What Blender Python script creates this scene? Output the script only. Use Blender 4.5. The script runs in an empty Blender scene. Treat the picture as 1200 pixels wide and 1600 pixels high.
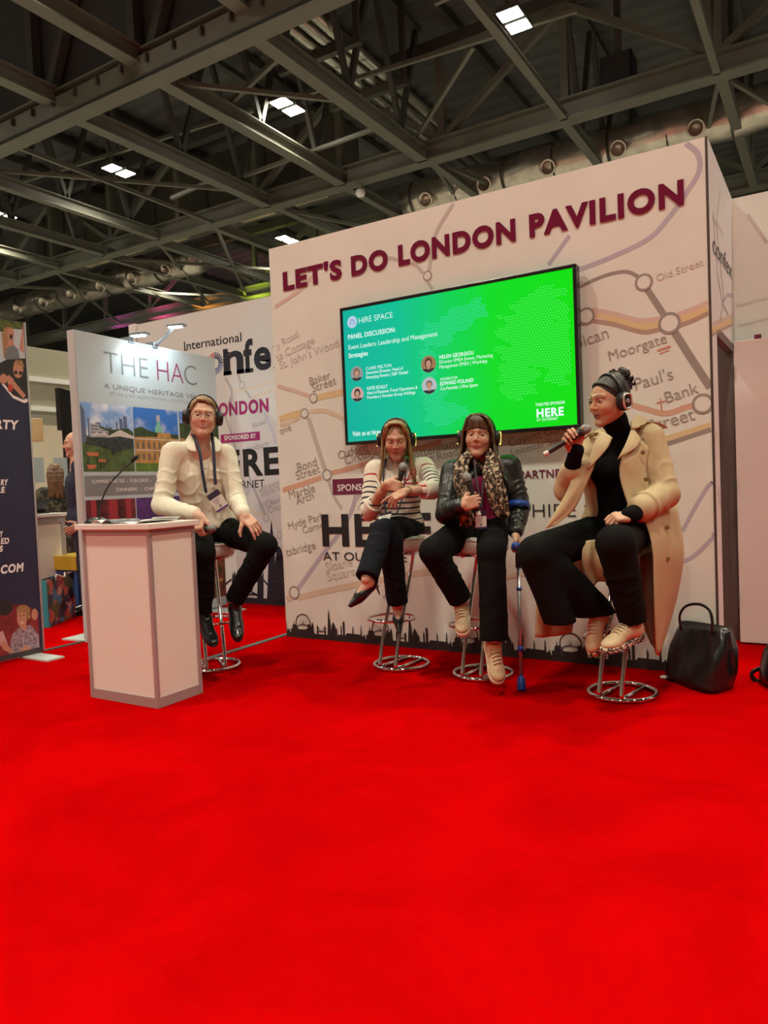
import bpy, math, random
import numpy as np
from mathutils import Vector, Matrix

SC = bpy.context.scene
COL = SC.collection
random.seed(11)
RNG = np.random.default_rng(11)

# ---------------------------------------------------------------- camera, world, lamps, exposure
FPX = 1163.4
YAW, PIT, ROL = math.radians(31.425), math.radians(2.2009), math.radians(2.363)
CAM = np.array([0.0, 0.0, 1.1662])
_f0 = np.array([-math.sin(YAW), math.cos(YAW), 0.0])
_r0 = np.array([math.cos(YAW), math.sin(YAW), 0.0])
_z = np.array([0.0, 0.0, 1.0])
FWD = math.cos(PIT) * _f0 - math.sin(PIT) * _z
_u0 = math.sin(PIT) * _f0 + math.cos(PIT) * _z
RGT = math.cos(ROL) * _r0 - math.sin(ROL) * _u0
UPV = math.sin(ROL) * _r0 + math.cos(ROL) * _u0

cam_data = bpy.data.cameras.new('camera')
cam_data.sensor_fit = 'VERTICAL'
cam_data.sensor_height = 36.0
cam_data.lens = FPX / 1600.0 * 36.0
cam_data.clip_end = 200
cam = bpy.data.objects.new('camera', cam_data)
COL.objects.link(cam)
cam.matrix_world = Matrix(((RGT[0], UPV[0], -FWD[0], CAM[0]),
                           (RGT[1], UPV[1], -FWD[1], CAM[1]),
                           (RGT[2], UPV[2], -FWD[2], CAM[2]), (0, 0, 0, 1)))
SC.camera = cam

world = bpy.data.worlds.new('hall_air')
SC.world = world
world.use_nodes = True
world.node_tree.nodes['Background'].inputs[0].default_value = (0.9, 0.93, 1.0, 1)
world.node_tree.nodes['Background'].inputs[1].default_value = 0.05

SC.view_settings.view_transform = 'Standard'
SC.view_settings.look = 'None'
SC.view_settings.exposure = 0.0
SC.view_settings.gamma = 1.0
SC.view_settings.use_curve_mapping = False
SC.cycles.max_bounces = 7
SC.cycles.diffuse_bounces = 4
SC.cycles.glossy_bounces = 3
SC.cycles.sample_clamp_indirect = 4.0
SC.cycles.use_denoising = True
SC.cycles.caustics_reflective = False
SC.cycles.caustics_refractive = False

HALL_LAMP_POWER = 240.0           # each pair of high-bay lamps in the hall roof
HALL_LAMP_COLOUR = (1.0, 0.92, 0.72)
LAMP_X = (-35.0, -29.1, -23.4, -17.6, -11.4, -5.5, 0.5, 6.5)
LAMP_Y = (-7.4, 0.1, 7.3, 14.9, 22.6)


def area_lamp(name, loc, size, power, colour, target=None, shape='DISK', spread=None):
    d = bpy.data.lights.new(name, 'AREA')
    d.shape = shape
    d.size = size
    d.energy = power
    d.color = colour
    if spread:
        d.spread = math.radians(spread)
    o = bpy.data.objects.new(name, d)
    COL.objects.link(o)
    o.location = loc
    if target is not None:
        o.rotation_euler = (Vector(target) - Vector(loc)).to_track_quat('-Z', 'Y').to_euler()
    return o


# ---------------------------------------------------------------- helpers
def A(*v):
    return np.array(v, float)


def ray(x, y):
    return FWD + RGT * (x - 600) / FPX - UPV * (y - 800) / FPX


def at(x, y, d):                      # a point d metres ahead of the camera
    return CAM + ray(x, y) * d


def on_floor(x, y, z=0.0):
    r = ray(x, y)
    return CAM + r * (z - CAM[2]) / r[2]


def view_dir(r, u, b):                # right, up, towards the camera
    v = RGT * r + UPV * u - FWD * b
    return v / np.linalg.norm(v)


def unit(v):
    v = np.asarray(v, float)
    return v / (np.linalg.norm(v) + 1e-12)


MATS = {}


def mat(name, colour, rough=0.6, metal=0.0, emit=None, emit_s=0.0, var=0.0, scale=8.0, bump=0.0, bscale=60.0, spec=0.5, coat=0.0, sheen=0.0):
    if name in MATS:
        return MATS[name]
    m = bpy.data.materials.new(name)
    m.use_nodes = True
    nt = m.node_tree
    b = nt.nodes['Principled BSDF']
    b.inputs['Base Color'].default_value = (*colour, 1)
    b.inputs['Roughness'].default_value = rough
    b.inputs['Metallic'].default_value = metal
    b.inputs['Specular IOR Level'].default_value = spec
    if coat:
        b.inputs['Coat Weight'].default_value = coat
        b.inputs['Coat Roughness'].default_value = 0.08
    if sheen:
        b.inputs['Sheen Weight'].default_value = sheen
        b.inputs['Sheen Roughness'].default_value = 0.6
    if emit:
        b.inputs['Emission Color'].default_value = (*emit, 1)
        b.inputs['Emission Strength'].default_value = emit_s
    tc = nt.nodes.new('ShaderNodeTexCoord')
    if var:
        n = nt.nodes.new('ShaderNodeTexNoise')
        n.inputs['Scale'].default_value = scale
        n.inputs['Detail'].default_value = 4
        r = nt.nodes.new('ShaderNodeValToRGB')
        r.color_ramp.elements[0].position = 0.3
        r.color_ramp.elements[1].position = 0.7
        r.color_ramp.elements[0].color = (*[max(0, c * (1 - var)) for c in colour], 1)
        r.color_ramp.elements[1].color = (*[min(1, c * (1 + var)) for c in colour], 1)
        nt.links.new(tc.outputs['Object'], n.inputs['Vector'])
        nt.links.new(n.outputs['Fac'], r.inputs['Fac'])
        nt.links.new(r.outputs['Color'], b.inputs['Base Color'])
    if bump:
        n2 = nt.nodes.new('ShaderNodeTexNoise')
        n2.inputs['Scale'].default_value = bscale
        n2.inputs['Detail'].default_value = 3
        bp = nt.nodes.new('ShaderNodeBump')
        bp.inputs['Strength'].default_value = bump
        bp.inputs['Distance'].default_value = 0.01
        nt.links.new(tc.outputs['Object'], n2.inputs['Vector'])
        nt.links.new(n2.outputs['Fac'], bp.inputs['Height'])
        nt.links.new(bp.outputs['Normal'], b.inputs['Normal'])
    MATS[name] = m
    return m


def link(name, me, material, parent=None, smooth=False):
    o = bpy.data.objects.new(name, me)
    COL.objects.link(o)
    mats = material if isinstance(material, (list, tuple)) else [material]
    for m in mats:
        me.materials.append(m)
    if smooth:
        me.polygons.foreach_set('use_smooth', np.ones(len(me.polygons), bool))
    if parent is not None:
        o.parent = parent
        o.matrix_parent_inverse = Matrix.Translation(parent.location).inverted() if parent.rotation_euler[2] == 0 else parent.matrix_basis.inverted()
    return o


def tag(o, label=None, category=None, group=None, kind=None):
    if label:
        o['label'] = label
    if category:
        o['category'] = category
    if group:
        o['group'] = group
    if kind:
        o['kind'] = kind
    return o


def thing(name, loc, label, category, group=None):
    o = bpy.data.objects.new(name, None)
    o.empty_display_size = 0.05
    COL.objects.link(o)
    o.location = tuple(float(c) for c in loc)
    return tag(o, label, category, group)


def copy_thing(src, loc, label, group=None):
    c = src.copy()
    COL.objects.link(c)
    c.location = tuple(float(x) for x in loc)
    c['label'] = label
    if group:
        c['group'] = group
    for ch in list(src.children):
        k = ch.copy()
        COL.objects.link(k)
        k.parent = c
        for g in list(ch.children):
            gg = g.copy()
            COL.objects.link(gg)
            gg.parent = k
    return c


class MB:
    def __init__(s):
        s.v, s.f, s.mi = [], [], []

    def add(s, vs, fs, mi=0):
        n = len(s.v)
        s.v.extend([tuple(float(c) for c in p) for p in vs])
        s.f.extend([tuple(i + n for i in f) for f in fs])
        s.mi.extend([mi] * len(fs))
        return s

    def bx(s, x0, x1, y0, y1, z0, z1, mi=0):
        vs = [(x, y, z) for x in (x0, x1) for y in (y0, y1) for z in (z0, z1)]
        return s.add(vs, [(0, 1, 3, 2), (4, 6, 7, 5), (0, 4, 5, 1), (2, 3, 7, 6), (0, 2, 6, 4), (1, 5, 7, 3)], mi)

    def obox(s, c, ax, ay, az, hx, hy, hz, mi=0):
        c, ax, ay, az = map(np.asarray, (c, ax, ay, az))
        vs = [c + ax * (i * hx) + ay * (j * hy) + az * (k * hz) for i in (-1, 1) for j in (-1, 1) for k in (-1, 1)]
        return s.add(vs, [(0, 1, 3, 2), (4, 6, 7, 5), (0, 4, 5, 1), (2, 3, 7, 6), (0, 2, 6, 4), (1, 5, 7, 3)], mi)

    def bar(s, p0, p1, w, h, up=(0, 0, 1), mi=0):
        p0, p1 = np.asarray(p0, float), np.asarray(p1, float)
        d = p1 - p0
        L = np.linalg.norm(d)
        d = d / L
        sd = np.cross(d, up)
        if np.linalg.norm(sd) < 1e-4:
            sd = np.cross(d, (1, 0, 0))
        sd = unit(sd)
        u = np.cross(sd, d)
        return s.obox((p0 + p1) / 2, d, sd, u, L / 2, w / 2, h / 2, mi)

    def tube(s, pts, r, n=10, closed=False, mi=0, flat=1.0, side=None):
        P = [np.asarray(p, float) for p in pts]
        m = len(P)
        rs = r if isinstance(r, (list, tuple, np.ndarray)) else [r] * m
        T = []
        for i in range(m):
            if closed:
                t = P[(i + 1) % m] - P[i - 1]
            else:
                t = P[min(i + 1, m - 1)] - P[max(i - 1, 0)]
            T.append(unit(t))
        u = np.cross(T[0], (0, 0, 1)) if side is None else np.asarray(side, float)
        if np.linalg.norm(u) < 1e-3:
            u = np.cross(T[0], (1, 0, 0))
        u = unit(u)
        vs = []
        for i in range(m):
            u = unit(u - T[i] * np.dot(u, T[i]))
            w = np.cross(T[i], u)
            for k in range(n):
                a = 2 * math.pi * k / n
                vs.append(P[i] + u * math.cos(a) * rs[i] + w * math.sin(a) * rs[i] * flat)
        fs = []
        for i in range(m if closed else m - 1):
            j = (i + 1) % m
            for k in range(n):
                k2 = (k + 1) % n
                fs.append((i * n + k, i * n + k2, j * n + k2, j * n + k))
        if not closed:
            fs.append(tuple(range(n - 1, -1, -1)))
            fs.append(tuple((m - 1) * n + k for k in range(n)))
        return s.add(vs, fs, mi)

    def lathe(s, prof, c, az=(0, 0, 1), n=24, mi=0, sx=1.0, sy=1.0, ax=None):
        az = unit(az)
        if ax is None:
            ax = np.cross(az, (0, 1, 0))
            if np.linalg.norm(ax) < 1e-3:
                ax = A(1, 0, 0)
        ax = unit(ax)
        ay = np.cross(az, ax)
        c = np.asarray(c, float)
        vs, fs = [], []
        for r, z in prof:
            for k in range(n):
                a = 2 * math.pi * k / n
                vs.append(c + ax * math.cos(a) * r * sx + ay * math.sin(a) * r * sy + az * z)
        for i in range(len(prof) - 1):
            for k in range(n):
                k2 = (k + 1) % n
                fs.append((i * n + k, i * n + k2, (i + 1) * n + k2, (i + 1) * n + k))
        fs.append(tuple(range(n - 1, -1, -1)))
        fs.append(tuple((len(prof) - 1) * n + k for k in range(n)))
        return s.add(vs, fs, mi)

    def ball(s, c, r, n=14, m=9, ax=None, scale=(1, 1, 1), mi=0):
        M = np.eye(3) if ax is None else np.asarray(ax)
        vs, fs = [], []
        for i in range(m + 1):
            th = math.pi * i / m
            for k in range(n):
                a = 2 * math.pi * k / n
                p = A(math.sin(th) * math.cos(a) * scale[0], math.sin(th) * math.sin(a) * scale[1], math.cos(th) * scale[2]) * r
                vs.append(np.asarray(c) + M @ p)
        for i in range(m):
            for k in range(n):
                k2 = (k + 1) % n
                fs.append((i * n + k, (i + 1) * n + k, (i + 1) * n + k2, i * n + k2))
        return s.add(vs, fs, mi)

    def ring(s, c, R, r, az=(0, 0, 1), n=40, m=10, mi=0):
        az = unit(az)
        ax = np.cross(az, (0, 1, 0))
        if np.linalg.norm(ax) < 1e-3:
            ax = A(1, 0, 0)
        ax = unit(ax)
        ay = np.cross(az, ax)
        pts = [np.asarray(c) + ax * math.cos(2 * math.pi * k / n) * R + ay * math.sin(2 * math.pi * k / n) * R for k in range(n)]
        return s.tube(pts, r, m, closed=True, mi=mi)

    def sheet(s, rows, thick, mi=0):          # rows: 2D list of points, given real thickness
        G = np.asarray(rows, float)
        a, b = G.shape[:2]
        du = np.gradient(G, axis=0)
        dv = np.gradient(G, axis=1)
        N = np.cross(du, dv)
        N /= (np.linalg.norm(N, axis=2, keepdims=True) + 1e-12)
        top = (G + N * thick / 2).reshape(-1, 3)
        bot = (G - N * thick / 2).reshape(-1, 3)
        fs = []
        n = a * b
        for i in range(a - 1):
            for j in range(b - 1):
                q = (i * b + j, i * b + j + 1, (i + 1) * b + j + 1, (i + 1) * b + j)
                fs.append(q)
                fs.append(tuple(k + n for k in reversed(q)))
        bd = [(0, j) for j in range(b)] + [(i, b - 1) for i in range(1, a)] + [(a - 1, j) for j in range(b - 2, -1, -1)] + [(i, 0) for i in range(a - 2, 0, -1)]
        ids = [i * b + j for i, j in bd]
        for k in range(len(ids)):
            p, q = ids[k], ids[(k + 1) % len(ids)]
            fs.append((q, p, p + n, q + n))
        return s.add(list(top) + list(bot), fs, mi)

    def prism(s, pts, n, t, mi=0):            # planar polygon pushed along n by t
        n = np.asarray(n, float)
        P = [np.asarray(p, float) for p in pts]
        m = len(P)
        vs = P + [p + n * t for p in P]
        fs = [tuple(range(m)), tuple(range(2 * m - 1, m - 1, -1))]
        for k in range(m):
            k2 = (k + 1) % m
            fs.append((k2, k, k + m, k2 + m))
        return s.add(vs, fs, mi)

    def mesh(s, name):
        me = bpy.data.meshes.new(name)
        me.from_pydata(s.v, [], s.f)
        if any(s.mi):
            me.polygons.foreach_set('material_index', np.array(s.mi, np.int32))
        me.update()
        return me

    def build(s, name, material, parent=None, smooth=False, bevel=0.0):
        if parent is not None:
            off = np.array(parent.location) if parent.parent is None else np.array(parent.location) + np.array(parent.parent.location)
            s.v = [(p[0] - off[0], p[1] - off[1], p[2] - off[2]) for p in s.v]
        o = bpy.data.objects.new(name, s.mesh(name))
        COL.objects.link(o)
        for m in (material if isinstance(material, (list, tuple)) else [material]):
            o.data.materials.append(m)
        if smooth:
            o.data.polygons.foreach_set('use_smooth', np.ones(len(o.data.polygons), bool))
        if parent is not None:
            o.parent = parent
        if bevel:
            bm = o.modifiers.new('edge', 'BEVEL')
            bm.width = bevel
            bm.segments = 2
            bm.limit_method = 'ANGLE'
        return o


def spline(pts, n):                           # Catmull-Rom through points
    P = np.asarray(pts, float)
    P = np.vstack([2 * P[0] - P[1], P, 2 * P[-1] - P[-2]])
    m = len(P) - 3
    out = []
    for t in np.linspace(0, m - 1e-9, n):
        i = int(t)
        u = t - i
        a, b, c, d = P[i:i + 4]
        out.append(0.5 * ((2 * b) + (-a + c) * u + (2 * a - 5 * b + 4 * c - d) * u * u + (-a + 3 * b - 3 * c + d) * u ** 3))
    return np.array(out)


# planes that carry print: walls, panels, the screen
class Plane:
    def __init__(s, o, ux, uy):
        s.o, s.ux, s.uy = np.asarray(o, float), unit(ux), unit(uy)
        s.n = np.cross(s.ux, s.uy)

    def P(s, u, v, off=0.0):
        return s.o + s.ux * u + s.uy * v + s.n * off

    def px(s, x, y):                          # where a line of sight meets the plane
        r = ray(x, y)
        t = np.dot(s.o - CAM, s.n) / np.dot(r, s.n)
        p = CAM + r * t - s.o
        return A(np.dot(p, s.ux), np.dot(p, s.uy))


def p_poly(mb, pl, pts, off, mi=0):
    return mb.add([pl.P(u, v, off) for u, v in pts], [tuple(range(len(pts)))], mi)


def p_rect(mb, pl, u0, u1, v0, v1, off, mi=0):
    return p_poly(mb, pl, [(u0, v0), (u1, v0), (u1, v1), (u0, v1)], off, mi)


def p_line(mb, pl, pts, w, off, mi=0, closed=False):
    P = [np.asarray(p, float) for p in pts]
    n = len(P)
    L, R = [], []
    for i in range(n):
        a = P[i - 1] if (i > 0 or closed) else P[i]
        b = P[(i + 1) % n] if (i < n - 1 or closed) else P[i]
        t = unit(b - a)
        nn = A(-t[1], t[0])
        L.append(P[i] + nn * w / 2)
        R.append(P[i] - nn * w / 2)
    vs = [pl.P(*p, off) for p in L] + [pl.P(*p, off) for p in R]
    fs = [(i, (i + 1) % n, n + (i + 1) % n, n + i) for i in range(n if closed else n - 1)]
    return mb.add(vs, fs, mi)


def p_disc(mb, pl, c, r, off, mi=0, n=28, sy=1.0):
    return p_poly(mb, pl, [(c[0] + r * math.cos(2 * math.pi * k / n), c[1] + r * sy * math.sin(2 * math.pi * k / n)) for k in range(n)], off, mi)


def smooth2(pts, n=24):
    return spline([(p[0], p[1], 0) for p in pts], n)[:, :2]


def text_mesh(s, bold=0.0, ext=0.0):
    c = bpy.data.curves.new('lettering', 'FONT')
    c.body = s
    if 'M' in s and bold < 0.03:
        bold = min(bold, 0.0)
    c.size = 1.0
    c.offset = bold
    c.space_character = 1.0 + max(0, bold) * 3.4
    c.extrude = ext
    c.resolution_u = 4
    c.align_x = 'LEFT'
    o = bpy.data.objects.new('lettering', c)
    me = bpy.data.meshes.new_from_object(o)
    co = np.zeros(len(me.vertices) * 3, np.float32)
    me.vertices.foreach_get('co', co)
    co = co.reshape(-1, 3).astype(float)
    fs = [tuple(p.vertices) for p in me.polygons]
    bpy.data.objects.remove(o)
    bpy.data.curves.remove(c)
    bpy.data.meshes.remove(me)
    return co, fs


def p_text(mb, pl, s, p0, p1, off, bold=0.0, cap=None, skew=0.0, mi=0, pad=0.0):
    """lettering from p0 to p1 (plane coordinates of the first and last foot of the line)"""
    co, fs = text_mesh(s, bold)
    x0, x1 = co[:, 0].min(), co[:, 0].max()
    p0, p1 = np.asarray(p0, float), np.asarray(p1, float)
    d = p1 - p0
    L = np.linalg.norm(d)
    t = d / L
    nn = A(-t[1], t[0])
    sx = L / (x1 - x0)
    sy = sx if cap is None else cap / 0.729
    vs = []
    for x, y, z in co:
        q = p0 + t * ((x - x0) * sx) + nn * (y * sy) + t * (skew * y * sy)
        vs.append(pl.P(q[0], q[1], off))
    return mb.add(vs, fs, mi)


def islands(nv, fs):
    par = list(range(nv))

    def find(a):
        while par[a] != a:
            par[a] = par[par[a]]
            a = par[a]
        return a
    for f in fs:
        r = find(f[0])
        for i in f[1:]:
            par[find(i)] = r
    g = {}
    for f in fs:
        g.setdefault(find(f[0]), []).append(f)
    return list(g.values())

# ---------------------------------------------------------------- materials
M_print = mat('white_print_fabric', (0.75, 0.75, 0.69), 0.75, var=0.03, scale=3, bump=0.03, bscale=300)
M_confex = mat('white_print_satin', (0.70, 0.71, 0.71), 0.55, var=0.02, scale=2)
M_white = mat('white_board', (0.80, 0.78, 0.76), 0.5, var=0.02, scale=3)
M_burg = mat('burgundy_print', (0.16, 0.012, 0.055), 0.6)
M_plum = mat('plum_print', (0.36, 0.02, 0.17), 0.6)
M_ink = mat('black_print', (0.012, 0.012, 0.014), 0.6)
M_navy_ink = mat('navy_print', (0.012, 0.013, 0.03), 0.6)
M_wlet = mat('white_lettering', (0.85, 0.83, 0.82), 0.6)
M_alu = mat('brushed_aluminium', (0.62, 0.62, 0.63), 0.38, metal=0.85, var=0.05, scale=20)
M_lightframe = mat('pale_grey_frame', (0.50, 0.54, 0.55), 0.45, var=0.02, scale=6)
M_dark = mat('dark_plastic', (0.012, 0.012, 0.013), 0.35)
M_steel = mat('grey_painted_steel', (0.125, 0.125, 0.098), 0.55, var=0.12, scale=1.5)
M_steel2 = mat('dark_painted_steel', (0.06, 0.06, 0.05), 0.6, var=0.15, scale=1.2)
M_chrome = mat('polished_chrome', (0.80, 0.80, 0.82), 0.06, metal=1.0)


def carpet_material():
    m = mat('red_carpet', (0.45, 0.0006, 0.001), 0.95, bump=0.25, bscale=420, spec=0.0)
    nt = m.node_tree
    b = nt.nodes['Principled BSDF']
    tc = nt.nodes.new('ShaderNodeTexCoord')
    n1 = nt.nodes.new('ShaderNodeTexNoise')
    n1.inputs['Scale'].default_value = 1.6
    n1.inputs['Detail'].default_value = 6
    n1.inputs['Roughness'].default_value = 0.65
    n1.inputs['Distortion'].default_value = 0.6
    r = nt.nodes.new('ShaderNodeValToRGB')
    r.color_ramp.elements[0].position = 0.34
    r.color_ramp.elements[0].color = (0.37, 0.0004, 0.001, 1)
    r.color_ramp.elements[1].position = 0.62
    r.color_ramp.elements[1].color = (0.485, 0.0006, 0.0012, 1)
    nt.links.new(tc.outputs['Object'], n1.inputs['Vector'])
    nt.links.new(n1.outputs['Fac'], r.inputs['Fac'])
    nt.links.new(r.outputs['Color'], b.inputs['Base Color'])
    return m


M_carpet = carpet_material()
M_concrete = mat('hall_concrete', (0.42, 0.41, 0.37), 0.8, var=0.15, scale=0.6)

# ---------------------------------------------------------------- floor, seams
floor = MB().bx(-9.5, 7, -8, 9, -0.03, 0).build('floor', M_carpet)
tag(floor, 'bright red exhibition carpet across the whole stand', kind='structure')
tag(MB().bx(-60, 20, -16, 40, -0.12, -0.035).build('floor_hall', M_concrete), 'grey hall floor around the red carpet', kind='structure')
M_seam = mat('grey_carpet_edging', (0.10, 0.12, 0.115), 0.6)
M_seamd = mat('dark_carpet_edging', (0.05, 0.045, 0.05), 0.6)
tag(MB().bx(-3.775, -3.725, 3.2, 4.60, 0, 0.006).build('trim_1', M_seam), 'grey edging strip running to the left end of the pavilion wall', kind='structure')
tag(MB().bx(-5.20, -5.15, 1.2, 5.6, 0, 0.006).build('trim_2', M_seamd), 'dark edging strip under the navy banner', kind='structure')

# ---------------------------------------------------------------- pavilion walls
WX0, WX1, WY, WH = -3.708, -0.586, 4.53, 3.0
wall_back = MB().bx(WX0, WX1 - 0.004, WY, WY + 0.07, 0, WH).build('wall_back', M_print)
tag(wall_back, 'pale pavilion wall printed with a faded transit map', kind='structure')
WP = Plane((0, WY, 0), (1, 0, 0), (0, 0, 1))           # normal points to the audience

mb = MB()
DY0, DY1, DH = 4.735, 5.59, 2.0
mb.bx(WX1 - 0.05, WX1, WY + 0.07, DY0, 0, WH)
mb.bx(WX1 - 0.05, WX1, DY1, 5.66, 0, WH)
mb.bx(WX1 - 0.05, WX1, DY0, DY1, DH, WH)
mb.bx(WX1 - 0.004, WX1, WY, WY + 0.07, 0, WH)
wall_right = mb.build('wall_right', M_confex)
tag(wall_right, 'narrow side wall of the pavilion with a doorway', kind='structure')
tag(MB().bx(WX1 - 0.012, WX1 + 0.001, WY - 0.004, WY + 0.003, 0, WH).build('trim_3', mat('dark_corner_bead', (0.06, 0.04, 0.03), 0.5)), 'dark corner bead of the pavilion wall', kind='structure')
wall_rear = MB().bx(WX1 - 0.05, 3.2, 5.66, 5.73, 0, WH).build('wall_rear', M_print)
tag(wall_rear, 'set back pale wall above the open door', kind='structure')
M_jamb = mat('brown_grey_door_frame', (0.13, 0.09, 0.085), 0.45)
door = MB().bx(-0.572, 0.30, 5.42, 5.455, 0.012, 2.0).build('door_1', mat('pink_white_door', (0.74, 0.68, 0.65), 0.5, var=0.02, scale=2), bevel=0.003)
tag(door, 'plain white door standing open beside the pavilion wall', kind='structure')
fr = MB()
fr.bx(WX1 - 0.05, WX1 - 0.002, DY1 - 0.05, DY1, 0, DH)
fr.bx(WX1 - 0.05, WX1 - 0.002, DY0, DY0 + 0.02, 0, DH)
fr.bx(WX1 - 0.05, WX1 - 0.002, DY0, DY1, DH - 0.05, DH)
fr.bx(WX1 - 0.65, WX1 - 0.05, DY1 - 0.02, DY1 + 0.03, 0, DH + 0.3)
fr.build('door_frame', M_jamb, door)
hg = MB()
for z in (0.25, 1.0, 1.75):
    hg.tube([(-0.578, 5.41, z), (-0.578, 5.41, z + 0.09)], 0.008, 8)
hg.build('hinge', M_steel2, door)
MB().bx(-0.45, -0.41, 5.43, 5.47, 2.0, 2.03).build('latch_block', M_burg, door)

# far-left stand wall of the neighbouring feature (prints face the audience)
CY = 5.71
wall_left = MB().bx(-6.595, -3.2, CY, CY + 0.06, 0, 3.03).build('wall_left', M_confex)
tag(wall_left, 'white printed wall with plum lettering behind the man', kind='structure')
MB().bx(-6.70, -6.595, CY - 0.02, CY + 0.08, 0, 3.04).build('end_post', M_white, wall_left)
CP = Plane((0, CY, 0), (1, 0, 0), (0, 0, 1))

# ---------------------------------------------------------------- print on the pavilion wall
C_grey = mat('map_grey_line', (0.31, 0.27, 0.24), 0.7)
C_lgrey = mat('map_pale_grey_line', (0.52, 0.48, 0.44), 0.7)
C_yel = mat('map_yellow_line', (0.70, 0.54, 0.29), 0.7)
C_pink = mat('map_pink_line', (0.66, 0.49, 0.42), 0.7)
C_brn = mat('map_brown_line', (0.43, 0.30, 0.24), 0.7)
C_lav = mat('map_lavender_line', (0.47, 0.43, 0.51), 0.7)
C_sal = mat('map_salmon_line', (0.66, 0.38, 0.27), 0.7)
C_tan = mat('map_tan_line', (0.66, 0.55, 0.42), 0.7)
C_name = mat('map_name_print', (0.36, 0.32, 0.29), 0.7)
C_pale = mat('map_pale_name_print', (0.58, 0.53, 0.49), 0.7)
C_red = mat('map_red_print', (0.62, 0.28, 0.2), 0.7)


_layer = [0]


def map_line(pl, parent, pts, w_px, m, off=0.0008, curve=True, lim=None):
    _layer[0] += 1
    off = off * .5 + .00004 * (_layer[0] % 40)
    P = [pl.px(*p) for p in pts]
    if curve and len(P) > 2:
        P = list(smooth2(P, 10 * len(P)))
    if lim:
        P = [A(min(max(p[0], lim[0]), lim[1]), p[1]) for p in P]
    mid = pts[len(pts) // 2]
    wm = abs(np.linalg.norm(pl.px(mid[0], mid[1] + w_px / 2) - pl.px(mid[0], mid[1] - w_px / 2)))
    mb = MB()
    p_line(mb, pl, P, wm, off)
    return mb.build('map_line', m, parent)


def map_station(pl, parent, x, y, r_px, m=None, off=0.002):
    c = pl.px(x, y)
    r = np.linalg.norm(pl.px(x, y + r_px) - c)
    n = 32
    mb = MB()
    p_line(mb, pl, [(c[0] + r * math.cos(2 * math.pi * k / n), c[1] + r * math.sin(2 * math.pi * k / n)) for k in range(n)], r * 0.3, off + 0.0005, 0, True)
    p_disc(mb, pl, c, r * 0.86, off, 1)
    return mb.build('map_station', [m or C_grey, M_print if pl is WP else M_confex], parent)


def map_name(pl, parent, s, a, b, m=None, bold=0.0, cap_px=None, off=0.0025, name='station_name', skew=0.0):
    p0, p1 = pl.px(*a), pl.px(*b)
    cap = None
    if cap_px:
        cap = np.linalg.norm(pl.px(a[0], a[1] - cap_px) - p0)
    mb = MB()
    p_text(mb, pl, s, p0, p1, off, bold, cap, skew)
    return mb.build(name, m or C_name, parent)


LIM = (WX0 + 0.004, WX1 - 0.015)
for pts, w, m, off in [
    ([(898, 452), (930, 437), (955, 428), (980, 425), (1000, 434)], 6, C_grey, .0008),
    ([(1011, 452), (1040, 496)], 10, C_grey, .0008), ([(1052, 516), (1080, 560), (1110, 606)], 12, C_grey, .0008),
    ([(925, 489), (960, 498), (1000, 509), (1030, 507)], 11, C_yel, .0010), ([(1060, 501), (1085, 492), (1107, 482)], 12, C_yel, .0010),
    ([(925, 484), (960, 491), (1000, 501), (1032, 498)], 8, C_pink, .0009), ([(1058, 492), (1085, 482), (1107, 472)], 8, C_pink, .0009),
    ([(918, 500), (960, 507), (1005, 519), (1036, 513)], 7, C_brn, .0011), ([(1058, 510), (1085, 500), (1107, 489)], 7, C_brn, .0011),
    ([(975, 629), (1005, 638), (1040, 646), (1070, 637), (1092, 631)], 9, C_sal, .0008),
    ([(1040, 686), (1075, 675), (1110, 664)], 9, C_yel, .0008), ([(1042, 694), (1075, 683), (1111, 671)], 7, C_grey, .0009),
    ([(898, 424), (950, 404), (1012, 374), (1045, 340), (1070, 305), (1092, 268), (1090, 240), (1072, 224)], 8, C_lav, .0006),
    ([(857, 414), (874, 390), (890, 368)], 7, C_lav, .0006),
    ([(1066, 830), (1090, 786), (1108, 758), (1119, 752)], 6, C_lav, .0006), ([(1060, 880), (1085, 868), (1122, 832)], 6, C_lav, .0006),
    ([(442, 766), (470, 757), (502, 746)], 8, C_sal, .0008), ([(518, 739), (550, 731), (640, 705), (690, 690)], 8, C_sal, .0008),
    ([(482, 653), (492, 685), (508, 734)], 8, C_lgrey, .0007), ([(513, 750), (522, 775), (534, 795)], 6, C_lgrey, .0007),
    ([(464, 922), (500, 872), (538, 822), (552, 790), (556, 770)], 7, C_lav, .0007), ([(556, 780), (570, 765), (590, 755)], 6, C_lav, .0007),
    ([(466, 934), (520, 921), (600, 905), (700, 888)], 10, C_tan, .0007), ([(448, 937), (456, 933)], 10, C_tan, .0007),
    ([(437, 655), (455, 649), (470, 645)], 10, C_yel, .0007), ([(497, 621), (520, 616), (545, 610)], 10, C_yel, .0007),
    ([(434, 603), (458, 610), (484, 619)], 6, C_pink, .0007), ([(484, 643), (505, 642), (522, 647), (545, 660)], 7, C_tan, .0007),
    ([(438, 664), (452, 661), (468, 652)], 6, C_tan, .0007),
    ([(708, 318), (680, 368), (670, 424)], 6, C_lgrey, .0006), ([(667, 438), (676, 452)], 5, C_lgrey, .0006), ([(606, 402), (645, 412), (661, 426)], 5, C_lgrey, .0006),
    ([(430, 480), (470, 452), (490, 430)], 6, C_pink, .0005), ([(600, 935), (620, 900), (612, 870)], 6, C_lav, .0005),
    ([(700, 930), (780, 905), (860, 888)], 7, C_tan, .0005),
]:
    map_line(WP, wall_back, pts, w, m, off, lim=LIM)
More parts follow.
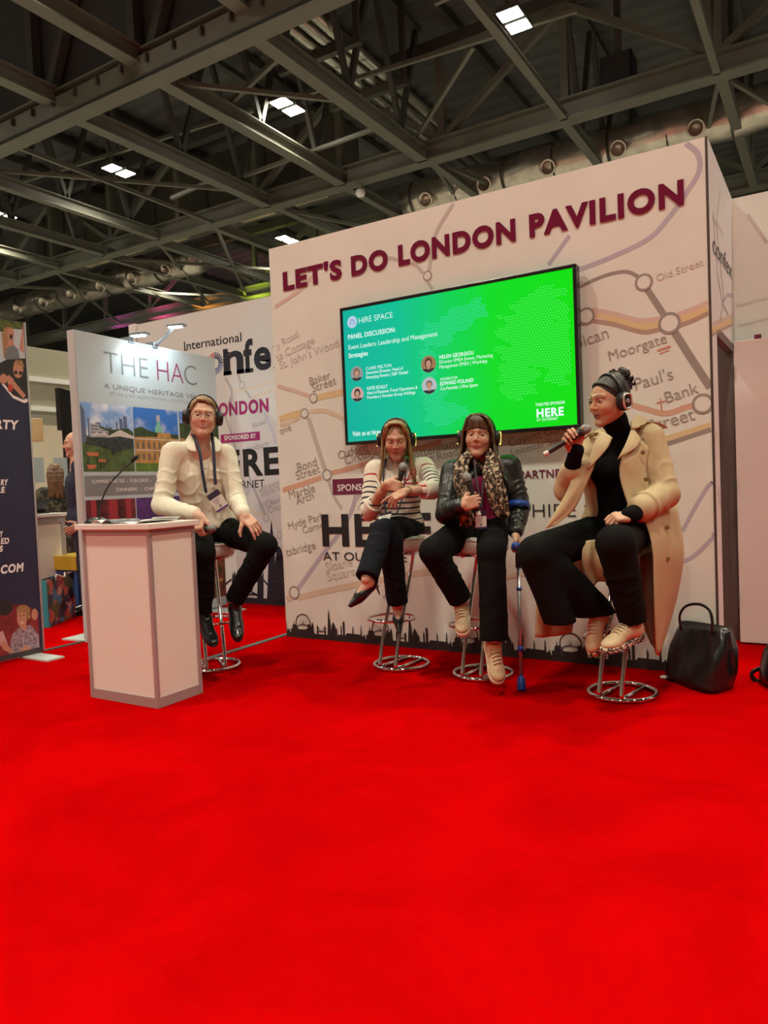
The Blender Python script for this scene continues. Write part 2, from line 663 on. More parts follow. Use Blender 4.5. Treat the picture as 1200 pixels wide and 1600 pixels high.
for x, y, r in [(1006, 441), (1046, 505)] and [(1006, 441, 12), (1046, 505, 15), (916, 494, 12), (1098, 631, 14), (511, 742, 8), (490, 622, 7), (476, 646, 7), (668, 431, 7), (460, 926, 9), (588, 718, 8), (620, 730, 7)]:
    map_station(WP, wall_back, x, y, r)
for s, a, b, m in [
    ('Old Street', (1027, 440), (1100, 414), C_pale), ('Barbican', (868, 558), (952, 527), C_name), ('Moorgate', (953, 564), (1043, 535), C_name),
    ("St. Paul's", (958, 620), (1053, 592), C_name), ('Bank', (1042, 630), (1093, 613), C_name), ('Street', (1016, 676), (1087, 655), C_name),
    ('Oxford', (530, 718), (575, 704), C_name), ('Circus', (540, 726), (580, 713), C_name), ('Tottenham', (637, 720), (716, 698), C_name), ('Court Road', (642, 731), (716, 711), C_name),
    ('Covent Garden', (796, 698), (905, 668), C_name), ('Leicester Square', (800, 712), (898, 686), C_name), ('Bond', (466, 737), (496, 727), C_name), ('Street', (464, 750), (501, 738), C_name),
    ('Marble', (453, 780), (493, 768), C_name), ('Arch', (464, 789), (491, 779), C_name), ('Hyde Park', (452, 827), (508, 811), C_name), ('Corner', (474, 834), (512, 823), C_name),
    ('tsbridge', (448, 869), (494, 857), C_name), ('Sloane', (510, 893), (552, 884), C_pale), ('Square', (513, 908), (556, 898), C_pale),
    ('Baker', (485, 602), (517, 591), C_name), ('Street', (489, 613), (526, 600), C_name), ("St. John's Wood", (438, 577), (530, 541), C_pale), ('ss Cottage', (433, 564), (492, 536), C_pale),
    ('y Road', (433, 546), (467, 526), C_pale), ('one', (438, 679), (456, 672), C_name), ('Goodge', (560, 798), (590, 790), C_pale), ('Farringdon', (840, 470), (912, 446), C_pale),
]:
    map_name(WP, wall_back, s, a, b, m)
dg = MB()
for k_, pts in enumerate(([(1032, 622), (1034, 641)], [(1026, 630), (1040, 626)])):
    p_line(dg, WP, [WP.px(*p) for p in pts], 0.008, 0.002 + .0003 * k_)
p_line(dg, WP, [WP.px(1027, 548), WP.px(1048, 541)], 0.012, 0.002)
p_line(dg, WP, [WP.px(1030, 553), WP.px(1046, 547)], 0.006, 0.002)
dg.build('map_symbol', C_red, wall_back)

# sponsor print
bx0 = WP.px(520.6, 773)
bx1 = WP.px(520.6, 749)
mb = MB()
p_rect(mb, WP, bx0[0], bx0[0] + 0.60, bx0[1], bx1[1], 0.003)
box = mb.build('sponsor_strip', M_burg, wall_back)
mb = MB()
p_text(mb, WP, 'SPONSORED BY', (bx0[0] + 0.045, bx0[1] + 0.026), (bx0[0] + 0.555, bx0[1] + 0.026), 0.0045, 0.02)
mb.build('sponsor_lettering', M_wlet, wall_back)
h0 = WP.px(504.5, 851)
h1 = WP.px(504, 803)
hH = WP.px(539, 851)
mb = MB()
p_text(mb, WP, 'HERE', (h0[0], h0[1]), (h0[0] + 0.93, h0[1]), 0.004, 0.035, cap=h1[1] - h0[1])
mb.build('sponsor_name', M_ink, wall_back)
a0 = WP.px(504.5, 875)
a1 = WP.px(504.5, 861.5)
mb = MB()
p_text(mb, WP, 'AT OUTERNET', (h0[0], a0[1]), (h0[0] + 0.80, a0[1]), 0.004, 0.0, cap=a1[1] - a0[1])
mb.build('sponsor_lettering', M_ink, wall_back)
q0 = WP.px(812, 748)
mb = MB()
p_text(mb, WP, 'PARTNERED BY', q0, (q0[0] + 0.52, q0[1] + 0.0), 0.004, 0.018)
mb.build('sponsor_lettering', M_burg, wall_back)
q0 = WP.px(833, 808)
mb = MB()
p_text(mb, WP, 'HIRE SPACE', q0, (q0[0] + 0.72, q0[1]), 0.004, -0.012, cap=0.088)
mb.build('sponsor_name', M_ink, wall_back)


# skyline printed along the foot of the wall
def skyline_pieces(s):
    P = []
    P.append([(-.175, 0), (-.175, .05), (-.16, .06), (-.155, .045), (-.145, .10), (-.135, .10), (-.13, .15), (-.12, .10), (-.10, .11), (-.095, .07), (-.085, .07), (-.08, 0)])
    P.append([(-.08, 0), (-.08, .055), (.02, .055), (.06, .07), (.06, .115), (.10, .12), (.105, .09), (.13, .145), (.14, .115), (.15, 0)])
    P.append([(.185, 0), (.185, .095), (.195, .12), (.205, .095), (.205, 0)])
    P.append([(.285, 0), (.285, .095), (.295, .12), (.305, .095), (.305, 0)])
    P.append([(.15, 0), (.15, .018), (.34, .018), (.34, 0)])
    P.append([(.185, .045), (.305, .045), (.305, .055), (.185, .055)])
    P.append([(.325, 0), (.345, .275), (.352, .30), (.358, .25), (.385, 0)])
    P.append([(.385, 0), (.378, .06), (.385, .12), (.405, .165), (.43, .12), (.44, .06), (.435, 0)])
    P.append([(.44, 0), (.44, .09), (.452, .10), (.46, 0)])
    P.append([(.50, 0), (.50, .11), (.508, .14), (.515, .11), (.515, 0)])
    P.append([(.53, 0), (.53, .175), (.552, .175), (.552, 0)])
    P.append([(.46, 0), (.46, .03), (.56, .03), (.58, .055), (.76, .05), (.78, .03), (.80, .06), (.82, 0)])
    P.append([(.65, .03), (.65, .10), (.657, .14), (.664, .10), (.664, .03)])
    P.append([(.75, .03), (.756, .14), (.764, .14), (.77, .03)])
    return [[(u * s, v * s) for u, v in p] for p in P]


mb = MB()
PER = (WP.px(595, 1000)[0] - WP.px(475, 1000)[0])
u0 = WP.px(475, 1000)[0]
sc = PER / 0.995
for k in range(-1, 5):
    c = u0 + k * PER
    for j, p in enumerate(skyline_pieces(sc)):
        q = [(c + u, v + 0.028) for u, v in p]
        q = [(min(max(u, LIM[0]), LIM[1]), v) for u, v in q]
        if max(u for u, v in q) - min(u for u, v in q) > 0.004:
            p_poly(mb, WP, q, 0.003 + 0.0001 * j)
    if LIM[0] < c - .1 * sc and c + .1 * sc < LIM[1]:
        n = 30
        p_line(mb, WP, [(c + .098 * sc * math.cos(2 * math.pi * i / n), .028 + .125 * sc + .098 * sc * math.sin(2 * math.pi * i / n)) for i in range(n)], 0.007, 0.0035, 0, True)
        p_line(mb, WP, [(c + .09 * sc * math.cos(math.pi * i / 12), .05 + .05 * sc * math.sin(math.pi * i / 12) + .02) for i in range(13)], 0.006, 0.0036)
        for i in range(10):
            a = math.pi * i / 10
            p_line(mb, WP, [(c + .098 * sc * math.cos(a), .028 + .125 * sc + .098 * sc * math.sin(a)), (c - .098 * sc * math.cos(a), .028 + .125 * sc - .098 * sc * math.sin(a))], 0.0008, 0.0034)
        for s_ in (1,):
            p_line(mb, WP, [(c + (.205 + .08 * i / 8) * sc, .028 + (.045 + .045 * abs(i - 4) / 4) * sc) for i in range(9)], 0.004, 0.0036)
p_rect(mb, WP, LIM[0], LIM[1], 0.0, 0.034, 0.0045)
mb.build('skyline_print', mat('skyline_ink', (0.022, 0.018, 0.02), 0.6), wall_back)

# raised title letters
t0, t1 = WP.px(446, 452), WP.px(1069, 318)
cap = 0.5 * ((WP.px(441, 422)[1] - WP.px(446, 452)[1]) + (WP.px(1069, 280)[1] - t1[1]))
zb = (t0[1] + t1[1]) / 2
lett = thing('wall_lettering', (t0[0], WY, zb), 'large burgundy raised capitals across the top of the pavilion wall', 'sign')
M_title = mat('burgundy_letter', (0.16, 0.006, 0.04), 0.8, spec=0.15)
for word, xw0, xw1 in (("LET'S", 443.5, 534.5), ('DO', 550, 606.5), ('LONDON', 623.5, 806), ('PAVILION', 828, 1069)):
    co, fs = text_mesh(word, 0.042, 0.03)
    yb = lambda x: 452 + (318 - 452) * (x - 446) / (1069 - 446)
    ub0, ub1 = WP.px(xw0, yb(xw0))[0], WP.px(xw1, yb(xw1))[0]
    xa, xb, za = co[:, 0].min(), co[:, 0].max(), co[:, 2].min()
    V3 = np.stack([ub0 + (co[:, 0] - xa) / (xb - xa) * (ub1 - ub0), WY - 0.001 - (co[:, 2] - za) * 0.12, zb + co[:, 1] * cap / 0.78], 1)
    for isl in islands(len(co), fs):
        ids = sorted({i for f in isl for i in f})
        mp = {i: k for k, i in enumerate(ids)}
        MB().add(V3[ids], [tuple(mp[i] for i in f) for f in isl]).build('letter', M_title, lett)

# ---------------------------------------------------------------- print on the left wall
CLIM = (-6.59, -3.22)
map_name(CP, wall_left, 'International', (288, 547.5), (377.6, 533), M_navy_ink, 0.005, 14, name='event_lettering')
for s_, a_, b_ in (('n', (350, 584), (381, 580)), ('f', (381.5, 580), (396.5, 578)), ('e', (397.5, 577.5), (424, 574)), ('x', (427, 573.5), (452, 570))):
    map_name(CP, wall_left, s_, a_, b_, M_navy_ink, 0.03, 50, name='event_lettering')
map_name(CP, wall_left, 'c', (305, 590), (322, 588), M_navy_ink, 0.05, 44, name='event_lettering')
mb = MB()
for s_, e_, w_ in [((349.5, 584), (362, 582.3), .04), ((370, 581.4), (382, 579.8), .04), ((383, 579.8), (396, 578), .04), ((348.5, 549), (356, 548), .04), ((288, 547.5), (292, 547), .008)]:
    p_line(mb, CP, [CP.px(*s_), CP.px(*e_)], w_, 0.0025)
mb.build('event_serif', M_navy_ink, wall_left)
cc = CP.px(336, 568)
rr = 0.115
cols = [mat('ray_red', (0.55, 0.06, 0.05), 0.6), mat('ray_navy', (0.03, 0.04, 0.14), 0.6), mat('ray_blue', (0.12, 0.17, 0.42), 0.6)]
for k in range(22):
    a = 2 * math.pi * k / 22
    m = cols[0] if 0.25 < (k / 22) < 0.52 else (cols[1] if k / 22 < 0.25 else cols[2] if k / 22 > .6 else cols[1])
    mb = MB()
    p_line(mb, CP, [cc + A(math.cos(a), math.sin(a)) * rr * .45, cc + A(math.cos(a), math.sin(a)) * rr], 0.014, 0.0025)
    mb.build('logo_ray', m, wall_left)
map_name(CP, wall_left, 'ONDON', (342, 650), (420, 642.5), M_plum, 0.04, 20, name='event_lettering')
map_name(CP, wall_left, 'L', (328, 651.5), (339, 650.5), M_plum, 0.04, 20, name='event_lettering')
pp = CP.px(432, 641.5)
mb = MB()
p_text(mb, CP, 'PAVILION', pp, (pp[0] + 0.62, pp[1]), 0.0025, 0.04, cap=0.135)
mb.build('event_lettering', M_plum, wall_left)
c4 = [CP.px(345.5, 692.5), CP.px(406.5, 687.5), CP.px(406, 674), CP.px(345, 679.5)]
mb = MB()
p_poly(mb, CP, c4, 0.002)
mb.build('sponsor_strip', M_plum, wall_left)
map_name(CP, wall_left, 'SPONSORED BY', (351, 688), (400.5, 684.2), M_wlet, 0.035, 7, name='sponsor_lettering', off=0.004)
map_name(CP, wall_left, 'HERE', (319, 746.5), (437, 739.5), M_ink, 0.035, 40, name='sponsor_name')
map_name(CP, wall_left, 'AT OUTERNET', (318, 767), (414, 761), M_ink, 0.0, 12, name='sponsor_lettering')
for pts, w, m in [([(386, 738), (400, 770), (415, 806)], 5, mat('map_cool_grey', (.48, .49, .5), .7)), ([(413, 645), (425, 672), (431, 693)], 5, mat('map_cool_lavender', (.58, .58, .70), .7)),
                  ([(395, 755), (388, 768), (380, 775)], 4, MATS['map_cool_lavender']), ([(352, 590), (362, 612), (356, 640)], 5, MATS['map_cool_grey']), ([(372, 585), (378, 602), (392, 622)], 4, MATS['map_cool_grey']),
                  ([(362, 612), (400, 604), (432, 592)], 4, mat('map_cool_cream', (.72, .68, .56), .7)), ([(392, 622), (410, 615), (433, 606)], 5, MATS['map_cool_cream']),
                  ([(352, 650), (362, 680), (372, 715)], 4, MATS['map_cool_grey']), ([(390, 795), (402, 802), (412, 806)], 4, MATS['map_cool_cream']), ([(420, 812), (432, 822), (436, 836)], 4, MATS['map_cool_cream'])]:
    map_line(CP, wall_left, pts, w, m, 0.0008)
for x, y, r in [(416, 809, 5.5), (378, 602, 5), (437, 836, 5)]:
    map_station(CP, wall_left, x, y, r, MATS['map_cool_grey'])
M_cname = mat('map_cool_name', (0.50, 0.50, 0.51), 0.7)
for s, a, b in [('Leicester', (405, 768), (441, 756)), ('Square', (408, 775), (439, 765)), ('Charing', (416, 792), (448, 782)), ('Cross', (420, 802), (445, 794)), ('Holborn', (388, 706), (420, 696)), ('Russell', (396, 668), (416, 661))]:
    map_name(CP, wall_left, s, a, b, M_cname)
mb = MB()
R_ = lambda pts, o=0.003: p_poly(mb, CP, [CP.px(*p) for p in pts], o)
R_([(417, 944), (421, 850), (424, 812), (427, 835), (436, 944)])
p_rect(mb, CP, CLIM[0], CLIM[1], 0.0, CP.px(430, 936)[1], 0.0032)
for x0, x1 in ((362, 371), (402, 412)):
    R_([(x0, 940), (x0 + 1, 900), (x0 + 2, 893), (x0 + 3, 900), (x0 + 5, 891), (x0 + 7, 900), (x1, 893), (x1, 900), (x1, 940)], 0.0031)
for pts in ([(350, 915), (362, 905)], [(371, 903), (386, 920), (402, 930)], [(412, 906), (424, 920)], [(371, 928), (402, 929)], [(371, 900), (402, 901)]):
    p_line(mb, CP, [CP.px(*p) for p in pts], 0.018, 0.0033)
g0, g1 = CP.px(434, 938), CP.px(446, 938)
gc, gw = (g0[0] + g1[0]) / 2, (g1[0] - g0[0]) / 2
gz0, gz1 = g0[1], CP.px(440, 854)[1]
prof = lambda t: gw * (1 - max(0, (t - .45) / .55) ** 2.2) ** .5
lastrow = None
for k in range(11):
    t = k / 11
    z = gz0 + (gz1 - gz0) * t
    z2 = gz0 + (gz1 - gz0) * (t + 1 / 11)
    n = 4
    for j in range(n):
        for sg in (0, 1):
            u1 = gc + prof(t) * (-1 + 2 * (j + sg) / n)
            u2 = gc + prof(min(1, t + 1 / 11)) * (-1 + 2 * (j + 1 - sg) / n)
            p_line(mb, CP, [(u1, z), (u2, z2)], 0.014, 0.0034)
for sg in (-1, 1):
    p_line(mb, CP, [(gc + sg * prof(k / 20), gz0 + (gz1 - gz0) * k / 20) for k in range(21)], 0.014, 0.0035)
p_poly(mb, CP, [(gc + prof(.82 + .18 * k / 8) * 1, gz0 + (gz1 - gz0) * (.82 + .18 * k / 8)) for k in range(9)] + [(gc - prof(.82 + .18 * k / 8), gz0 + (gz1 - gz0) * (.82 + .18 * k / 8)) for k in range(8, -1, -1)], 0.0036)
mb.build('skyline_print', mat('navy_skyline_ink', (0.02, 0.02, 0.035), 0.55), wall_left)

# faint map print on the side wall and the set-back wall
SP = Plane((WX1, 0, 0), (0, 1, 0), (0, 0, 1))
M_faint = mat('map_side_grey', (0.42, 0.40, 0.36), 0.7)
for pts, w, m in [([(1114, 330), (1121, 430), (1129, 475)], 1.6, M_faint), ([(1125, 300), (1119, 350), (1131, 470)], 1.6, M_faint), ([(1129, 475), (1125, 500)], 1.6, M_faint), ([(1129, 475), (1138, 492)], 1.6, M_faint),
                  ([(1112, 516), (1128, 508), (1145, 500)], 8, C_yel), ([(1112, 506), (1128, 499), (1145, 492)], 4, C_pink), ([(1112, 524), (1128, 515), (1145, 507)], 3, C_brn), ([(1129, 472), (1137, 460), (1145, 462)], 2, C_lav),
                  ([(1117, 690), (1119, 675)], 4, C_sal), ([(1122, 760), (1125, 790)], 2, C_lav)]:
    P = [SP.px(*p) for p in pts]
    wv = abs(SP.px(1125, 400)[1] - SP.px(1125, 400 + w)[1]) if w > 2.5 else 0.02
    mb = MB()
    p_line(mb, SP, P, wv, 0.001)
    mb.build('map_line', m, wall_right)
map_name(SP, wall_right, 'confex', (1113.5, 393), (1143.5, 437), M_navy_ink, 0.0, 30, name='event_lettering')
map_name(SP, wall_right, 'International', (1113.5, 342), (1130, 370), M_faint, 0.0, 9, name='event_lettering')
RP = Plane((0, 5.66, 0), (1, 0, 0), (0, 0, 1))
for s, a, b in [('Kentish Town', (1152, 480), (1199, 468)), ('Camden Road', (1153, 512), (1199, 500))]:
    map_name(RP, wall_rear, s, a, b, C_pale)
map_line(RP, wall_rear, [(1168, 335), (1182, 355), (1199, 380)], 5, C_pale, 0.0008)

# ---------------------------------------------------------------- hall shell
M_deck = mat('roof_deck', (0.085, 0.085, 0.08), 0.7, var=0.1, scale=0.8)
M_farwall = mat('far_hall_wall', (0.36, 0.33, 0.25), 0.8, var=0.08, scale=0.3)
M_soffit = mat('dark_soffit', (0.05, 0.05, 0.055), 0.8)
mb = MB()
ys = np.arange(10.9, 36, 0.17)
prof = []
for i, y in enumerate(ys):
    prof.append((y, 13.2 + (0.06 if i % 4 in (1, 2) else 0.0)))
vs, fs = [], []
for x in (-48, 14):
    vs += [(x, y, z) for y, z in prof]
n = len(prof)
for i in range(n - 1):
    fs.append((i, i + 1, n + i + 1, n + i))
mb.add(vs, fs)
mb.bx(-48, 14, 10.9, 36, 13.3, 13.4)
mb.bx(-48, 14, -14, 10.9, 13.2, 13.4)
tag(mb.build('ceiling', M_deck), 'dark corrugated metal roof deck of the hall', kind='structure')
tag(MB().bx(-48, -46, -14, 36, -0.1, 13.4).build('wall_far_left', M_deck), 'dark end wall of the hall far to the left', kind='structure')
tag(MB().bx(-48, 14, 35, 36, -0.1, 13.4).build('wall_far_back', M_deck), 'dark back wall of the hall', kind='structure')
tag(MB().bx(13, 14, -14, 36, -0.1, 13.4).build('wall_far_right', M_deck), 'dark right wall of the hall', kind='structure')
tag(MB().bx(-48, 14, -15, -14, -0.1, 13.4).build('wall_front', M_farwall), 'hall wall behind the audience', kind='structure')
tag(MB().bx(-48, -7.4, 10.78, 10.84, 9.85, 13.25).build('partition_wall', M_soffit), 'dark smoke curtain hanging above the near girder', kind='structure')
# mid-distance wall seen between the banners
tag(MB().bx(-19.0, -18.8, 9.5, 16.5, 0, 5.3).build('wall_side_hall', M_farwall), 'beige hall wall seen between the banners', kind='structure')
rl = MB()
for z in (4.35, 3.55):
    rl.bx(-18.8, -18.7, 9.5, 16.5, z, z + 0.13)
tag(rl.build('trim_4', M_white), 'pale rails along the beige hall wall', kind='structure')


# ---------------------------------------------------------------- roof steel
def girder(name, x0, x1, y, zb, depth, width, label, web_top, nodes, group='main roof girders'):
    t = thing(name, ((x0 + x1) / 2, y, zb), label, 'roof girder', group)
    mb = MB()
    mb.bx(x0, x1, y - width / 2, y + width / 2, zb, zb + 0.05)
    mb.bx(x0, x1, y - width / 2, y + width / 2, zb + depth - 0.04, zb + depth)
    mb.bx(x0, x1, y - 0.06, y + 0.06, zb + 0.02, zb + depth - 0.02)
    mb.build('bottom_chord', M_steel, t)
    if web_top:
        MB().bx(x0, x1, y - 0.15, y + 0.15, web_top - 0.3, web_top).build('top_chord', M_steel2, t)
        for i, nx in enumerate(nodes):
            MB().bar((nx, y, zb + depth), (nx, y, web_top - 0.3), 0.18, 0.18, (0, 1, 0)).build('web_post', M_steel, t)
            if i < len(nodes) - 1:
                a, b = (nx, nodes[i + 1]) if i % 2 else (nodes[i + 1], nx)
                MB().bar((a, y, zb + depth), (b, y, web_top - 0.3), 0.16, 0.16, (0, 1, 0)).build('web_brace', M_steel, t)
    return t


nodesB = [-38, -34.7, -31.4, -28.1, -24.8, -21.5, -18.2, -14.9, -11.8, -8.6, -5.35, -2.05, 1.2, 4.5, 7.8]
gA = girder('roof_girder', -46, 12, 10.55, 9.2, 0.62, 0.42, 'nearest deep roof girder crossing the top left corner', None, [])
MB().bx(-46, 12, 10.30, 10.34, 9.25, 9.62).build('cable_tray', M_steel, gA)
mb = MB()
for k in range(26):
    x = -22 + k * 0.72
    mb.bx(x, x + 0.05, 10.22, 10.30, 9.42, 9.58)
mb.build('hanger_clip', M_steel2, gA)
mb = MB()
for dy in (0, 0.06):
    mb.tube([(-46, 10.28 + dy * .3, 9.19 - dy * .4), (12, 10.28 + dy * .3, 9.19 - dy * .4)], 0.012, 6)
mb.build('cable', M_dark, gA)
for nx in (-15.1, -11.85, -8.6):
    MB().bar((nx, 10.6, 9.8), (nx, 10.6, 13.2), 0.2, 0.2, (0, 1, 0)).build('web_post', M_steel2, gA)
    MB().bar((nx + 0.45, 10.6, 9.8), (nx + 2.2, 10.6, 13.2), 0.2, 0.2, (0, 1, 0)).build('web_brace', M_steel2, gA)
girder('roof_girder', -46, 12, 17.75, 9.5, 0.5, 0.42, 'long roof girder crossing just above the pavilion wall', 12.5, nodesB)
girder('roof_girder', -46, 12, 25.3, 9.5, 0.5, 0.4, 'farthest roof girder lit pink and yellow above the left wall', 12.5, nodesB)
girder('roof_girder', -46, 12, 3.4, 9.5, 0.5, 0.42, 'roof girder above the stand outside the view', None, [])


def secondary(x, y0, y1, z, w, h, label, brace=True, group='cross beams of the roof'):
    t = thing('cross_beam', (x, (y0 + y1) / 2, z), label, 'roof beam', group)
    mb = MB()
    mb.bx(x - w / 2, x + w / 2, y0, y1, z, z + 0.035)
    mb.bx(x - w / 2, x + w / 2, y0, y1, z + h - 0.03, z + h)
    mb.bx(x - 0.03, x + 0.03, y0, y1, z + 0.01, z + h - 0.01)
    mb.build('bottom_chord', M_steel, t)
    if brace:
        L = y1 - y0
        ns = 3
        for k in range(ns):
            a = y0 + L * k / ns
            b = y0 + L * (k + 1) / ns
            MB().bar((x, (a + b) / 2, z + h), (x, a + 0.1, 12.9), 0.12, 0.12, (1, 0, 0)).build('web_brace', M_steel2, t)
            MB().bar((x, (a + b) / 2, z + h), (x, b - 0.1, 12.9), 0.12, 0.12, (1, 0, 0)).build('web_brace', M_steel2, t)
        MB().bx(x - 0.1, x + 0.1, y0, y1, 12.78, 12.94).build('top_chord', M_steel2, t)
    return t


for i, (x, w, h, br) in enumerate([(-26.8, .22, .3, True), (-24.2, .2, .28, False), (-21.75, .24, .3, True), (-19.05, .24, .32, True), (-16.6, .09, .1, False), (-14.35, .3, .36, True), (-11.68, .3, .36, True), (-9.12, .3, .36, True), (-5.35, .16, .16, False), (-2.05, .14, .14, True), (1.4, .2, .2, True)]):
    secondary(x, 10.75, 17.6, 9.5, w, h, 'grey roof beam between the two nearest girders, %s' % ['far left', 'second from the far left', 'third from the far left', 'above the lit twin lamp on the left edge', 'thin one on the left', 'left of the three wide ones', 'middle of the three wide ones', 'right of the three wide ones beside the pipes', 'thin one by the brightest lamp', 'thin one by the black loudspeaker box', 'at the far right'][i], br)
for i, x in enumerate([-24.6, -22.0, -19.5, -16.9, -14.2, -11.7, -9.0, -5.4, -2.0, 1.3]):
    secondary(x, 17.95, 25.1, 9.5, 0.22, 0.28, 'roof beam beyond the middle girder, number %s from the left' % ['one', 'two', 'three', 'four', 'five', 'six', 'seven', 'eight', 'nine', 'ten'][i], i > 6, 'far cross beams of the roof')
for i, x in enumerate([-17.0, -14.15, -11.55, -8.75, -5.5, -2.0]):
    secondary(x, 3.6, 10.35, 9.5, 0.3, 0.36, 'near roof beam overhead running into the nearest girder, %s' % ['far left', 'left', 'at the top left corner', 'at the top centre', 'right of centre, overhead', 'far right, overhead'][i], False, 'near cross beams of the roof')
# purlins under the deck
for i, x in enumerate(np.arange(-30, 8, 2.7)):
    tag(MB().bx(x - 0.12, x + 0.12, 10.9, 35, 12.95, 13.19).build('purlin', M_steel2), 'dark purlin running under the corrugated roof deck', 'purlin', 'purlins under the deck')
# slender bracing rods
rods = [((-11.68, 11.5, 9.7), (-9.3, 14.4, 9.8)), ((-21.5, 14.2, 10.85), (-4.5, 15.9, 10.85)), ((-6.8, 15.75, 10.8), (-9.3, 17.4, 9.95)), ((-6.8, 13.9, 10.8), (2.0, 13.6, 10.8)),
        ((-19.0, 12.0, 9.9), (-14.4, 17.4, 9.9)), ((-22, 18.2, 9.6), (-17, 24.8, 9.6)), ((-19.6, 18.2, 9.6), (-24, 24.9, 9.6)), ((-17, 18.2, 9.6), (-21.8, 24.9, 9.6)),
        ((-28, 18.0, 9.6), (-22.4, 24.9, 9.6)), ((-25, 18.0, 9.6), (-30, 24.9, 9.6)), ((-2.05, 18.0, 9.7), (0.6, 24.9, 9.7)), ((-2.05, 18.0, 9.7), (-3.6, 24.9, 9.7)), ((-9.1, 18, 9.7), (-10.6, 24.9, 9.7)), ((-9.1, 18, 9.7), (-7.4, 24.9, 9.7)),
        ((-14.3, 18.0, 9.6), (-11.7, 24.9, 9.6)), ((-11.7, 13.2, 10.0), (-9.3, 12.3, 10.0)), ((-14.2, 16.4, 10), (-9.2, 16.2, 10)), ((-17.0, 16.3, 10), (-14.4, 16.0, 10))]
for i, (a, b) in enumerate(rods):
    tag(MB().bar(a, b, 0.09, 0.09).build('bracing_rod', M_steel), 'slender grey bracing rod of the roof steelwork', 'bracing rod', 'bracing rods of the roof')

# wrapped ducts, pipes, plant
M_foil = mat('silver_foil_duct', (0.55, 0.50, 0.42), 0.32, metal=0.85, var=0.25, scale=3, bump=1.0, bscale=5)


def duct(x0, x1, y, z, r, label):
    t = thing('ventilation_duct', ((x0 + x1) / 2, y, z), label, 'duct', 'foil wrapped ducts')
    pts = [(x, y + 0.05 * math.sin(x * 2.1), z + 0.04 * math.sin(x * 3.3)) for x in np.arange(x0, x1, 0.5)]
    MB().tube(pts, [r * (1 + 0.05 * math.sin(k * 1.7)) for k in range(len(pts))], 18).build('body', M_foil, t, True)
    for k, x in enumerate(np.arange(x0 + 1, x1, 1.9)):
        MB().lathe([(.20, 0), (.22, .12), (.23, .30), (.17, .31), (.17, .08)], (x, y - r * .75, z - r * .35), (0.1, -1, -0.5), 16).build('nozzle', M_foil, t, True)
    for x in np.arange(x0 + .4, x1, 1.5):
        MB().ring((x, y, z), r * 1.04, 0.03, (1, 0, 0), 24, 6).build('strap', M_steel2, t)
    return t


duct(-38, -20.3, 21.0, 9.95, 0.50, 'silver foil duct above the navy banner and left wall')
duct(-11.5, 6.0, 20.9, 9.95, 0.50, 'silver foil duct just above the pavilion wall')
M_pipe = mat('galvanised_pipe', (0.42, 0.42, 0.36), 0.3, metal=0.85, var=0.15, scale=4)
for i in range(5):
    x = -10.9 + i * 0.36
    r = [.07, .10, .11, .13, .14][i]
    tag(MB().tube([(x, 11.2, 11.3), (x, 24.5, 11.3)], r, 12).build('service_pipe', M_pipe, smooth=True), 'galvanised service pipe in the bank at top centre, %s' % ['leftmost', 'second from left', 'middle one', 'second from right', 'thickest, rightmost'][i], 'pipe', 'bank of service pipes')
for i, y in enumerate((12.6, 14.4, 16.5)):
    t = thing('pipe_hanger', (-10.0, y, 11.1), 'dark trapeze hanger under the bank of pipes, %s' % ['nearest', 'middle one', 'farthest'][i], 'hanger', 'pipe hangers')
    MB().bx(-11.2, -8.9, y - .08, y + .08, 10.95, 11.13).build('crossbar', M_steel2, t)
    for x in (-11.1, -9.0):
        MB().bx(x - .07, x + .07, y - .05, y + .05, 11.1, 13.1).build('drop_rod', M_steel2, t)
t = thing('air_handling_duct', (-19.3, 17.5, 10.2), 'big dark olive rectangular air duct hung below the roof at left', 'duct')
M_olive = mat('olive_duct_panel', (0.085, 0.08, 0.06), 0.6, var=0.15, scale=1)
MB().bx(-27, -12.6, 18.6, 20.0, 10.3, 12.2).build('casing', M_olive, t)
for x in np.arange(-26.5, -13, 1.25):
    MB().bx(x, x + .06, 18.55, 18.6, 10.3, 12.2).build('flange', M_steel2, t)
M_lou = mat('cream_louvre', (0.45, 0.38, 0.24), 0.6)
for i, (x, y) in enumerate([(-24.5, 19.2), (-22.6, 19.1), (-20.4, 19.2), (-18.4, 19.0), (-16.4, 19.2), (-14.2, 19.1)]):
    vt = MB().bx(x - .7, x + .7, y - .45, y + .45, 10.2, 10.302).build('vent', M_lou, t)
    tag(vt, 'cream slatted vent')
    mb = MB()
    for k in range(4):
        mb.bx(x - .65, x + .65, y - .4 + k * .2, y - .3 + k * .2, 10.16, 10.2)
    mb.build('louvre_slats', M_lou, vt)
t = thing('loudspeaker_box', (-4.15, 18.0, 10.3), 'black loudspeaker box hung from the roof above the pavilion', 'loudspeaker')
lb = at(967, 121, 17.2)
t.location = tuple(lb)
MB().bx(lb[0] - .36, lb[0] + .36, lb[1] - .3, lb[1] + .3, lb[2] - .42, lb[2] + .42).build('cabinet', M_dark, t, bevel=0.03)
MB().bx(lb[0] - .32, lb[0] + .32, lb[1] - .33, lb[1] - .3, lb[2] - .38, lb[2] + .38).build('grille', mat('black_grille', (.02, .02, .02), .8), t)
MB().bx(lb[0] - .07, lb[0] + .07, lb[1] - .05, lb[1] + .05, lb[2] + .42, 13.1).build('bracket', M_steel2, t)
t = thing('security_camera', (-11.0, 17.4, 9.6), 'small white dome camera under the middle girder', 'camera')
c0 = CAM + ray(563, 300) * (17.75 / ray(563, 300)[1])
t.location = tuple(c0)
MB().lathe([(.03, 9.55 - c0[2]), (.03, .05), (.13, .05), (.14, -.05), (.1, -.12), (.02, -.14)], c0, n=14).build('housing', M_white, t, True)

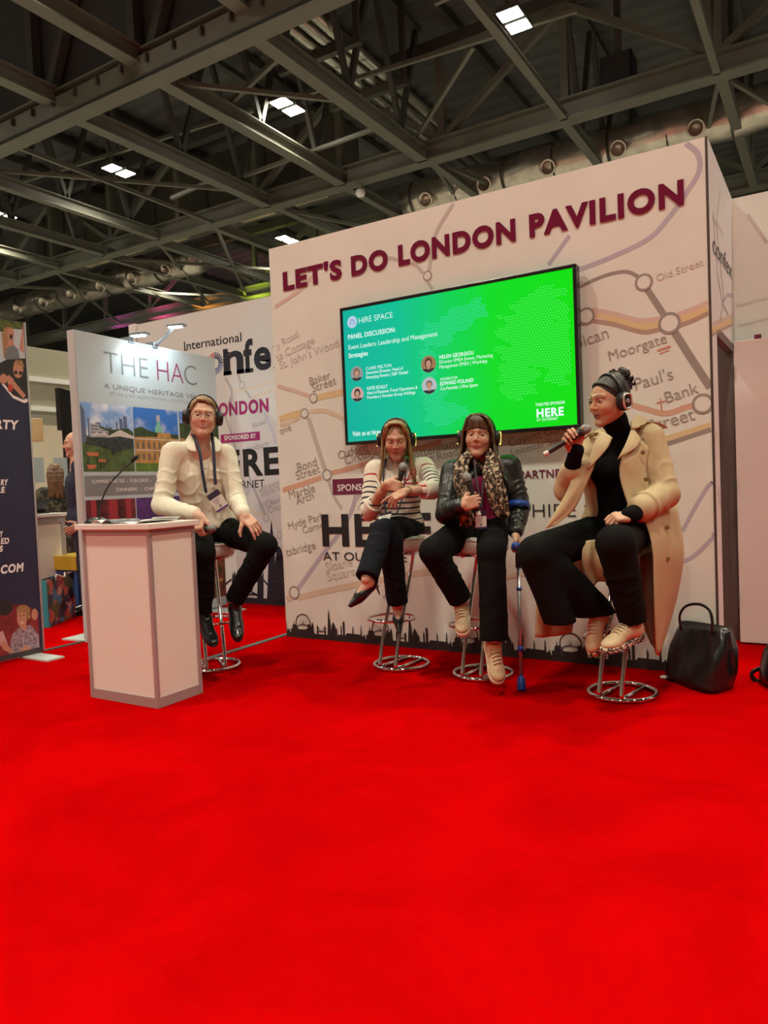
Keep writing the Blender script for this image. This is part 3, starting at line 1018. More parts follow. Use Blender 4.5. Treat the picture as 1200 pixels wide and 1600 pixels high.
# ---------------------------------------------------------------- high-bay lamps (their light is the light of the hall)
M_lens = mat('lamp_lens', (0.9, 0.9, 0.85), 0.4, emit=(1.0, 0.95, 0.78), emit_s=40.0)
LW = ['far left', 'left', 'centre left', 'centre', 'centre right', 'right', 'far right', 'outer right']
LD = ['behind the audience', 'above the audience', 'above the stand', 'in front of the middle girder', 'beyond the middle girder']
proto = None
for iy, y in enumerate(LAMP_Y):
    for ix, x in enumerate(LAMP_X):
        lab = 'twin square lamp of the hall roof, %s row, %s' % (LD[iy], LW[ix])
        if proto is None:
            t = thing('high_bay_lamp', (x, y, 10.5), lab, 'ceiling lamp', 'twin high bay lamps')
            for s in (-1, 1):
                hs = MB().bx(x - .24, x + .24, y + s * .24 - .19, y + s * .24 + .19, 10.5, 10.62).build('housing', M_steel2, t, bevel=.01)
                MB().bx(x - .22, x + .22, y + s * .24 - .17, y + s * .24 + .17, 10.485, 10.5).build('lens', M_lens, hs)
            MB().bx(x - .03, x + .03, y - .42, y + .42, 10.62, 10.68).build('rail', M_steel2, t)
            MB().bx(x - .012, x + .012, y - .012, y + .012, 10.68, 13.2).build('hanger', M_steel2, t)
            proto = t
        else:
            t = copy_thing(proto, (x, y, 10.5), lab)
        if -30 < x < 8 and y < 23:
            area_lamp('hall_light', (x, y, 10.44), 0.7, HALL_LAMP_POWER, HALL_LAMP_COLOUR, spread=128)
# coloured stage wash that catches the farthest girder
for x, colr, pw in [(-27.5, (1, .1, .35), 30), (-24.5, (1, .35, .05), 26), (-21.5, (.75, 1, .05), 30), (-30.5, (.9, .1, .7), 12)]:
    area_lamp('stage_wash', (x, 24.6, 8.6), 0.3, pw, colr, (x + .3, 25.3, 9.6), spread=100)

# ---------------------------------------------------------------- television
tv = thing('television', (-2.157, WY, 1.935), 'large wall television showing a green conference slide', 'television')
TX0, TX1, TZ0, TZ1 = -3.008, -1.306, 1.450, 2.421
mb = MB()
bz = 0.022
mb.bx(TX0, TX1, 4.43, 4.50, TZ0, TZ0 + bz)
mb.bx(TX0, TX1, 4.43, 4.50, TZ1 - bz, TZ1)
mb.bx(TX0, TX0 + bz, 4.43, 4.50, TZ0 + bz, TZ1 - bz)
mb.bx(TX1 - bz, TX1, 4.43, 4.50, TZ0 + bz, TZ1 - bz)
mb.build('bezel', mat('black_gloss_bezel', (0.01, 0.01, 0.011), 0.25), tv, bevel=0.003)
MB().bx(TX0 + .05, TX1 - .05, 4.445, 4.525, TZ0 + .05, TZ1 - .05).build('back_cover', M_dark, tv)


def screen_material():
    m = bpy.data.materials.new('slide_screen')
    m.use_nodes = True
    nt = m.node_tree
    b = nt.nodes['Principled BSDF']
    b.inputs['Base Color'].default_value = (0.01, 0.01, 0.01, 1)
    b.inputs['Roughness'].default_value = 0.1
    b.inputs['Specular IOR Level'].default_value = 0.2
    tc = nt.nodes.new('ShaderNodeTexCoord')
    sp = nt.nodes.new('ShaderNodeSeparateXYZ')
    nt.links.new(tc.outputs['Generated'], sp.inputs[0])
    r = nt.nodes.new('ShaderNodeValToRGB')
    e = r.color_ramp.elements
    e[0].position = 0.0
    e[0].color = (0.0, 0.47, 0.36, 1)
    e[1].position = 1.0
    e[1].color = (0.0, 0.80, 0.003, 1)
    for p, c in [(.25, (0.0, .56, .33, 1)), (.5, (0, .70, .10, 1)), (.68, (0, .77, .02, 1))]:
        k = e.new(p)
        k.color = c
    nt.links.new(sp.outputs['X'], r.inputs['Fac'])
    nt.links.new(r.outputs['Color'], b.inputs['Emission Color'])
    b.inputs['Emission Strength'].default_value = 0.92
    return m


scr = MB().bx(TX0 + bz, TX1 - bz, 4.436, 4.447, TZ0 + bz, TZ1 - bz).build('screen', screen_material(), tv)
TP = Plane((0, 4.4355, 0), (1, 0, 0), (0, 0, 1))
E_white = mat('slide_white', (0.02, 0.02, 0.02), 0.3, emit=(0.80, 1.0, 0.95), emit_s=0.95)
E_pale = mat('slide_pale_blue', (0.02, 0.02, 0.02), 0.3, emit=(0.55, 0.75, 0.95), emit_s=0.8)
E_dot = mat('slide_dot_green', (0.02, 0.02, 0.02), 0.3, emit=(0.03, 0.83, 0.07), emit_s=0.95)
E_dotl = mat('slide_dot_teal', (0.02, 0.02, 0.02), 0.3, emit=(0.02, 0.74, 0.33), emit_s=0.9)
for s, a, b, bo, cp in [
    ('HIRE SPACE', (561, 505.5), (614, 497.5), -0.008, 9.5), ('PANEL DISCUSSION:', (544, 530.5), (618, 519.5), 0.02, 7.5),
    ('Event Leaders: Leadership and Management', (545, 546.5), (684, 524), 0.02, 7.5), ('Strategies', (545, 559.5), (575, 555), 0.02, 7.5),
    ('CLARE MELTON', (572, 578.5), (611.7, 572), 0.02, 5.2), ('Executive Director, Head of', (572.5, 585), (630, 576.3), 0.01, 5), ('Emerging Events | S&P Global', (572.5, 592), (637.5, 582), 0.01, 5),
    ('KATE SCULLY', (574, 609.5), (606, 605), 0.02, 5.2), ('Head of Business Travel Operations &', (574, 616.5), (652.5, 606), 0.01, 5), ('Providers | Howden Group Holdings', (574, 623.5), (649, 613.5), 0.01, 5),
    ('HELEN GEORGIOU', (686.7, 561), (740, 553), 0.02, 6), ('Director EMEA Events, Marketing', (686.7, 568.5), (770, 556.7), 0.01, 5.6), ('Management EMEA | Workday', (686.7, 576), (761.7, 564.6), 0.01, 5.6),
    ('MODERATOR', (688, 595), (715, 591), 0.0, 4.5), ('EDWARD POLAND', (688, 602.5), (740, 596), 0.02, 6), ('Co-Founder | Hire Space', (688.7, 610), (746.7, 603), 0.01, 5.6),
    ('THEATRE SPONSOR', (836.7, 635), (883, 630), 0.01, 5), ('HERE', (838.7, 652), (881, 648.5), 0.04, 13), ('AT OUTERNET', (838.7, 658.5), (872, 655), 0.0, 4.5),
    ('Visit us at hirespace.com', (551, 681.5), (622, 674), 0.02, 7.5)]:
    p0, p1 = TP.px(*a), TP.px(*b)
    p1[1] = p0[1]
    cap = abs(TP.px(a[0], a[1] - cp)[1] - p0[1])
    mb = MB()
    p_text(mb, TP, s, p0, p1, 0.0012, bo, cap)
    mb.build('slide_lettering', E_white, scr)
# slide logo and four small round portraits (plain stand-ins)
c = TP.px(550.4, 503.3)
mb = MB()
p_disc(mb, TP, c, 0.042, 0.0010)
p_line(mb, TP, [(c[0] - .014, c[1] - .018), (c[0] - .014, c[1] + .004), (c[0], c[1] + .02), (c[0] + .014, c[1] + .004), (c[0] + .014, c[1] - .018)], 0.006, 0.0016, 1)
mb.build('slide_logo', [E_pale, mat('slide_logo_blue', (.02, .02, .02), .3, emit=(.15, .3, .6), emit_s=.8)], scr)
E_skin = mat('slide_skin', (.02, .02, .02), .3, emit=(.62, .33, .22), emit_s=.8)
E_hairs = [mat('slide_hair_%s' % n_, (.02, .02, .02), .3, emit=c_, emit_s=.7) for n_, c_ in [('fair', (.25, .16, .09)), ('dark', (.05, .025, .02)), ('brown', (.12, .05, .025)), ('sandy', (.10, .08, .06))]]
E_bgs = [mat('slide_backing_%s' % n_, (.02, .02, .02), .3, emit=c_, emit_s=.8) for n_, c_ in [('grey', (.35, .36, .36)), ('rose', (.75, .45, .42)), ('warm', (.40, .22, .10)), ('cool', (.55, .6, .66))]]
E_cl = mat('slide_dark_clothes', (.02, .02, .02), .3, emit=(.02, .02, .03), emit_s=.8)
for k, (x, y) in enumerate([(557.5, 584), (558.5, 616), (669.6, 569), (670.8, 602.5)]):
    c = TP.px(x, y)
    r = 0.052 if k < 2 else 0.056
    mb = MB()
    p_disc(mb, TP, c, r, 0.0010, 0)
    p_poly(mb, TP, [(c[0] + r * .98 * math.cos(a), c[1] + r * .98 * math.sin(a)) for a in np.linspace(math.pi * 1.18, math.pi * 1.82, 12)], 0.0013, 1)
    p_disc(mb, TP, (c[0], c[1] + r * .14), r * (.50 if k < 3 else .42), 0.0015, 2, sy=1.1 if k == 3 else 1.25)
    p_disc(mb, TP, (c[0], c[1] + r * .02), r * .33, 0.0018, 3, sy=1.3)
    p_rect(mb, TP, c[0] - r * .12, c[0] + r * .12, c[1] - r * .62, c[1] - r * .3, 0.0017, 3)
    mb.build('slide_portrait', [E_bgs[k], E_cl, E_hairs[k], E_skin], scr)
# halftone world map
mbs = [MB(), MB()]
blobs = [((.835, .60), (.13, .30), 0), ((.90, .80), (.06, .12), 0), ((.93, .45), (.07, .2), 0), ((.78, .35), (.08, .18), 0), ((.955, .66), (.03, .22), 0),
         ((.46, .72), (.10, .10), 1), ((.55, .80), (.09, .10), 1), ((.40, .45), (.035, .30), 1), ((.47, .15), (.10, .09), 1), ((.62, .84), (.06, .07), 1), ((.42, .28), (.06, .1), 1)]
SW, SH = TX1 - TX0 - 2 * bz, TZ1 - TZ0 - 2 * bz
nz = RNG.random((40, 40))
row = 0
v = 0.02
while v < 0.98:
    u = 0.36 + (0.0057 if row % 2 else 0)
    while u < 0.985:
        for (bc, br_, k) in blobs:
            q = ((u - bc[0]) / br_[0]) ** 2 + ((v - bc[1]) / br_[1]) ** 2
            w_ = .28 * math.sin(u * 47 + 3 * math.sin(v * 31)) + .22 * math.sin(v * 53 + u * 29)
            if q + w_ < 0.85:
                p_disc(mbs[k], TP, (TX0 + bz + u * SW, TZ0 + bz + v * SH), 0.0068, 0.0006, 0, 6)
                break
        u += 0.0114
    v += 0.0175
    row += 1
for k in (0, 1):
    tag(mbs[k].build('slide_map_dots', [E_dot, E_dotl][k], scr), kind='stuff')

# ---------------------------------------------------------------- tall lit display panel with garden photographs
TH = math.radians(4.6)
HO = on_floor(132.5, 1003) + A(.078, .006, 0)
hx = A(-math.sin(TH), math.cos(TH), 0)
HP = Plane(HO, hx, (0, 0, 1))
hl = 0.5 * (HP.px(337, 563)[0] + HP.px(341.5, 686)[0])
hu0 = 0.03
HH = 2.468
panel = thing('display_panel', HO + hx * hl / 2, 'tall white display panel with garden photographs behind the lectern', 'display panel')


def hbox(mb, u0, u1, d0, d1, z0, z1, mi=0):
    c = HO + hx * (u0 + u1) / 2 + HP.n * (d0 + d1) / 2 + A(0, 0, (z0 + z1) / 2)
    return mb.obox(c, hx, HP.n, A(0, 0, 1), (u1 - u0) / 2, (d1 - d0) / 2, (z1 - z0) / 2, mi)


hbox(MB(), 0.0, hl, -0.085, -0.006, 0.02, HH).build('frame', M_lightframe, panel, bevel=0.004)
M_lit = mat('backlit_white_print', (0.47, 0.57, 0.60), 0.5)
hbox(MB(), 0.006, hl - 0.006, -0.006, 0.0, 0.03, HH - 0.004).build('graphic_sheet', M_lit, panel)
M_plate = mat('pale_glass_plate', (0.62, 0.66, 0.63), 0.25)
for u in (0.06, hl - 0.25):
    hbox(MB(), u - 0.06, u + 0.16, -0.34, 0.30, 0.0, 0.012).build('foot_plate', M_plate, panel)


def hpoly(pts, m, name, off=0.001, parent=panel):
    mb = MB()
    p_poly(mb, HP, [HP.px(*p) if len(p) == 2 else A(p[0], p[1]) for p in pts], off)
    return mb.build(name, m, parent)


M_thin = mat('thin_grey_lettering', (0.18, 0.21, 0.22), 0.6)
M_thinr = mat('thin_wine_lettering', (0.28, 0.05, 0.14), 0.6)
for s, a, b, m, bo, cp in [('THE', (163, 582), (232, 592), M_thin, -0.016, 36), ('HA', (246, 594), (287, 600), M_thinr, -0.016, 34), ('C', (288.5, 600), (307.6, 603), M_thin, -0.016, 33),
                           ('A UNIQUE HERITAGE VENUE', (162, 606.5), (324, 626), mat('grey_lettering', (.2, .22, .23), .6), -0.005, 8.5), ('SET IN A SIX ACRE CENTRAL LONDON LOCATION', (171, 618), (322, 633), mat('pale_grey_lettering', (.42, .45, .46), .6), -0.005, 6)]:
    p0, p1 = HP.px(*a), HP.px(*b)
    p1[1] = p0[1] = (p0[1] + p1[1]) / 2
    mb = MB()
    p_text(mb, HP, s, p0, p1, 0.0015, bo, abs(HP.px(a[0], a[1] - cp)[1] - HP.px(*a)[1]))
    mb.build('heading_lettering', m, panel)
zt = HP.px(126, 627.6)[1]
zb_ = HP.px(131, 737)[1]
ua, ub = HP.px(128, 690)[0], HP.px(208.5, 690)[0]
uc, ud = HP.px(210, 690)[0], HP.px(279, 690)[0]
ue, uf = HP.px(281.5, 690)[0], hl - 0.006


def sky_material(name, c0, c1, sc_):
    m = mat(name, c0, 0.5)
    nt = m.node_tree
    b = nt.nodes['Principled BSDF']
    tc = nt.nodes.new('ShaderNodeTexCoord')
    n = nt.nodes.new('ShaderNodeTexNoise')
    n.inputs['Scale'].default_value = sc_
    n.inputs['Detail'].default_value = 6
    r = nt.nodes.new('ShaderNodeValToRGB')
    r.color_ramp.elements[0].position = 0.48
    r.color_ramp.elements[0].color = (*c0, 1)
    r.color_ramp.elements[1].position = 0.66
    r.color_ramp.elements[1].color = (*c1, 1)
    nt.links.new(tc.outputs['Object'], n.inputs['Vector'])
    nt.links.new(n.outputs['Fac'], r.inputs['Fac'])
    nt.links.new(r.outputs['Color'], b.inputs['Base Color'])
    return m


M_sky1 = sky_material('photo_sky_pale', (0.20, 0.38, 0.70), (0.75, 0.80, 0.86), 5)
M_sky2 = sky_material('photo_sky_blue', (0.03, 0.17, 0.56), (0.60, 0.66, 0.74), 4)
M_lawn = mat('photo_lawn', (0.07, 0.12, 0.03), 0.6, var=0.5, scale=14)
M_lawn2 = mat('photo_bright_lawn', (0.10, 0.20, 0.02), 0.6, var=0.3, scale=14)
M_tower = mat('photo_grey_tower', (0.11, 0.14, 0.22), 0.6)
M_block = mat('photo_white_block', (0.42, 0.42, 0.44), 0.6)
M_crowd = mat('photo_dark_crowd', (0.03, 0.04, 0.035), 0.6, var=0.8, scale=40)
M_parasol = mat('photo_parasol', (0.62, 0.57, 0.52), 0.6)
M_orange = mat('photo_orange_table', (0.55, 0.16, 0.06), 0.6)
M_stone = mat('photo_gold_stone', (0.46, 0.25, 0.07), 0.6, var=0.25, scale=20)
M_green = mat('photo_copper_green', (0.18, 0.50, 0.36), 0.6)
M_leaf = mat('photo_dark_leaf', (0.03, 0.06, 0.015), 0.6, var=0.5, scale=20)


class Pic:                              # a print laid out in fractions of its own rectangle
    def __init__(s, u0, u1, z0, z1, name, base, off=0.001):
        s.u0, s.u1, s.z0, s.z1, s.k = u0, u1, z0, z1, 0
        mb = MB()
        p_rect(mb, HP, u0, u1, z0, z1, off)
        s.o = mb.build(name, base, panel)
        s.off = off

    def q(s, x, y):
        return (s.u0 + (s.u1 - s.u0) * x, s.z0 + (s.z1 - s.z0) * y)

    def poly(s, pts, m, name='photo_print'):
        s.k += 1
        mb = MB()
        p_poly(mb, HP, [s.q(*p) for p in pts], s.off + 0.00025 * s.k)
        return mb.build(name, m, s.o)

    def many(s, polys, m, name='photo_print'):
        s.k += 1
        mb = MB()
        for pts in polys:
            p_poly(mb, HP, [s.q(*p) for p in pts], s.off + 0.00025 * s.k)
        return mb.build(name, m, s.o)


rc = lambda a, b, c, d: [(a, c), (b, c), (b, d), (a, d)]
ph = Pic(ua, ub, zb_, zt, 'garden_photo', M_sky1)
ph.poly([(0, .0), (1, 0), (1, .52), (0, .52)], M_lawn)
ph.many([rc(.12, .15, .5, .78), rc(.27, .36, .5, .72), rc(.47, .49, .5, .70), rc(.66, .69, .5, .74), rc(.73, .79, .5, .80), rc(.81, .88, .5, .84), rc(.50, .58, .5, .66)], M_tower)
ph.poly([(0, .40), (0, .98), (.07, .88), (.09, .45)], M_tower)
ph.poly([(.16, .48), (.16, .70), (.40, .66), (.55, .62), (.9, .66), (1, .60), (1, .44)], M_leaf)
ph.poly([(.16, .50), (.16, .70), (.32, .70), (.34, .64), (.5, .60), (.5, .48)], M_block)
ph.many([rc(.17, .32, .655, .675), rc(.17, .32, .61, .63), rc(.17, .5, .565, .58), rc(.34, .5, .60, .612), rc(.17, .5, .525, .54)], M_tower)
ph.poly([(.05, .40), (.1, .50), (1, .52), (1, .36), (.6, .30), (.4, .36)], M_crowd)
ph.many([[(.44, .50), (.70, .62), (.74, .63), (1, .54), (1, .50), (.72, .53)], [(.15, .52), (.28, .58), (.36, .53)], [(.3, .53), (.42, .59), (.5, .53)]], M_parasol)
ph.many([rc(.54, .62, .26, .40), rc(.34, .40, .36, .44), rc(.70, .715, .22, .5), rc(.22, .26, .4, .5)], M_crowd)
ph.many([[(.06, .28), (.30, .28), (.27, .22), (.09, .23)], [(.06, .10), (.24, .10), (.20, .04), (.08, .04)], [(.28, .18), (.42, .18), (.42, .14), (.28, .14)]], M_orange)
ph.many([rc(.08, .10, .1, .22), rc(.25, .27, .1, .22), rc(.37, .39, .04, .14), rc(.31, .33, .04, .14)], M_crowd)
ph2 = Pic(uc, ud, zb_, zt, 'mansion_photo', M_sky2)
ph2.poly([(0, 0), (1, 0), (1, .13), (0, .13)], M_lawn2)
ph2.poly([(0, .4), (0, .66), (.15, .70), (.35, .64), (.6, .62), (1, .60), (1, .4)], M_leaf)
ph2.poly([(.0, .13), (.0, .54), (.5, .55), (.52, .62), (.8, .62), (.82, .54), (1, .53), (1, .13)], M_stone)
ph2.many([rc(.46, .62, .62, .72), [(.49, .72), (.59, .72), (.57, .80), (.51, .80)]], M_green)
ph2.many([rc(.50, .58, .80, .90)], M_block)
ph2.many([rc(.04 + .12 * i, .09 + .12 * i, z, z + .10) for i in range(8) for z in (.18, .36)], mat('photo_window', (.16, .12, .08), .5))
ph2.many([rc(.0, 1, .325, .34), rc(0, 1, .50, .515)], M_parasol)
ph3 = Pic(ue, uf, zb_, zt, 'courtyard_photo', M_leaf)
ph3.poly([(0, 0), (1, 0), (1, .40), (0, .56)], M_stone)
ph3.many([rc(.0, 1, .40, .46), rc(.2, .4, .1, .25), rc(.6, .8, .1, .25)], M_parasol)
ph3.poly([(0, .8), (0, 1), (1, 1), (1, .86)], M_sky2)
g1, g0_ = HP.px(131, 743.6)[1], HP.px(132.4, 776)[1]
mb = MB()
p_rect(mb, HP, ua, uf, g0_, g1, 0.001)
mb.build('caption_band', mat('grey_caption_band', (0.22, 0.23, 0.23), 0.6), panel)
zc = (g0_ + g1) / 2
mb = MB()
for s, a, b, vv in [('SUMMER PARTIES  •  FUN DAYS  •', (144, 757), (237, 755), zc + .022), ('DINNERS  •  CHRISTMAS PARTIES', (182, 768), (290, 763), zc - .05)]:
    p_text(mb, HP, s.replace('•', '-'), (HP.px(*a)[0], vv), (HP.px(*b)[0], vv), 0.0016, 0.0, 0.030)
mb.build('caption_lettering', M_wlet, panel)
zl1 = HP.px(133, 782)[1]
um = HP.px(213, 790)[0]
lp = Pic(ua, um - .01, zl1 - .62, zl1, 'red_hall_photo', mat('photo_red_hall', (0.13, 0.015, 0.02), 0.5, var=0.8, scale=9))
lp.many([rc(.1, .2, .5, 1), rc(.45, .62, .4, 1), rc(.8, .9, .55, 1)], mat('photo_red_glow', (.35, .03, .04), .5))
lp2 = Pic(um, uf, zl1 - .62, zl1, 'purple_hall_photo', mat('photo_purple_hall', (0.07, 0.02, 0.14), 0.5, var=0.8, scale=9))
lp2.poly([(.3, .7), (.5, 1), (.62, 1), (.45, .6)], mat('photo_blue_glow', (.05, .08, .35), .5))
zq0 = HP.px(330, 936)[1]
lp3 = Pic(ua, uf, zq0, zl1 - .64, 'banquet_photo', mat('photo_banquet_hall', (0.16, 0.055, 0.02), 0.5, var=0.9, scale=10))
lp3.many([[(.80, .6), (.9, .8), (.94, .72), (.86, .5)], [(.88, .4), (.97, .5), (.97, .42)]], mat('photo_gold_glow', (.55, .3, .05), .5))

# lamps clipped on the top edge of the panel
M_arm = mat('silver_lamp_arm', (0.30, 0.38, 0.42), 0.35, metal=0.5)
for i, (u, dirn) in enumerate([(HP.px(205, 545)[0], 0), (HP.px(243, 550)[0], 1)]):
    base = HO + hx * u + A(0, 0, HH)
    t = thing('clip_lamp', base, ['bright clip lamp shining at the top edge of the display panel', 'clip lamp with long angled arm right of the bright one'][i], 'lamp', 'clip lamps on the display panel')
    hbox(MB(), u - .03, u + .03, -.09, .01, HH - .02, HH + .03).build('clamp', M_arm, t)
    if i == 0:
        head = base + HP.n * 0.13 - hx * 0.05 + A(0, 0, 0.03)
        mid = base + HP.n * .04 + A(0, 0, .05)
    else:
        mid = base + HP.n * 0.06 + hx * 0.05 + A(0, 0, 0.07)
        head = base + HP.n * 0.17 + hx * 0.07 + A(0, 0, 0.165)
    MB().tube(spline([base, mid, head], 10), 0.016, 8).build('arm', M_arm, t, True)
    MB().bar(head - (HP.n + hx * .2) * .06, head + (HP.n + hx * .2) * 0.10, 0.075, 0.022).build('head', M_arm, t, bevel=.004)
    MB().bar(head - (HP.n + hx * .2) * .045 - A(0, 0, .013), head + (HP.n + hx * .2) * 0.06 - A(0, 0, .013), 0.06, 0.008).build('led_strip', mat('cool_led', (.9, .9, .9), .4, emit=(.95, 1.0, .95), emit_s=30.0 if i == 0 else 30), t)
    area_lamp('clip_light', tuple(head + HP.n * .03 - A(0, 0, .03)), 0.08, 1.8, (0.84, 0.97, 1.0), tuple(HO + hx * (u + (.1 if i else .3)) + A(0, 0, 1.45)), spread=150)
    if i == 1:
        hh2 = HO + hx * (hl - .15) + A(0, 0, HH + .12)
# ---------------------------------------------------------------- navy banner at the left edge
nav = thing('roller_banner', (-5.1, 2.9, 0), 'navy banner cut off by the left edge, with party photographs', 'banner')
MB().bx(-5.125, -5.10, 2.36, 3.37, 0.02, 2.46).build('printed_sheet', mat('navy_banner_print', (0.022, 0.026, 0.065), 0.45, var=0.1, scale=2), nav)
MB().bx(-5.13, -5.095, 3.37, 3.385, 0.02, 2.46).build('edge_rail', M_alu, nav)
for y in (2.55, 3.20):
    MB().bx(-5.36, -4.80, y, y + 0.14, 0.0, 0.012).build('foot_plate', M_plate, nav)
MB().bx(-5.126, -5.094, 2.36, 3.37, 0.012, 0.05).build('base_rail', M_seamd, nav)
NP = Plane((-5.10, 0, 0), (0, 1, 0), (0, 0, 1))
for s, a, b, cp in [('PARTY', (-33, 668), (28, 667), 14), ('RY', (1, 758), (12, 757.5), 9), ('RE', (-6, 770), (7, 769.5), 9), ('Y', (-1, 839), (4, 839), 9), ('ED', (1, 850), (14, 850), 9), ('S', (-2, 862), (4, 862), 9), ('.COM', (-4, 897), (36, 894), 13)]:
    p0, p1 = NP.px(*a), NP.px(*b)
    p1[1] = p0[1]
    mb = MB()
    p_text(mb, NP, s, p0, p1, 0.0015, 0.045, abs(NP.px(max(a[0], 2), a[1] - cp)[1] - NP.px(max(a[0], 2), a[1])[1]), 0.15)
    mb.build('banner_lettering', M_wlet, nav)


def npoly(polys, m, k, name='photo_print'):
    mb = MB()
    for i_, pts in enumerate(polys):
        P = [NP.px(*p) for p in pts]
        P = [A(min(p[0], 3.368), min(max(p[1], .052), 2.455)) for p in P]
        p_poly(mb, NP, P, 0.0008 + 0.0004 * k + .00006 * i_)
    return mb.build(name, m, nav)


def ell(cx, cy, rx, ry, n=18):
    return [(cx + rx * math.cos(2 * math.pi * k / n), cy + ry * math.sin(2 * math.pi * k / n)) for k in range(n)]


P_skin = mat('photo_skin', (0.52, 0.25, 0.16), 0.6)
P_fair = mat('photo_fair_hair', (0.35, 0.20, 0.09), 0.6, var=.3, scale=30)
P_grey = mat('photo_grey_top', (0.16, 0.19, 0.21), 0.6)
P_black = mat('photo_black', (0.02, 0.02, 0.022), 0.6)
P_pale = mat('photo_pale_sky', (0.50, 0.56, 0.60), 0.6)
P_red = mat('photo_deep_red', (0.20, 0.02, 0.025), 0.6, var=.4, scale=8)
P_floral = mat('photo_floral_blouse', (0.30, 0.22, 0.27), 0.6, var=.75, scale=45)
P_leafy = mat('photo_leafy', (0.08, 0.10, 0.02), 0.6, var=.6, scale=25)
npoly([[(-30, 480), (42, 506), (46, 628), (38, 630), (20, 622), (4, 602), (-6, 590), (-30, 585)]], M_wlet, 0, 'photo_border')
npoly([[(-30, 478), (42, 506), (46, 622), (36, 625), (20, 617), (4, 596), (-6, 584), (-30, 578)]], P_pale, 1)
npoly([[(-30, 478), (42, 505), (42, 516), (20, 514), (6, 520), (-4, 516)]], P_leafy, 2)
npoly([ell(12, 528, 9, 18), [(2, 520), (6, 560), (12, 555), (20, 525)]], P_fair, 3)
npoly([ell(16, 522, 6, 10), [(30, 545), (36, 505), (41, 506), (37, 552)], [(12, 532), (20, 532), (24, 545), (10, 545)]], P_skin, 4)
npoly([ell(17, 526, 2.4, 4)], P_black, 5)
npoly([[(9, 545), (14, 541), (22, 540), (28, 546), (31, 562), (8, 562)]], P_grey, 5)
npoly([[(-6, 570), (10, 562), (40, 560), (45, 600), (44, 622), (36, 624), (20, 617), (-4, 585)]], P_black, 6)
npoly([ell(28, 578, 8, 13), [(6, 590), (14, 586), (40, 618), (36, 623)], ell(5, 592, 6, 8), ell(16, 596, 5, 7)], P_skin, 7)
npoly([[(20, 570), (24, 562), (34, 563), (38, 574), (28, 570)]], P_fair, 8)
npoly([ell(24, 582, 3, 3), ell(32, 583, 3, 3)], P_black, 9)
npoly([ell(16, 606, 4, 6)], mat('photo_red_flower', (.5, .06, .04), .6), 8)
npoly([[(-30, 960), (20, 945), (40, 944), (60, 958), (62, 1018), (-30, 1040)]], P_red, 1)
npoly([ell(6, 950, 14, 12)], P_black, 2)
npoly([ell(36, 955, 11, 10)], P_fair, 3)
npoly([ell(54, 960, 5, 9)], P_skin, 3)
npoly([[(14, 1028), (18, 992), (30, 980), (48, 976), (60, 992), (62, 1016)]], P_floral, 4)
npoly([ell(34, 966, 8, 14), [(0, 1005), (4, 1015), (18, 1024), (20, 1018), (6, 1000)], [(30, 1022), (38, 1008), (50, 1012), (46, 1020)], [(30, 975), (40, 973), (42, 984), (34, 984)]], P_skin, 5)
npoly([[(-20, 1000), (4, 985), (12, 1008), (8, 1012)]], mat('photo_pink_sleeve', (.55, .35, .36), .6), 5)
npoly([[(26, 955), (33, 946), (44, 950), (48, 965), (44, 968), (40, 956), (30, 958)]], P_fair, 6)
npoly([ell(31, 962, 1.2, .8), ell(37, 961, 1.2, .8)], P_black, 8)
npoly([[(30, 971), (34, 973), (38, 970), (34, 975)]], M_wlet, 8)

# ---------------------------------------------------------------- lectern counter
LX0, LX1, LY0, LY1, LH = -3.710, -3.150, 2.735, 3.07, 1.003
lec = thing('lectern', ((LX0 + LX1) / 2, (LY0 + LY1) / 2, 0), 'white panelled lectern counter in front of the man', 'lectern')
M_lec = mat('lectern_white_panel', (0.78, 0.76, 0.69), 0.5, var=0.015, scale=3)
M_lecf = mat('lectern_grey_frame', (0.42, 0.38, 0.38), 0.42, metal=0.35)
MB().bx(LX0 - .035, LX1 + .02, LY0 - .02, LY1 + .02, LH - .032, LH).build('top', mat('lectern_top', (0.80, 0.75, 0.70), 0.35), lec, bevel=.004)
pw = .022
fz = LH - .032
for x in (LX0, LX1 - pw):
    for y in (LY0, LY1 - pw):
        MB().bx(x, x + pw, y, y + pw, 0, fz).build('corner_post', M_lecf, lec, bevel=.002)
for z0, z1 in ((0, .055), (fz - .03, fz)):
    for bb in ((LX0 + pw, LX1 - pw, LY0 + .003, LY0 + pw), (LX0 + pw, LX1 - pw, LY1 - pw, LY1 - .003), (LX0 + .003, LX0 + pw, LY0 + pw, LY1 - pw), (LX1 - pw, LX1 - .003, LY0 + pw, LY1 - pw)):
        MB().bx(*bb, z0, z1).build('rail', M_lecf, lec)
MB().bx(LX0 + pw, LX1 - pw, LY0 + .008, LY0 + .018, .055, fz - .03).build('front_panel', M_lec, lec)
MB().bx(LX1 - .018, LX1 - .008, LY0 + pw, LY1 - pw, .055, fz - .03).build('side_panel', M_lec, lec)
MB().bx(LX0 + .008, LX0 + .018, LY0 + pw, LY1 - pw, .055, fz - .03).build('side_panel', M_lec, lec)
MB().bx(LX0 + pw, LX1 - pw, LY1 - .018, LY1 - .008, .055, fz - .03).build('back_panel', M_lec, lec)

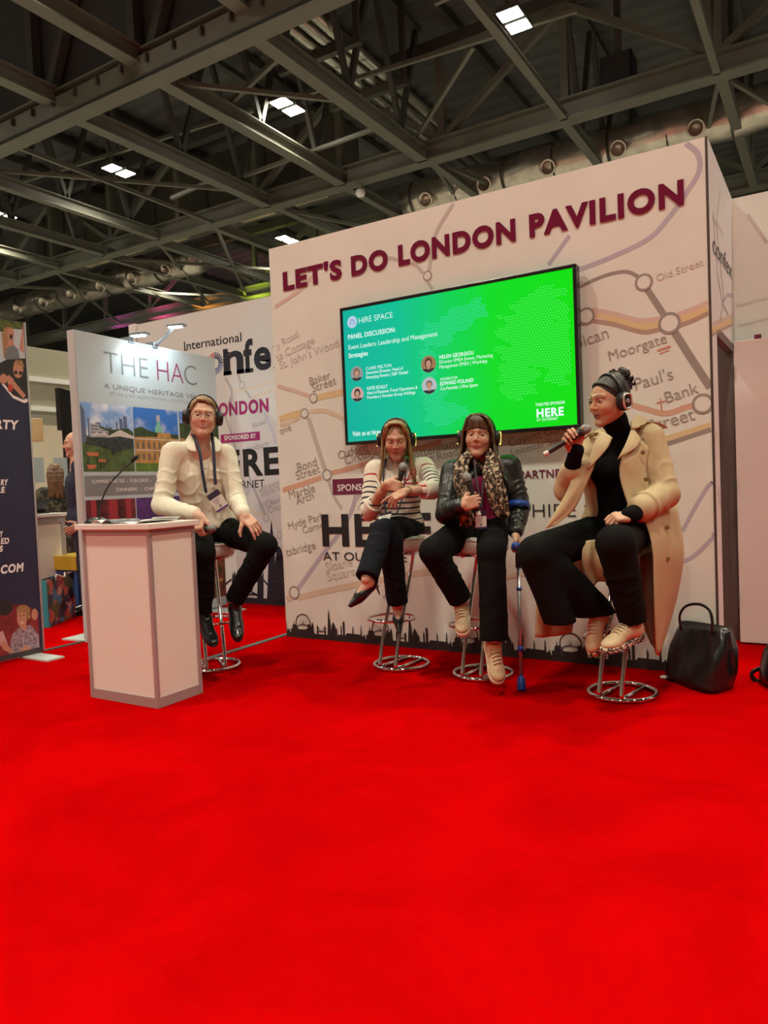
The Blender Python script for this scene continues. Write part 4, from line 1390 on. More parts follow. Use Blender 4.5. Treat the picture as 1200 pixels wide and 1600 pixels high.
gx, gy = -3.68, 2.82
goose = thing('gooseneck_microphone', (gx, gy, LH), 'black gooseneck microphone standing on the left of the lectern', 'microphone')
MB().lathe([(.002, .035), (.03, .034), (.05, .022), (.062, .008), (.062, 0)][::-1], (gx, gy, LH + .0005), n=24, sx=1.25, ax=(1, 0, 0)).build('base', M_dark, goose, True)
gp0 = A(gx + .02, gy, LH + .03)
gp2 = at(205, 722, np.dot(gp0 - CAM, FWD))
neck = spline([gp0, gp0 + A(.01, .0, .06), gp0 + (gp2 - gp0) * .45 + A(-.03, 0, .05), gp2], 24)
MB().tube(neck, 0.0048, 8).build('gooseneck', M_dark, goose, True)
dv = unit(neck[-1] - neck[-2])
MB().lathe([(.006, 0), (.011, .01), (.0125, .03), (.010, .048), (.003, .054)], gp2, dv, 14).build('capsule', mat('black_foam', (.012, .012, .012), .9), goose, True)

M_paper = mat('white_paper', (0.80, 0.78, 0.75), 0.6)


def leaf_sheet(x0, x1, y0, y1, z, curl):
    rows = []
    for i in range(8):
        rows.append([(x0 + (x1 - x0) * j / 9, y0 + (y1 - y0) * i / 7, z + curl * max(0, (j / 9 - .7)) ** 2 * 6 + .003 * math.sin(j * .9 + i * .4) * (curl > 0)) for j in range(10)])
    return rows


b = thing('booklet', (-3.52, 2.83, LH), 'open booklet lying on the lectern near the microphone', 'booklet')
MB().sheet([[(-3.60 + .02 * i + .09 * j / 6, 2.72 + .14 * i / 4, LH + .004 + .018 * math.sin(math.pi * j / 6)) for j in range(7)] for i in range(5)], .002).build('left_page', M_paper, b, True)
MB().sheet([[(-3.51 + .02 * i + .09 * j / 6, 2.72 + .14 * i / 4, LH + .004 + .020 * math.sin(math.pi * j / 6)) for j in range(7)] for i in range(5)], .002).build('right_page', mat('dark_printed_page', (.16, .16, .18), .5, var=.6, scale=60), b, True)
s1 = MB().sheet(leaf_sheet(-3.40, -3.20, 2.74, 3.00, LH + .004, .02), .002).build('paper_sheet', M_paper, smooth=True)
tag(s1, 'loose white sheet of notes lying on the right of the lectern', 'paper')
s2 = MB().sheet(leaf_sheet(-3.42, -3.25, 2.86, 3.06, LH + .008, .03), .002).build('paper_sheet', M_paper, smooth=True)
tag(s2, 'white sheet curling at the corner under the man\'s cuff', 'paper')

# ---------------------------------------------------------------- bar stools
M_seat = mat('white_seat_vinyl', (0.74, 0.68, 0.62), 0.35, var=0.03, scale=8)


SEATS = []


def stool(x, y, ang, label, sh=0.0):
    SEATS.append((x, y, .833 + sh))
    t = thing('bar_stool', (x, y, 0), label, 'stool', 'chrome bar stools')
    ca, sa = math.cos(ang), math.sin(ang)
    W = lambda px, py, z: A(x + ca * px - sa * py, y + sa * px + ca * py, z)
    MB().ring(W(0, 0, .013), .172, .0125, n=48).build('base_ring', M_chrome, t, True)
    for s in (-1, 1):
        MB().tube([W(.06 * s, .16, .014), W(.06 * s, -.155, .014)], .0115, 10).build('base_bar', M_chrome, t, True)
        pts = spline([W(.06 * s, -.15, .016), W(.06 * s, -.148, .05), W(.06 * s, -.10, .20), W(.06 * s, .02, .50), W(.06 * s, .095, .69 + sh), W(.06 * s, .09, .715 + sh), W(.06 * s, .06, .722 + sh), W(.06 * s, -.10, .722 + sh)], 40)
        MB().tube(pts, .0125, 12).build('leg', M_chrome, t, True)
    MB().ring(W(0, -.085, .322), .150, .0085, n=48).build('foot_ring', M_chrome, t, True)
    MB().bx(-.001, .001, -.001, .001, 0, .001)
    seat = MB().lathe([(.02, .735), (.165, .735), (.178, .75), (.180, .80), (.172, .822), (.12, .832), (.01, .833)], W(0, 0, sh), n=40).build('seat', M_seat, t, True)
    MB().ring(W(0, 0, .815 + sh), .179, .004, n=48, m=6).build('piping', M_seat, seat, True)
    MB().lathe([(.14, .722), (.168, .724), (.168, .736), (.14, .737)], W(0, 0, sh), n=40).build('seat_plate', M_chrome, t, True)
    return t


stool(-3.545, 3.555, math.radians(52), 'chrome bar stool with white seat under the man by the lectern')
stool(-2.400, 4.065, math.radians(-4), 'chrome bar stool under the woman in the striped jumper')
stool(-1.830, 4.055, math.radians(-2), 'chrome bar stool under the woman with the crutch')
stool(-0.992, 3.965, math.radians(-9), 'chrome bar stool under the woman in the trench coat', -.035)

# ---------------------------------------------------------------- bags on the carpet
M_leather = mat('black_glossy_leather', (0.010, 0.010, 0.011), 0.28, bump=0.15, bscale=30, coat=0.2)
b0, b1, b2 = on_floor(1040, 1062), on_floor(1104, 1084), on_floor(1137, 1079)
tc_ = (b0 + b2) / 2
tote = thing('tote_bag', tc_, 'large black leather tote bag slumped against the pavilion wall', 'bag')
back = unit(A(-.1, 1, 0)) * .11
foot = [b0, b1, b2, b2 + back * .9, b0 + back * .9 + A(.03, 0, 0)]
Dm = np.dot(b1 - CAM, FWD)
tops = [at(1067, 972, 4.15), at(1108, 978, 3.98), at(1135, 981, 3.93), at(1134, 979, 4.02), at(1075, 970, 4.24)]
rows = []
NR = 12
for i in range(NR + 1):
    t_ = i / NR
    ring = []
    for k in range(5):
        a, c = foot[k], tops[k]
        p = a + (c - a) * t_
        ctr = (sum(foot) / 5) * (1 - t_) + (sum(tops) / 5) * t_
        p = p + unit((p - ctr) * A(1, 1, 0)) * (.03 * math.sin(math.pi * t_ * .9))
        ring.append(p)
    rows.append(ring)
mb = MB()
vs, fs = [], []
M_ = 40
for i, ring in enumerate(rows):
    cl = spline(ring + [ring[0]], M_ + 1)[:-1]
    ct = sum(ring) / 5
    for j, p in enumerate(cl):
        w = .0035 * math.sin(j * 1.3 + i * .5) + .005 * math.sin(j * .55 - i * .6)
        vs.append(p + unit((p - ct) * A(1, 1, 0)) * w * (i > 0))
for i in range(NR):
    for j in range(M_):
        j2 = (j + 1) % M_
        fs.append((i * M_ + j, i * M_ + j2, (i + 1) * M_ + j2, (i + 1) * M_ + j))
fs.append(tuple(range(M_ - 1, -1, -1)))
n0 = len(vs)
for j in range(M_):
    p = vs[NR * M_ + j]
    ct = sum(tops) / 5
    vs.append(ct + (p - ct) * .75 - A(0, 0, .10))
for j in range(M_):
    j2 = (j + 1) % M_
    fs.append((NR * M_ + j, NR * M_ + j2, n0 + j2, n0 + j))
fs.append(tuple(n0 + j for j in range(M_)))
mb.add(vs, fs)
mb.build('body', M_leather, tote, True)
for d0 in (4.06, 4.16):
    hp = [at(1064 + (d0 > 4.1) * 3, 985, d0 + .03), at(1062, 962, d0 + .02), at(1072, 947, d0), at(1092, 944, d0 - .05), at(1108, 953, d0 - .1), at(1113, 972, d0 - .12), at(1112, 990, d0 - .12)]
    MB().tube(spline(hp, 36), .008, 8, flat=.5).build('handle', M_leather, tote, True)
b2c = on_floor(1215, 1075)
bag2 = thing('handbag', b2c, 'second black bag with a looped strap at the right edge', 'bag')
rows = []
mb = MB()
bd = []
for i in range(9):
    z = .18 * i / 8
    s_ = 1 - .25 * (i / 8) ** 2
    bd.append((.0 + (.17 if i else .13) * s_, z))
mb.lathe([(.01, 0.0)] + [(r, z + .001) for r, z in bd] + [(.10, .21), (.02, .215)], b2c + A(.02, .03, 0), n=22, sx=.55, sy=1.0, ax=RGT * A(1, 1, 0))
mb.build('body', M_leather, bag2, True)
d2 = np.dot(on_floor(1180, 1065) - CAM, FWD)
MB().tube(spline([at(1204, 1038, d2), at(1188, 1044, d2), at(1176, 1050, d2), at(1174.5, 1056, d2), at(1180, 1063, d2), at(1196, 1069, d2 - .02), at(1206, 1076, d2 - .02)], 30), .012, 8, flat=.35, side=(0, 0, 1)).build('strap', M_leather, bag2, True)
capp = on_floor(1037, 1061.5)
tag(MB().ball(A(capp[0], capp[1], .012), .016, scale=(1.25, .9, .72)).build('earbud_case', mat('ivory_plastic', (.72, .68, .62), .35), smooth=True), 'tiny white earbud case on the carpet beside the tote bag', 'case')

# ---------------------------------------------------------------- neighbouring stand at the left
ctr = thing('counter', (-6.55, 4.55, 0), 'white display counter with grey frame behind the navy banner', 'counter')
cx1, cy1 = -6.36, 4.36            # corner towards the camera
u_ = unit(A(-.5, -.85, 0))
p_c = at(101, 806, 7.75)
p_cx, p_cy = p_c[0], p_c[1]
MB().bx(p_cx - .55, p_cx + .02, p_cy - .75, p_cy + .02, .965, 1.0).build('top', M_white, ctr, bevel=.004)
mb = MB()
mb.bx(p_cx - .53, p_cx - .01, p_cy - .73, p_cy - .01, .04, .965)
mb.build('body', M_lec, ctr)
for (x, y) in ((p_cx - .045, p_cy - .045), (p_cx - .045, p_cy - .735), (p_cx - .54, p_cy - .735), (p_cx - .54, p_cy - .045)):
    MB().bx(x, x + .045, y, y + .045, 0, .965).build('corner_post', M_lecf, ctr)
for z in (0.0, .90):
    MB().bx(p_cx - .006, p_cx + .002, p_cy - .69, p_cy - .045, z, z + .06).build('rail', M_lecf, ctr)
MB().lathe([(.012, 0), (.014, .006), (.008, .010)], (p_cx + .002, p_cy - .07, .42), (1, 0, 0), 12).build('lock', M_chrome, ctr, True)
lap = thing('laptop', (p_cx - .25, p_cy - .30, 1.0), 'dark open laptop on the white counter at left', 'laptop')
MB().bx(p_cx - .40, p_cx - .10, p_cy - .45, p_cy - .10, 1.0, 1.018).build('keyboard_deck', M_dark, lap, bevel=.003)
MB().obox((p_cx - .13, p_cy - .28, 1.075), A(0, 1, 0), unit(A(.4, 0, 1)), unit(A(1, 0, -.4)), .17, .075, .006).build('lid', M_dark, lap)

pb = on_floor(66, 981)
pb2 = on_floor(119, 962)
M_pb = None


def diamond_material():
    m = mat('patchwork_print', (.2, .2, .25), 0.45)
    nt = m.node_tree
    b = nt.nodes['Principled BSDF']
    tc = nt.nodes.new('ShaderNodeTexCoord')
    mp = nt.nodes.new('ShaderNodeMapping')
    mp.inputs['Rotation'].default_value = (0, 0.78, 0.3)
    mp.inputs['Scale'].default_value = (12, 12, 12)
    vo = nt.nodes.new('ShaderNodeTexVoronoi')
    vo.distance = 'MANHATTAN'
    vo.inputs['Scale'].default_value = 1.0
    r = nt.nodes.new('ShaderNodeValToRGB')
    r.color_ramp.interpolation = 'CONSTANT'
    e = r.color_ramp.elements
    e[0].color = (.03, .04, .09, 1)
    e[1].position = .85
    e[1].color = (.55, .30, .28, 1)
    for p, c in [(.18, (.10, .12, .05, 1)), (.32, (.30, .03, .05, 1)), (.45, (.05, .20, .35, 1)), (.58, (.015, .015, .02, 1)), (.70, (.45, .12, .08, 1))]:
        k = e.new(p)
        k.color = c
    sep = nt.nodes.new('ShaderNodeSeparateColor')
    nt.links.new(tc.outputs['Object'], mp.inputs[0])
    nt.links.new(mp.outputs[0], vo.inputs['Vector'])
    nt.links.new(vo.outputs['Color'], sep.inputs[0])
    nt.links.new(sep.outputs[0], r.inputs['Fac'])
    nt.links.new(r.outputs['Color'], b.inputs['Base Color'])
    return m


bg = thing('gift_bag', (pb + pb2) / 2, 'patchwork printed paper carrier bag with turquoise side on the carpet', 'bag')
pe = pb + (on_floor(74, 981) - pb) * 1.4
PD = unit(pb2 - pe)
hgt = .43
side = [pb, pe, pe + A(0, 0, hgt), pb + A(0, 0, hgt)]
bd_ = pb - pe
mb = MB()
mb.prism([pe, pb2, pb2 + A(0, 0, hgt), pe + A(0, 0, hgt)], unit(np.cross(PD, A(0, 0, 1))) * -1, .003)
mb.prism([pb2 + bd_, pb2, pb2 + A(0, 0, hgt), pb2 + bd_ + A(0, 0, hgt)], PD, .003)
mb.prism([pb, pb2 + bd_, pb2 + bd_ + A(0, 0, hgt), pb + A(0, 0, hgt)], unit(np.cross(PD, A(0, 0, 1))) * -1, .003)
mb.build('print_panel', diamond_material(), bg)
mb = MB()
mb.prism(side, PD, .003)
mb.prism([pb, pe, pb2, pb2 + bd_], A(0, 0, 1), .003)
mb.build('side_panel', mat('turquoise_paper', (0.03, 0.30, 0.38), 0.5), bg)
for k in (0, 1):
    o_ = bd_ * k
    c_ = (pe + pb2) / 2 + o_ + A(0, 0, hgt - .03)
    MB().tube(spline([c_ - PD * .12, c_ - PD * .09 + A(0, 0, .05 - .08 * k), c_ + A(0, 0, .02) - A(0, 0, .10 * k) + unit(np.cross(PD, A(0, 0, 1))) * .03, c_ + PD * .09 + A(0, 0, .05 - .08 * k), c_ + PD * .12], 24), .005, 6).build('handle', M_wlet, bg, True)
# yellow and blue crate behind it
q = at(123, 893, 7.8)
cb = thing('storage_crate', (q[0], q[1], 0), 'blue and yellow crate on the floor behind the paper bag', 'crate')
MB().bx(q[0] - .25, q[0] + .25, q[1] - .2, q[1] + .3, 0, .42).build('body', mat('blue_crate', (.02, .08, .30), .5), cb)
MB().bx(q[0] - .22, q[0] + .27, q[1] - .22, q[1] + .26, .42, .56).build('lid', mat('yellow_lid', (.55, .36, .02), .5), cb)
# screens and stand wall farther back
q = at(104, 642, 10.5)
mon = thing('monitor', q, 'black monitor hanging between the banners far behind', 'monitor')
MB().obox(q, A(-.5, .85, 0) / np.linalg.norm([.5, .85]), unit(A(.85, .5, 0)), A(0, 0, 1), .26, .03, .29).build('screen', M_dark, mon)
MB().obox(q + A(-.04, .05, -.42), A(-.5, .85, 0) / np.linalg.norm([.5, .85]), unit(A(.85, .5, 0)), A(0, 0, 1), .16, .03, .24).build('bracket', M_dark, mon)
MB().bx(q[0] - .08, q[0] - .02, q[1] + .02, q[1] + .08, 0, q[2] - .5).build('stand_pole', M_dark, mon)
M_cream = mat('cream_stand_wall', (0.62, 0.57, 0.43), 0.6, var=.05, scale=2)
tag(MB().bx(-12.6, -12.5, 6.0, 12.0, 0, 2.5).build('wall_stand', M_cream), 'cream stand wall behind the bald man', kind='structure')
STP = Plane((-12.5, 0, 0), (0, 1, 0), (0, 0, 1))
mb = MB()
for k in range(5):
    p_rect(mb, STP, 7.2 + .75 * k, 7.75 + .75 * k, 1.35 + .1 * (k % 2), 1.9, .002)
mb.build('wall_graphic', mat('pale_blue_graphic', (.32, .37, .40), .6), bpy.data.objects['wall_stand'])
q = at(54, 672, 11)
ll = thing('wall_lamp', q, 'cream wall lamp box by the navy banner edge', 'lamp')
MB().obox(q, A(0, 1, 0), A(1, 0, 0), A(0, 0, 1), .09, .08, .17).build('shade', mat('cream_shade', (.6, .48, .25), .5), ll, bevel=.01)
MB().obox(q + A(-.05, 0, .20), A(0, 1, 0), A(1, 0, 0), A(0, 0, 1), .06, .08, .03).build('bracket', M_alu, ll)

# ================================================================ people: smooth bodies grown from limb chains
class Field:
    def __init__(s):
        s.ops = []
        s.O, s.M, s.S = np.zeros(3), np.eye(3), 1.0

    def frame(s, O=(0, 0, 0), M=None, S=1.0):
        s.O, s.M, s.S = np.asarray(O, float), (np.eye(3) if M is None else np.asarray(M, float)), S
        return s

    def w(s, p):
        return s.O + s.M @ (np.asarray(p, float) * s.S)

    def cone(s, a, b, ra, rb, k=0.02, op='u'):
        a, b, ra, rb = s.w(a), s.w(b), ra * s.S, rb * s.S
        r = max(ra, rb)
        lo, hi = np.minimum(a, b) - r, np.maximum(a, b) + r
        s.ops.append((op, k, lo, hi, ('c', a, b, ra, rb)))
        return s

    def chain(s, pts, rs, k=0.02, op='u'):
        for i in range(len(pts) - 1):
            s.cone(pts[i], pts[i + 1], rs[i], rs[i + 1], k, op)
        return s

    def ell(s, c, r, R=None, k=0.02, op='u'):
        c = s.w(c)
        r = np.asarray(r, float) * s.S
        R = s.M if R is None else s.M @ np.asarray(R, float)
        m = r.max()
        s.ops.append((op, k, c - m, c + m, ('e', c, r, R)))
        return s

    def box(s, c, h, rad, R=None, k=0.01, op='u'):
        c = s.w(c)
        h = np.asarray(h, float) * s.S
        R = s.M if R is None else s.M @ np.asarray(R, float)
        m = np.linalg.norm(h) + rad
        s.ops.append((op, k, c - m, c + m, ('b', c, h, rad * s.S, R)))
        return s

    def cut(s, p, n, r=None):             # keep the side opposite to n (only within r of p when r is given)
        p = s.w(p)
        n = s.M @ unit(n)
        s.ops.append(('cut', 0, None, None, (p, n, r)))
        return s

    def evaluate(s, lo, hi, h):
        n = np.ceil((hi - lo) / h).astype(int) + 1
        ax = [(lo[i] + h * np.arange(n[i])).astype(np.float32) for i in range(3)]
        V = np.full(n, 0.2, np.float32)
        for op, k, a, b, d in s.ops:
            if op == 'cut':
                p, nn, rc_ = d
                X, Y, Z = (ax[0] - p[0])[:, None, None], (ax[1] - p[1])[None, :, None], (ax[2] - p[2])[None, None, :]
                q = (X * nn[0] + Y * nn[1] + Z * nn[2]).astype(np.float32)
                if rc_:
                    q = np.where(X * X + Y * Y + Z * Z < rc_ * rc_, q, np.float32(-1))
                V = np.maximum(V, q)
                continue
            m = k + 2.5 * h
            i0 = np.clip(np.floor((a - m - lo) / h).astype(int), 0, n)
            i1 = np.clip(np.ceil((b + m - lo) / h).astype(int) + 1, 0, n)
            if (i1 <= i0).any():
                continue
            sl = tuple(slice(i0[j], i1[j]) for j in range(3))
            X = ax[0][sl[0]][:, None, None]
            Y = ax[1][sl[1]][None, :, None]
            Z = ax[2][sl[2]][None, None, :]
            if d[0] == 'c':
                _, p, q, ra, rb = d
                ba = q - p
                L2 = max(ba @ ba, 1e-9)
                dx, dy, dz = X - p[0], Y - p[1], Z - p[2]
                t = np.clip((dx * ba[0] + dy * ba[1] + dz * ba[2]) / L2, 0, 1)
                D = np.sqrt((dx - ba[0] * t) ** 2 + (dy - ba[1] * t) ** 2 + (dz - ba[2] * t) ** 2) - (ra + (rb - ra) * t)
            else:
                c, R = d[1], d[-1]
                dx, dy, dz = X - c[0], Y - c[1], Z - c[2]
                l = [dx * R[0, j] + dy * R[1, j] + dz * R[2, j] for j in range(3)]
                if d[0] == 'e':
                    r = d[2]
                    k0 = np.sqrt(sum((l[j] / r[j]) ** 2 for j in range(3)))
                    k1 = np.sqrt(sum((l[j] / r[j] ** 2) ** 2 for j in range(3))) + 1e-6
                    D = k0 * (k0 - 1) / k1
                else:
                    hh, rad = d[2], d[3]
                    qv = [np.abs(l[j]) - hh[j] + rad for j in range(3)]
                    D = np.sqrt(sum(np.maximum(v, 0) ** 2 for v in qv)) + np.minimum(np.maximum(np.maximum(qv[0], qv[1]), qv[2]), 0) - rad
            D = D.astype(np.float32)
            cur = V[sl]
            if op == 'u':
                if k > 0:
                    hh_ = np.clip(0.5 + 0.5 * (cur - D) / k, 0, 1)
                    V[sl] = cur + (D - cur) * hh_ - k * hh_ * (1 - hh_)
                else:
                    V[sl] = np.minimum(cur, D)
            else:
                if k > 0:
                    hh_ = np.clip(0.5 - 0.5 * (cur + D) / k, 0, 1)
                    V[sl] = cur + (-D - cur) * hh_ + k * hh_ * (1 - hh_)
                else:
                    V[sl] = np.maximum(cur, -D)
        return V

    def mesh(s, h):
        lo = np.min([o[2] for o in s.ops if o[0] == 'u'], axis=0) - 3 * h - .02
        hi = np.max([o[3] for o in s.ops if o[0] == 'u'], axis=0) + 3 * h + .02
        V = s.evaluate(lo, hi, h)
        return surface_net(V, lo, h)


def surface_net(V, lo, h):
    I = V < 0
    n = np.array(V.shape)
    c = np.zeros(n - 1, np.int8)
    offs = [(i, j, k) for i in (0, 1) for j in (0, 1) for k in (0, 1)]
    for i, j, k in offs:
        c += I[i:n[0] - 1 + i, j:n[1] - 1 + j, k:n[2] - 1 + k]
    act = np.argwhere((c > 0) & (c < 8))
    if len(act) == 0:
        return np.zeros((0, 3)), np.zeros((0, 4), int)
    acc = np.zeros((len(act), 3))
    cnt = np.zeros(len(act))
    for a in offs:
        for ax in range(3):
            if a[ax]:
                continue
            b = list(a)
            b[ax] = 1
            pa, pb = act + np.array(a), act + np.array(b)
            va, vb = V[tuple(pa.T)], V[tuple(pb.T)]
            m = (va < 0) != (vb < 0)
            t = np.where(m, va / np.where(m, va - vb, 1), 0)
            q = np.array(a, float)[None] + np.zeros((len(act), 3))
            q[:, ax] += t
            acc[m] += q[m]
            cnt[m] += 1
    P = lo + h * (act + acc / cnt[:, None])
    idx = np.full(n - 1, -1, np.int64)
    idx[tuple(act.T)] = np.arange(len(act))
    F = []
    for ax in range(3):
        u, v = (ax + 1) % 3, (ax + 2) % 3
        sl0 = [slice(1, n[d] - 1) for d in range(3)]
        sl0[ax] = slice(0, n[ax] - 1)
        sl1 = list(sl0)
        sl1[ax] = slice(1, n[ax])
        A0, A1 = I[tuple(sl0)], I[tuple(sl1)]
        e = np.argwhere(A0 != A1)
        o = np.array([sl0[d].start for d in range(3)])
        g = e + o
        ins = I[tuple(g.T)]
        du, dv = np.zeros(3, int), np.zeros(3, int)
        du[u], dv[v] = 1, 1
        q = [idx[tuple((g - du - dv).T)], idx[tuple((g - dv).T)], idx[tuple(g.T)], idx[tuple((g - du).T)]]
        q = np.stack(q, 1)
        q[~ins] = q[~ins][:, ::-1]
        F.append(q)
    F = np.concatenate(F)
    F = F[(F >= 0).all(1)]
    return P, F


def vnormals(P, F):
    N = np.zeros_like(P)
    a, b, c, d = (P[F[:, i]] for i in range(4))
    fn = np.cross(c - a, d - b)
    for i in range(4):
        np.add.at(N, F[:, i], fn)
    return N / (np.linalg.norm(N, axis=1, keepdims=True) + 1e-12)


def relax(P, F, it=1, lam=0.5):
    for _ in range(it):
        S = np.zeros_like(P)
        C = np.zeros(len(P))
        for i in range(4):
            j = (i + 1) % 4
            np.add.at(S, F[:, i], P[F[:, j]])
            np.add.at(S, F[:, j], P[F[:, i]])
            np.add.at(C, F[:, i], 1)
            np.add.at(C, F[:, j], 1)
        P = P + lam * (S / np.maximum(C, 1)[:, None] - P)
    return P


def wob(P, seed, scale):                    # cheap smooth noise for folds
    r = np.random.default_rng(seed)
    out = np.zeros(len(P))
    for i in range(6):
        k = r.normal(size=3) * scale * (1 + .5 * i)
        k2 = r.normal(size=3) * scale * .6
        out += np.sin(P @ k + 1.4 * np.sin(P @ k2 + r.random() * 6) + r.random() * 6) / (1 + .5 * i)
    return out / 3


def wrinkle(P, F, seed, amp, scale, stretch=None):
    Q = P if stretch is None else P * np.asarray(stretch)
    return P + vnormals(P, F) * (wob(Q, seed, scale) * amp)[:, None]


def crease(P, F, a, b, amp, n, seed, lo=0.0, hi=1.0, rad=.13):
    """bunched sleeve or trouser folds across the limb a-b"""
    ba = b - a
    L2 = ba @ ba
    t = (P - a) @ ba / L2
    d = np.linalg.norm(P - a - np.clip(t, 0, 1)[:, None] * ba, axis=1)
    w = np.clip((t - lo) / .12, 0, 1) * np.clip((hi - t) / .12, 0, 1) * np.clip((rad - d) / .03, 0, 1)
    ph = math.pi * n * t + 3.2 * wob(P, seed, 11)
    env = np.clip(.45 + wob(P, seed + 50, 8), 0, 1)
    s_ = np.sin(ph)
    return P + vnormals(P, F) * (((1 - np.abs(s_)) ** 2 - .33) * 1.6 * w * env * amp)[:, None]


def skin_mesh(name, P, F, material, parent=None, col=None, sc=None, smooth=True):
    off = np.zeros(3)
    if parent is not None:
        off = np.array(parent.location, float)
        if parent.parent is not None:
            off = off + np.array(parent.parent.location, float)
    me = bpy.data.meshes.new(name)
    F = np.asarray(F)
    me.vertices.add(len(P))
    me.vertices.foreach_set('co', (P - off).astype(np.float32).ravel())
    me.loops.add(F.size)
    me.loops.foreach_set('vertex_index', F.astype(np.int32).ravel())
    me.polygons.add(len(F))
    me.polygons.foreach_set('loop_start', (np.arange(len(F)) * F.shape[1]).astype(np.int32))
    me.update(calc_edges=True)
    me.validate()
    if smooth:
        me.polygons.foreach_set('use_smooth', np.ones(len(me.polygons), bool))
    if col is not None:
        at_ = me.attributes.new('Col', 'FLOAT_COLOR', 'POINT')
        at_.data.foreach_set('color', np.concatenate([col, np.ones((len(col), 1))], 1).astype(np.float32).ravel())
    if sc is not None:
        at_ = me.attributes.new('band', 'FLOAT', 'POINT')
        at_.data.foreach_set('value', np.asarray(sc, np.float32))
    me.materials.append(material)
    o = bpy.data.objects.new(name, me)
    COL.objects.link(o)
    if parent is not None:
        o.parent = parent
    return o


def join(parts):                            # parts: (P, F, col)
    P, F, Cc, n = [], [], [], 0
    for p, f, c in parts:
        if len(p) == 0:
            continue
        P.append(p)
        F.append(np.asarray(f) + n)
        Cc.append(np.broadcast_to(c, (len(p), 3)))
        n += len(p)
    return np.concatenate(P), np.concatenate(F), np.concatenate(Cc)


def attr_material(name, rough=0.5, spec=0.4, sss=0.0, bump=0.0, bscale=200, var=0.0):
    m = bpy.data.materials.new(name)
    m.use_nodes = True
    nt = m.node_tree
    b = nt.nodes['Principled BSDF']
    b.inputs['Roughness'].default_value = rough
    b.inputs['Specular IOR Level'].default_value = spec
    a = nt.nodes.new('ShaderNodeAttribute')
    a.attribute_name = 'Col'
    nt.links.new(a.outputs['Color'], b.inputs['Base Color'])
    if bump:
        tc = nt.nodes.new('ShaderNodeTexCoord')
        n2 = nt.nodes.new('ShaderNodeTexNoise')
        n2.inputs['Scale'].default_value = bscale
        bp = nt.nodes.new('ShaderNodeBump')
        bp.inputs['Strength'].default_value = bump
        bp.inputs['Distance'].default_value = 0.004
        nt.links.new(tc.outputs['Object'], n2.inputs['Vector'])
        nt.links.new(n2.outputs['Fac'], bp.inputs['Height'])
        nt.links.new(bp.outputs['Normal'], b.inputs['Normal'])
    return m


M_skin = attr_material('skin', 0.48, 0.35, bump=.08, bscale=260)


def hair_material(name, c0, c1, rough=0.42):
    m = bpy.data.materials.new(name)
    m.use_nodes = True
    nt = m.node_tree
    b = nt.nodes['Principled BSDF']
    b.inputs['Roughness'].default_value = rough
    tc = nt.nodes.new('ShaderNodeTexCoord')
    mp = nt.nodes.new('ShaderNodeMapping')
    mp.inputs['Scale'].default_value = (90, 90, 9)
    n = nt.nodes.new('ShaderNodeTexNoise')
    n.inputs['Scale'].default_value = 1.0
    n.inputs['Detail'].default_value = 4
    r = nt.nodes.new('ShaderNodeValToRGB')
    r.color_ramp.elements[0].position = .32
    r.color_ramp.elements[1].position = .68
    r.color_ramp.elements[0].color = (*c0, 1)
    r.color_ramp.elements[1].color = (*c1, 1)
    bp = nt.nodes.new('ShaderNodeBump')
    bp.inputs['Strength'].default_value = .35
    bp.inputs['Distance'].default_value = .006
    nt.links.new(tc.outputs['Object'], mp.inputs[0])
    nt.links.new(mp.outputs[0], n.inputs['Vector'])
    nt.links.new(n.outputs['Fac'], r.inputs['Fac'])
    nt.links.new(r.outputs['Color'], b.inputs['Base Color'])
    nt.links.new(n.outputs['Fac'], bp.inputs['Height'])
    nt.links.new(bp.outputs['Normal'], b.inputs['Normal'])
    return m


def frame_from(f, u):
    f = unit(f)
    u = unit(np.asarray(u) - f * np.dot(u, f))
    return np.stack([np.cross(f, u), f, u], 1)      # columns: person's right, forward, up


def uv_ball(c, r, M, n=16, m=12, zmin=-1.0, zmax=1.0, scale=(1, 1, 1)):
    """sphere patch whose poles lie along the frame's forward axis; z from -1 (back) to 1 (front)"""
    vs, fs = [], []
    t0, t1 = math.acos(zmax), math.acos(zmin)
    for i in range(m + 1):
        th = t0 + (t1 - t0) * i / m
        for k in range(n):
            a = 2 * math.pi * k / n
            vs.append(c + M @ (A(math.sin(th) * math.cos(a) * scale[0], math.cos(th) * scale[1], math.sin(th) * math.sin(a) * scale[2]) * r))
    for i in range(m):
        for k in range(n):
            k2 = (k + 1) % n
            fs.append((i * n + k, i * n + k2, (i + 1) * n + k2, (i + 1) * n + k))
    return np.array(vs), np.array(fs)


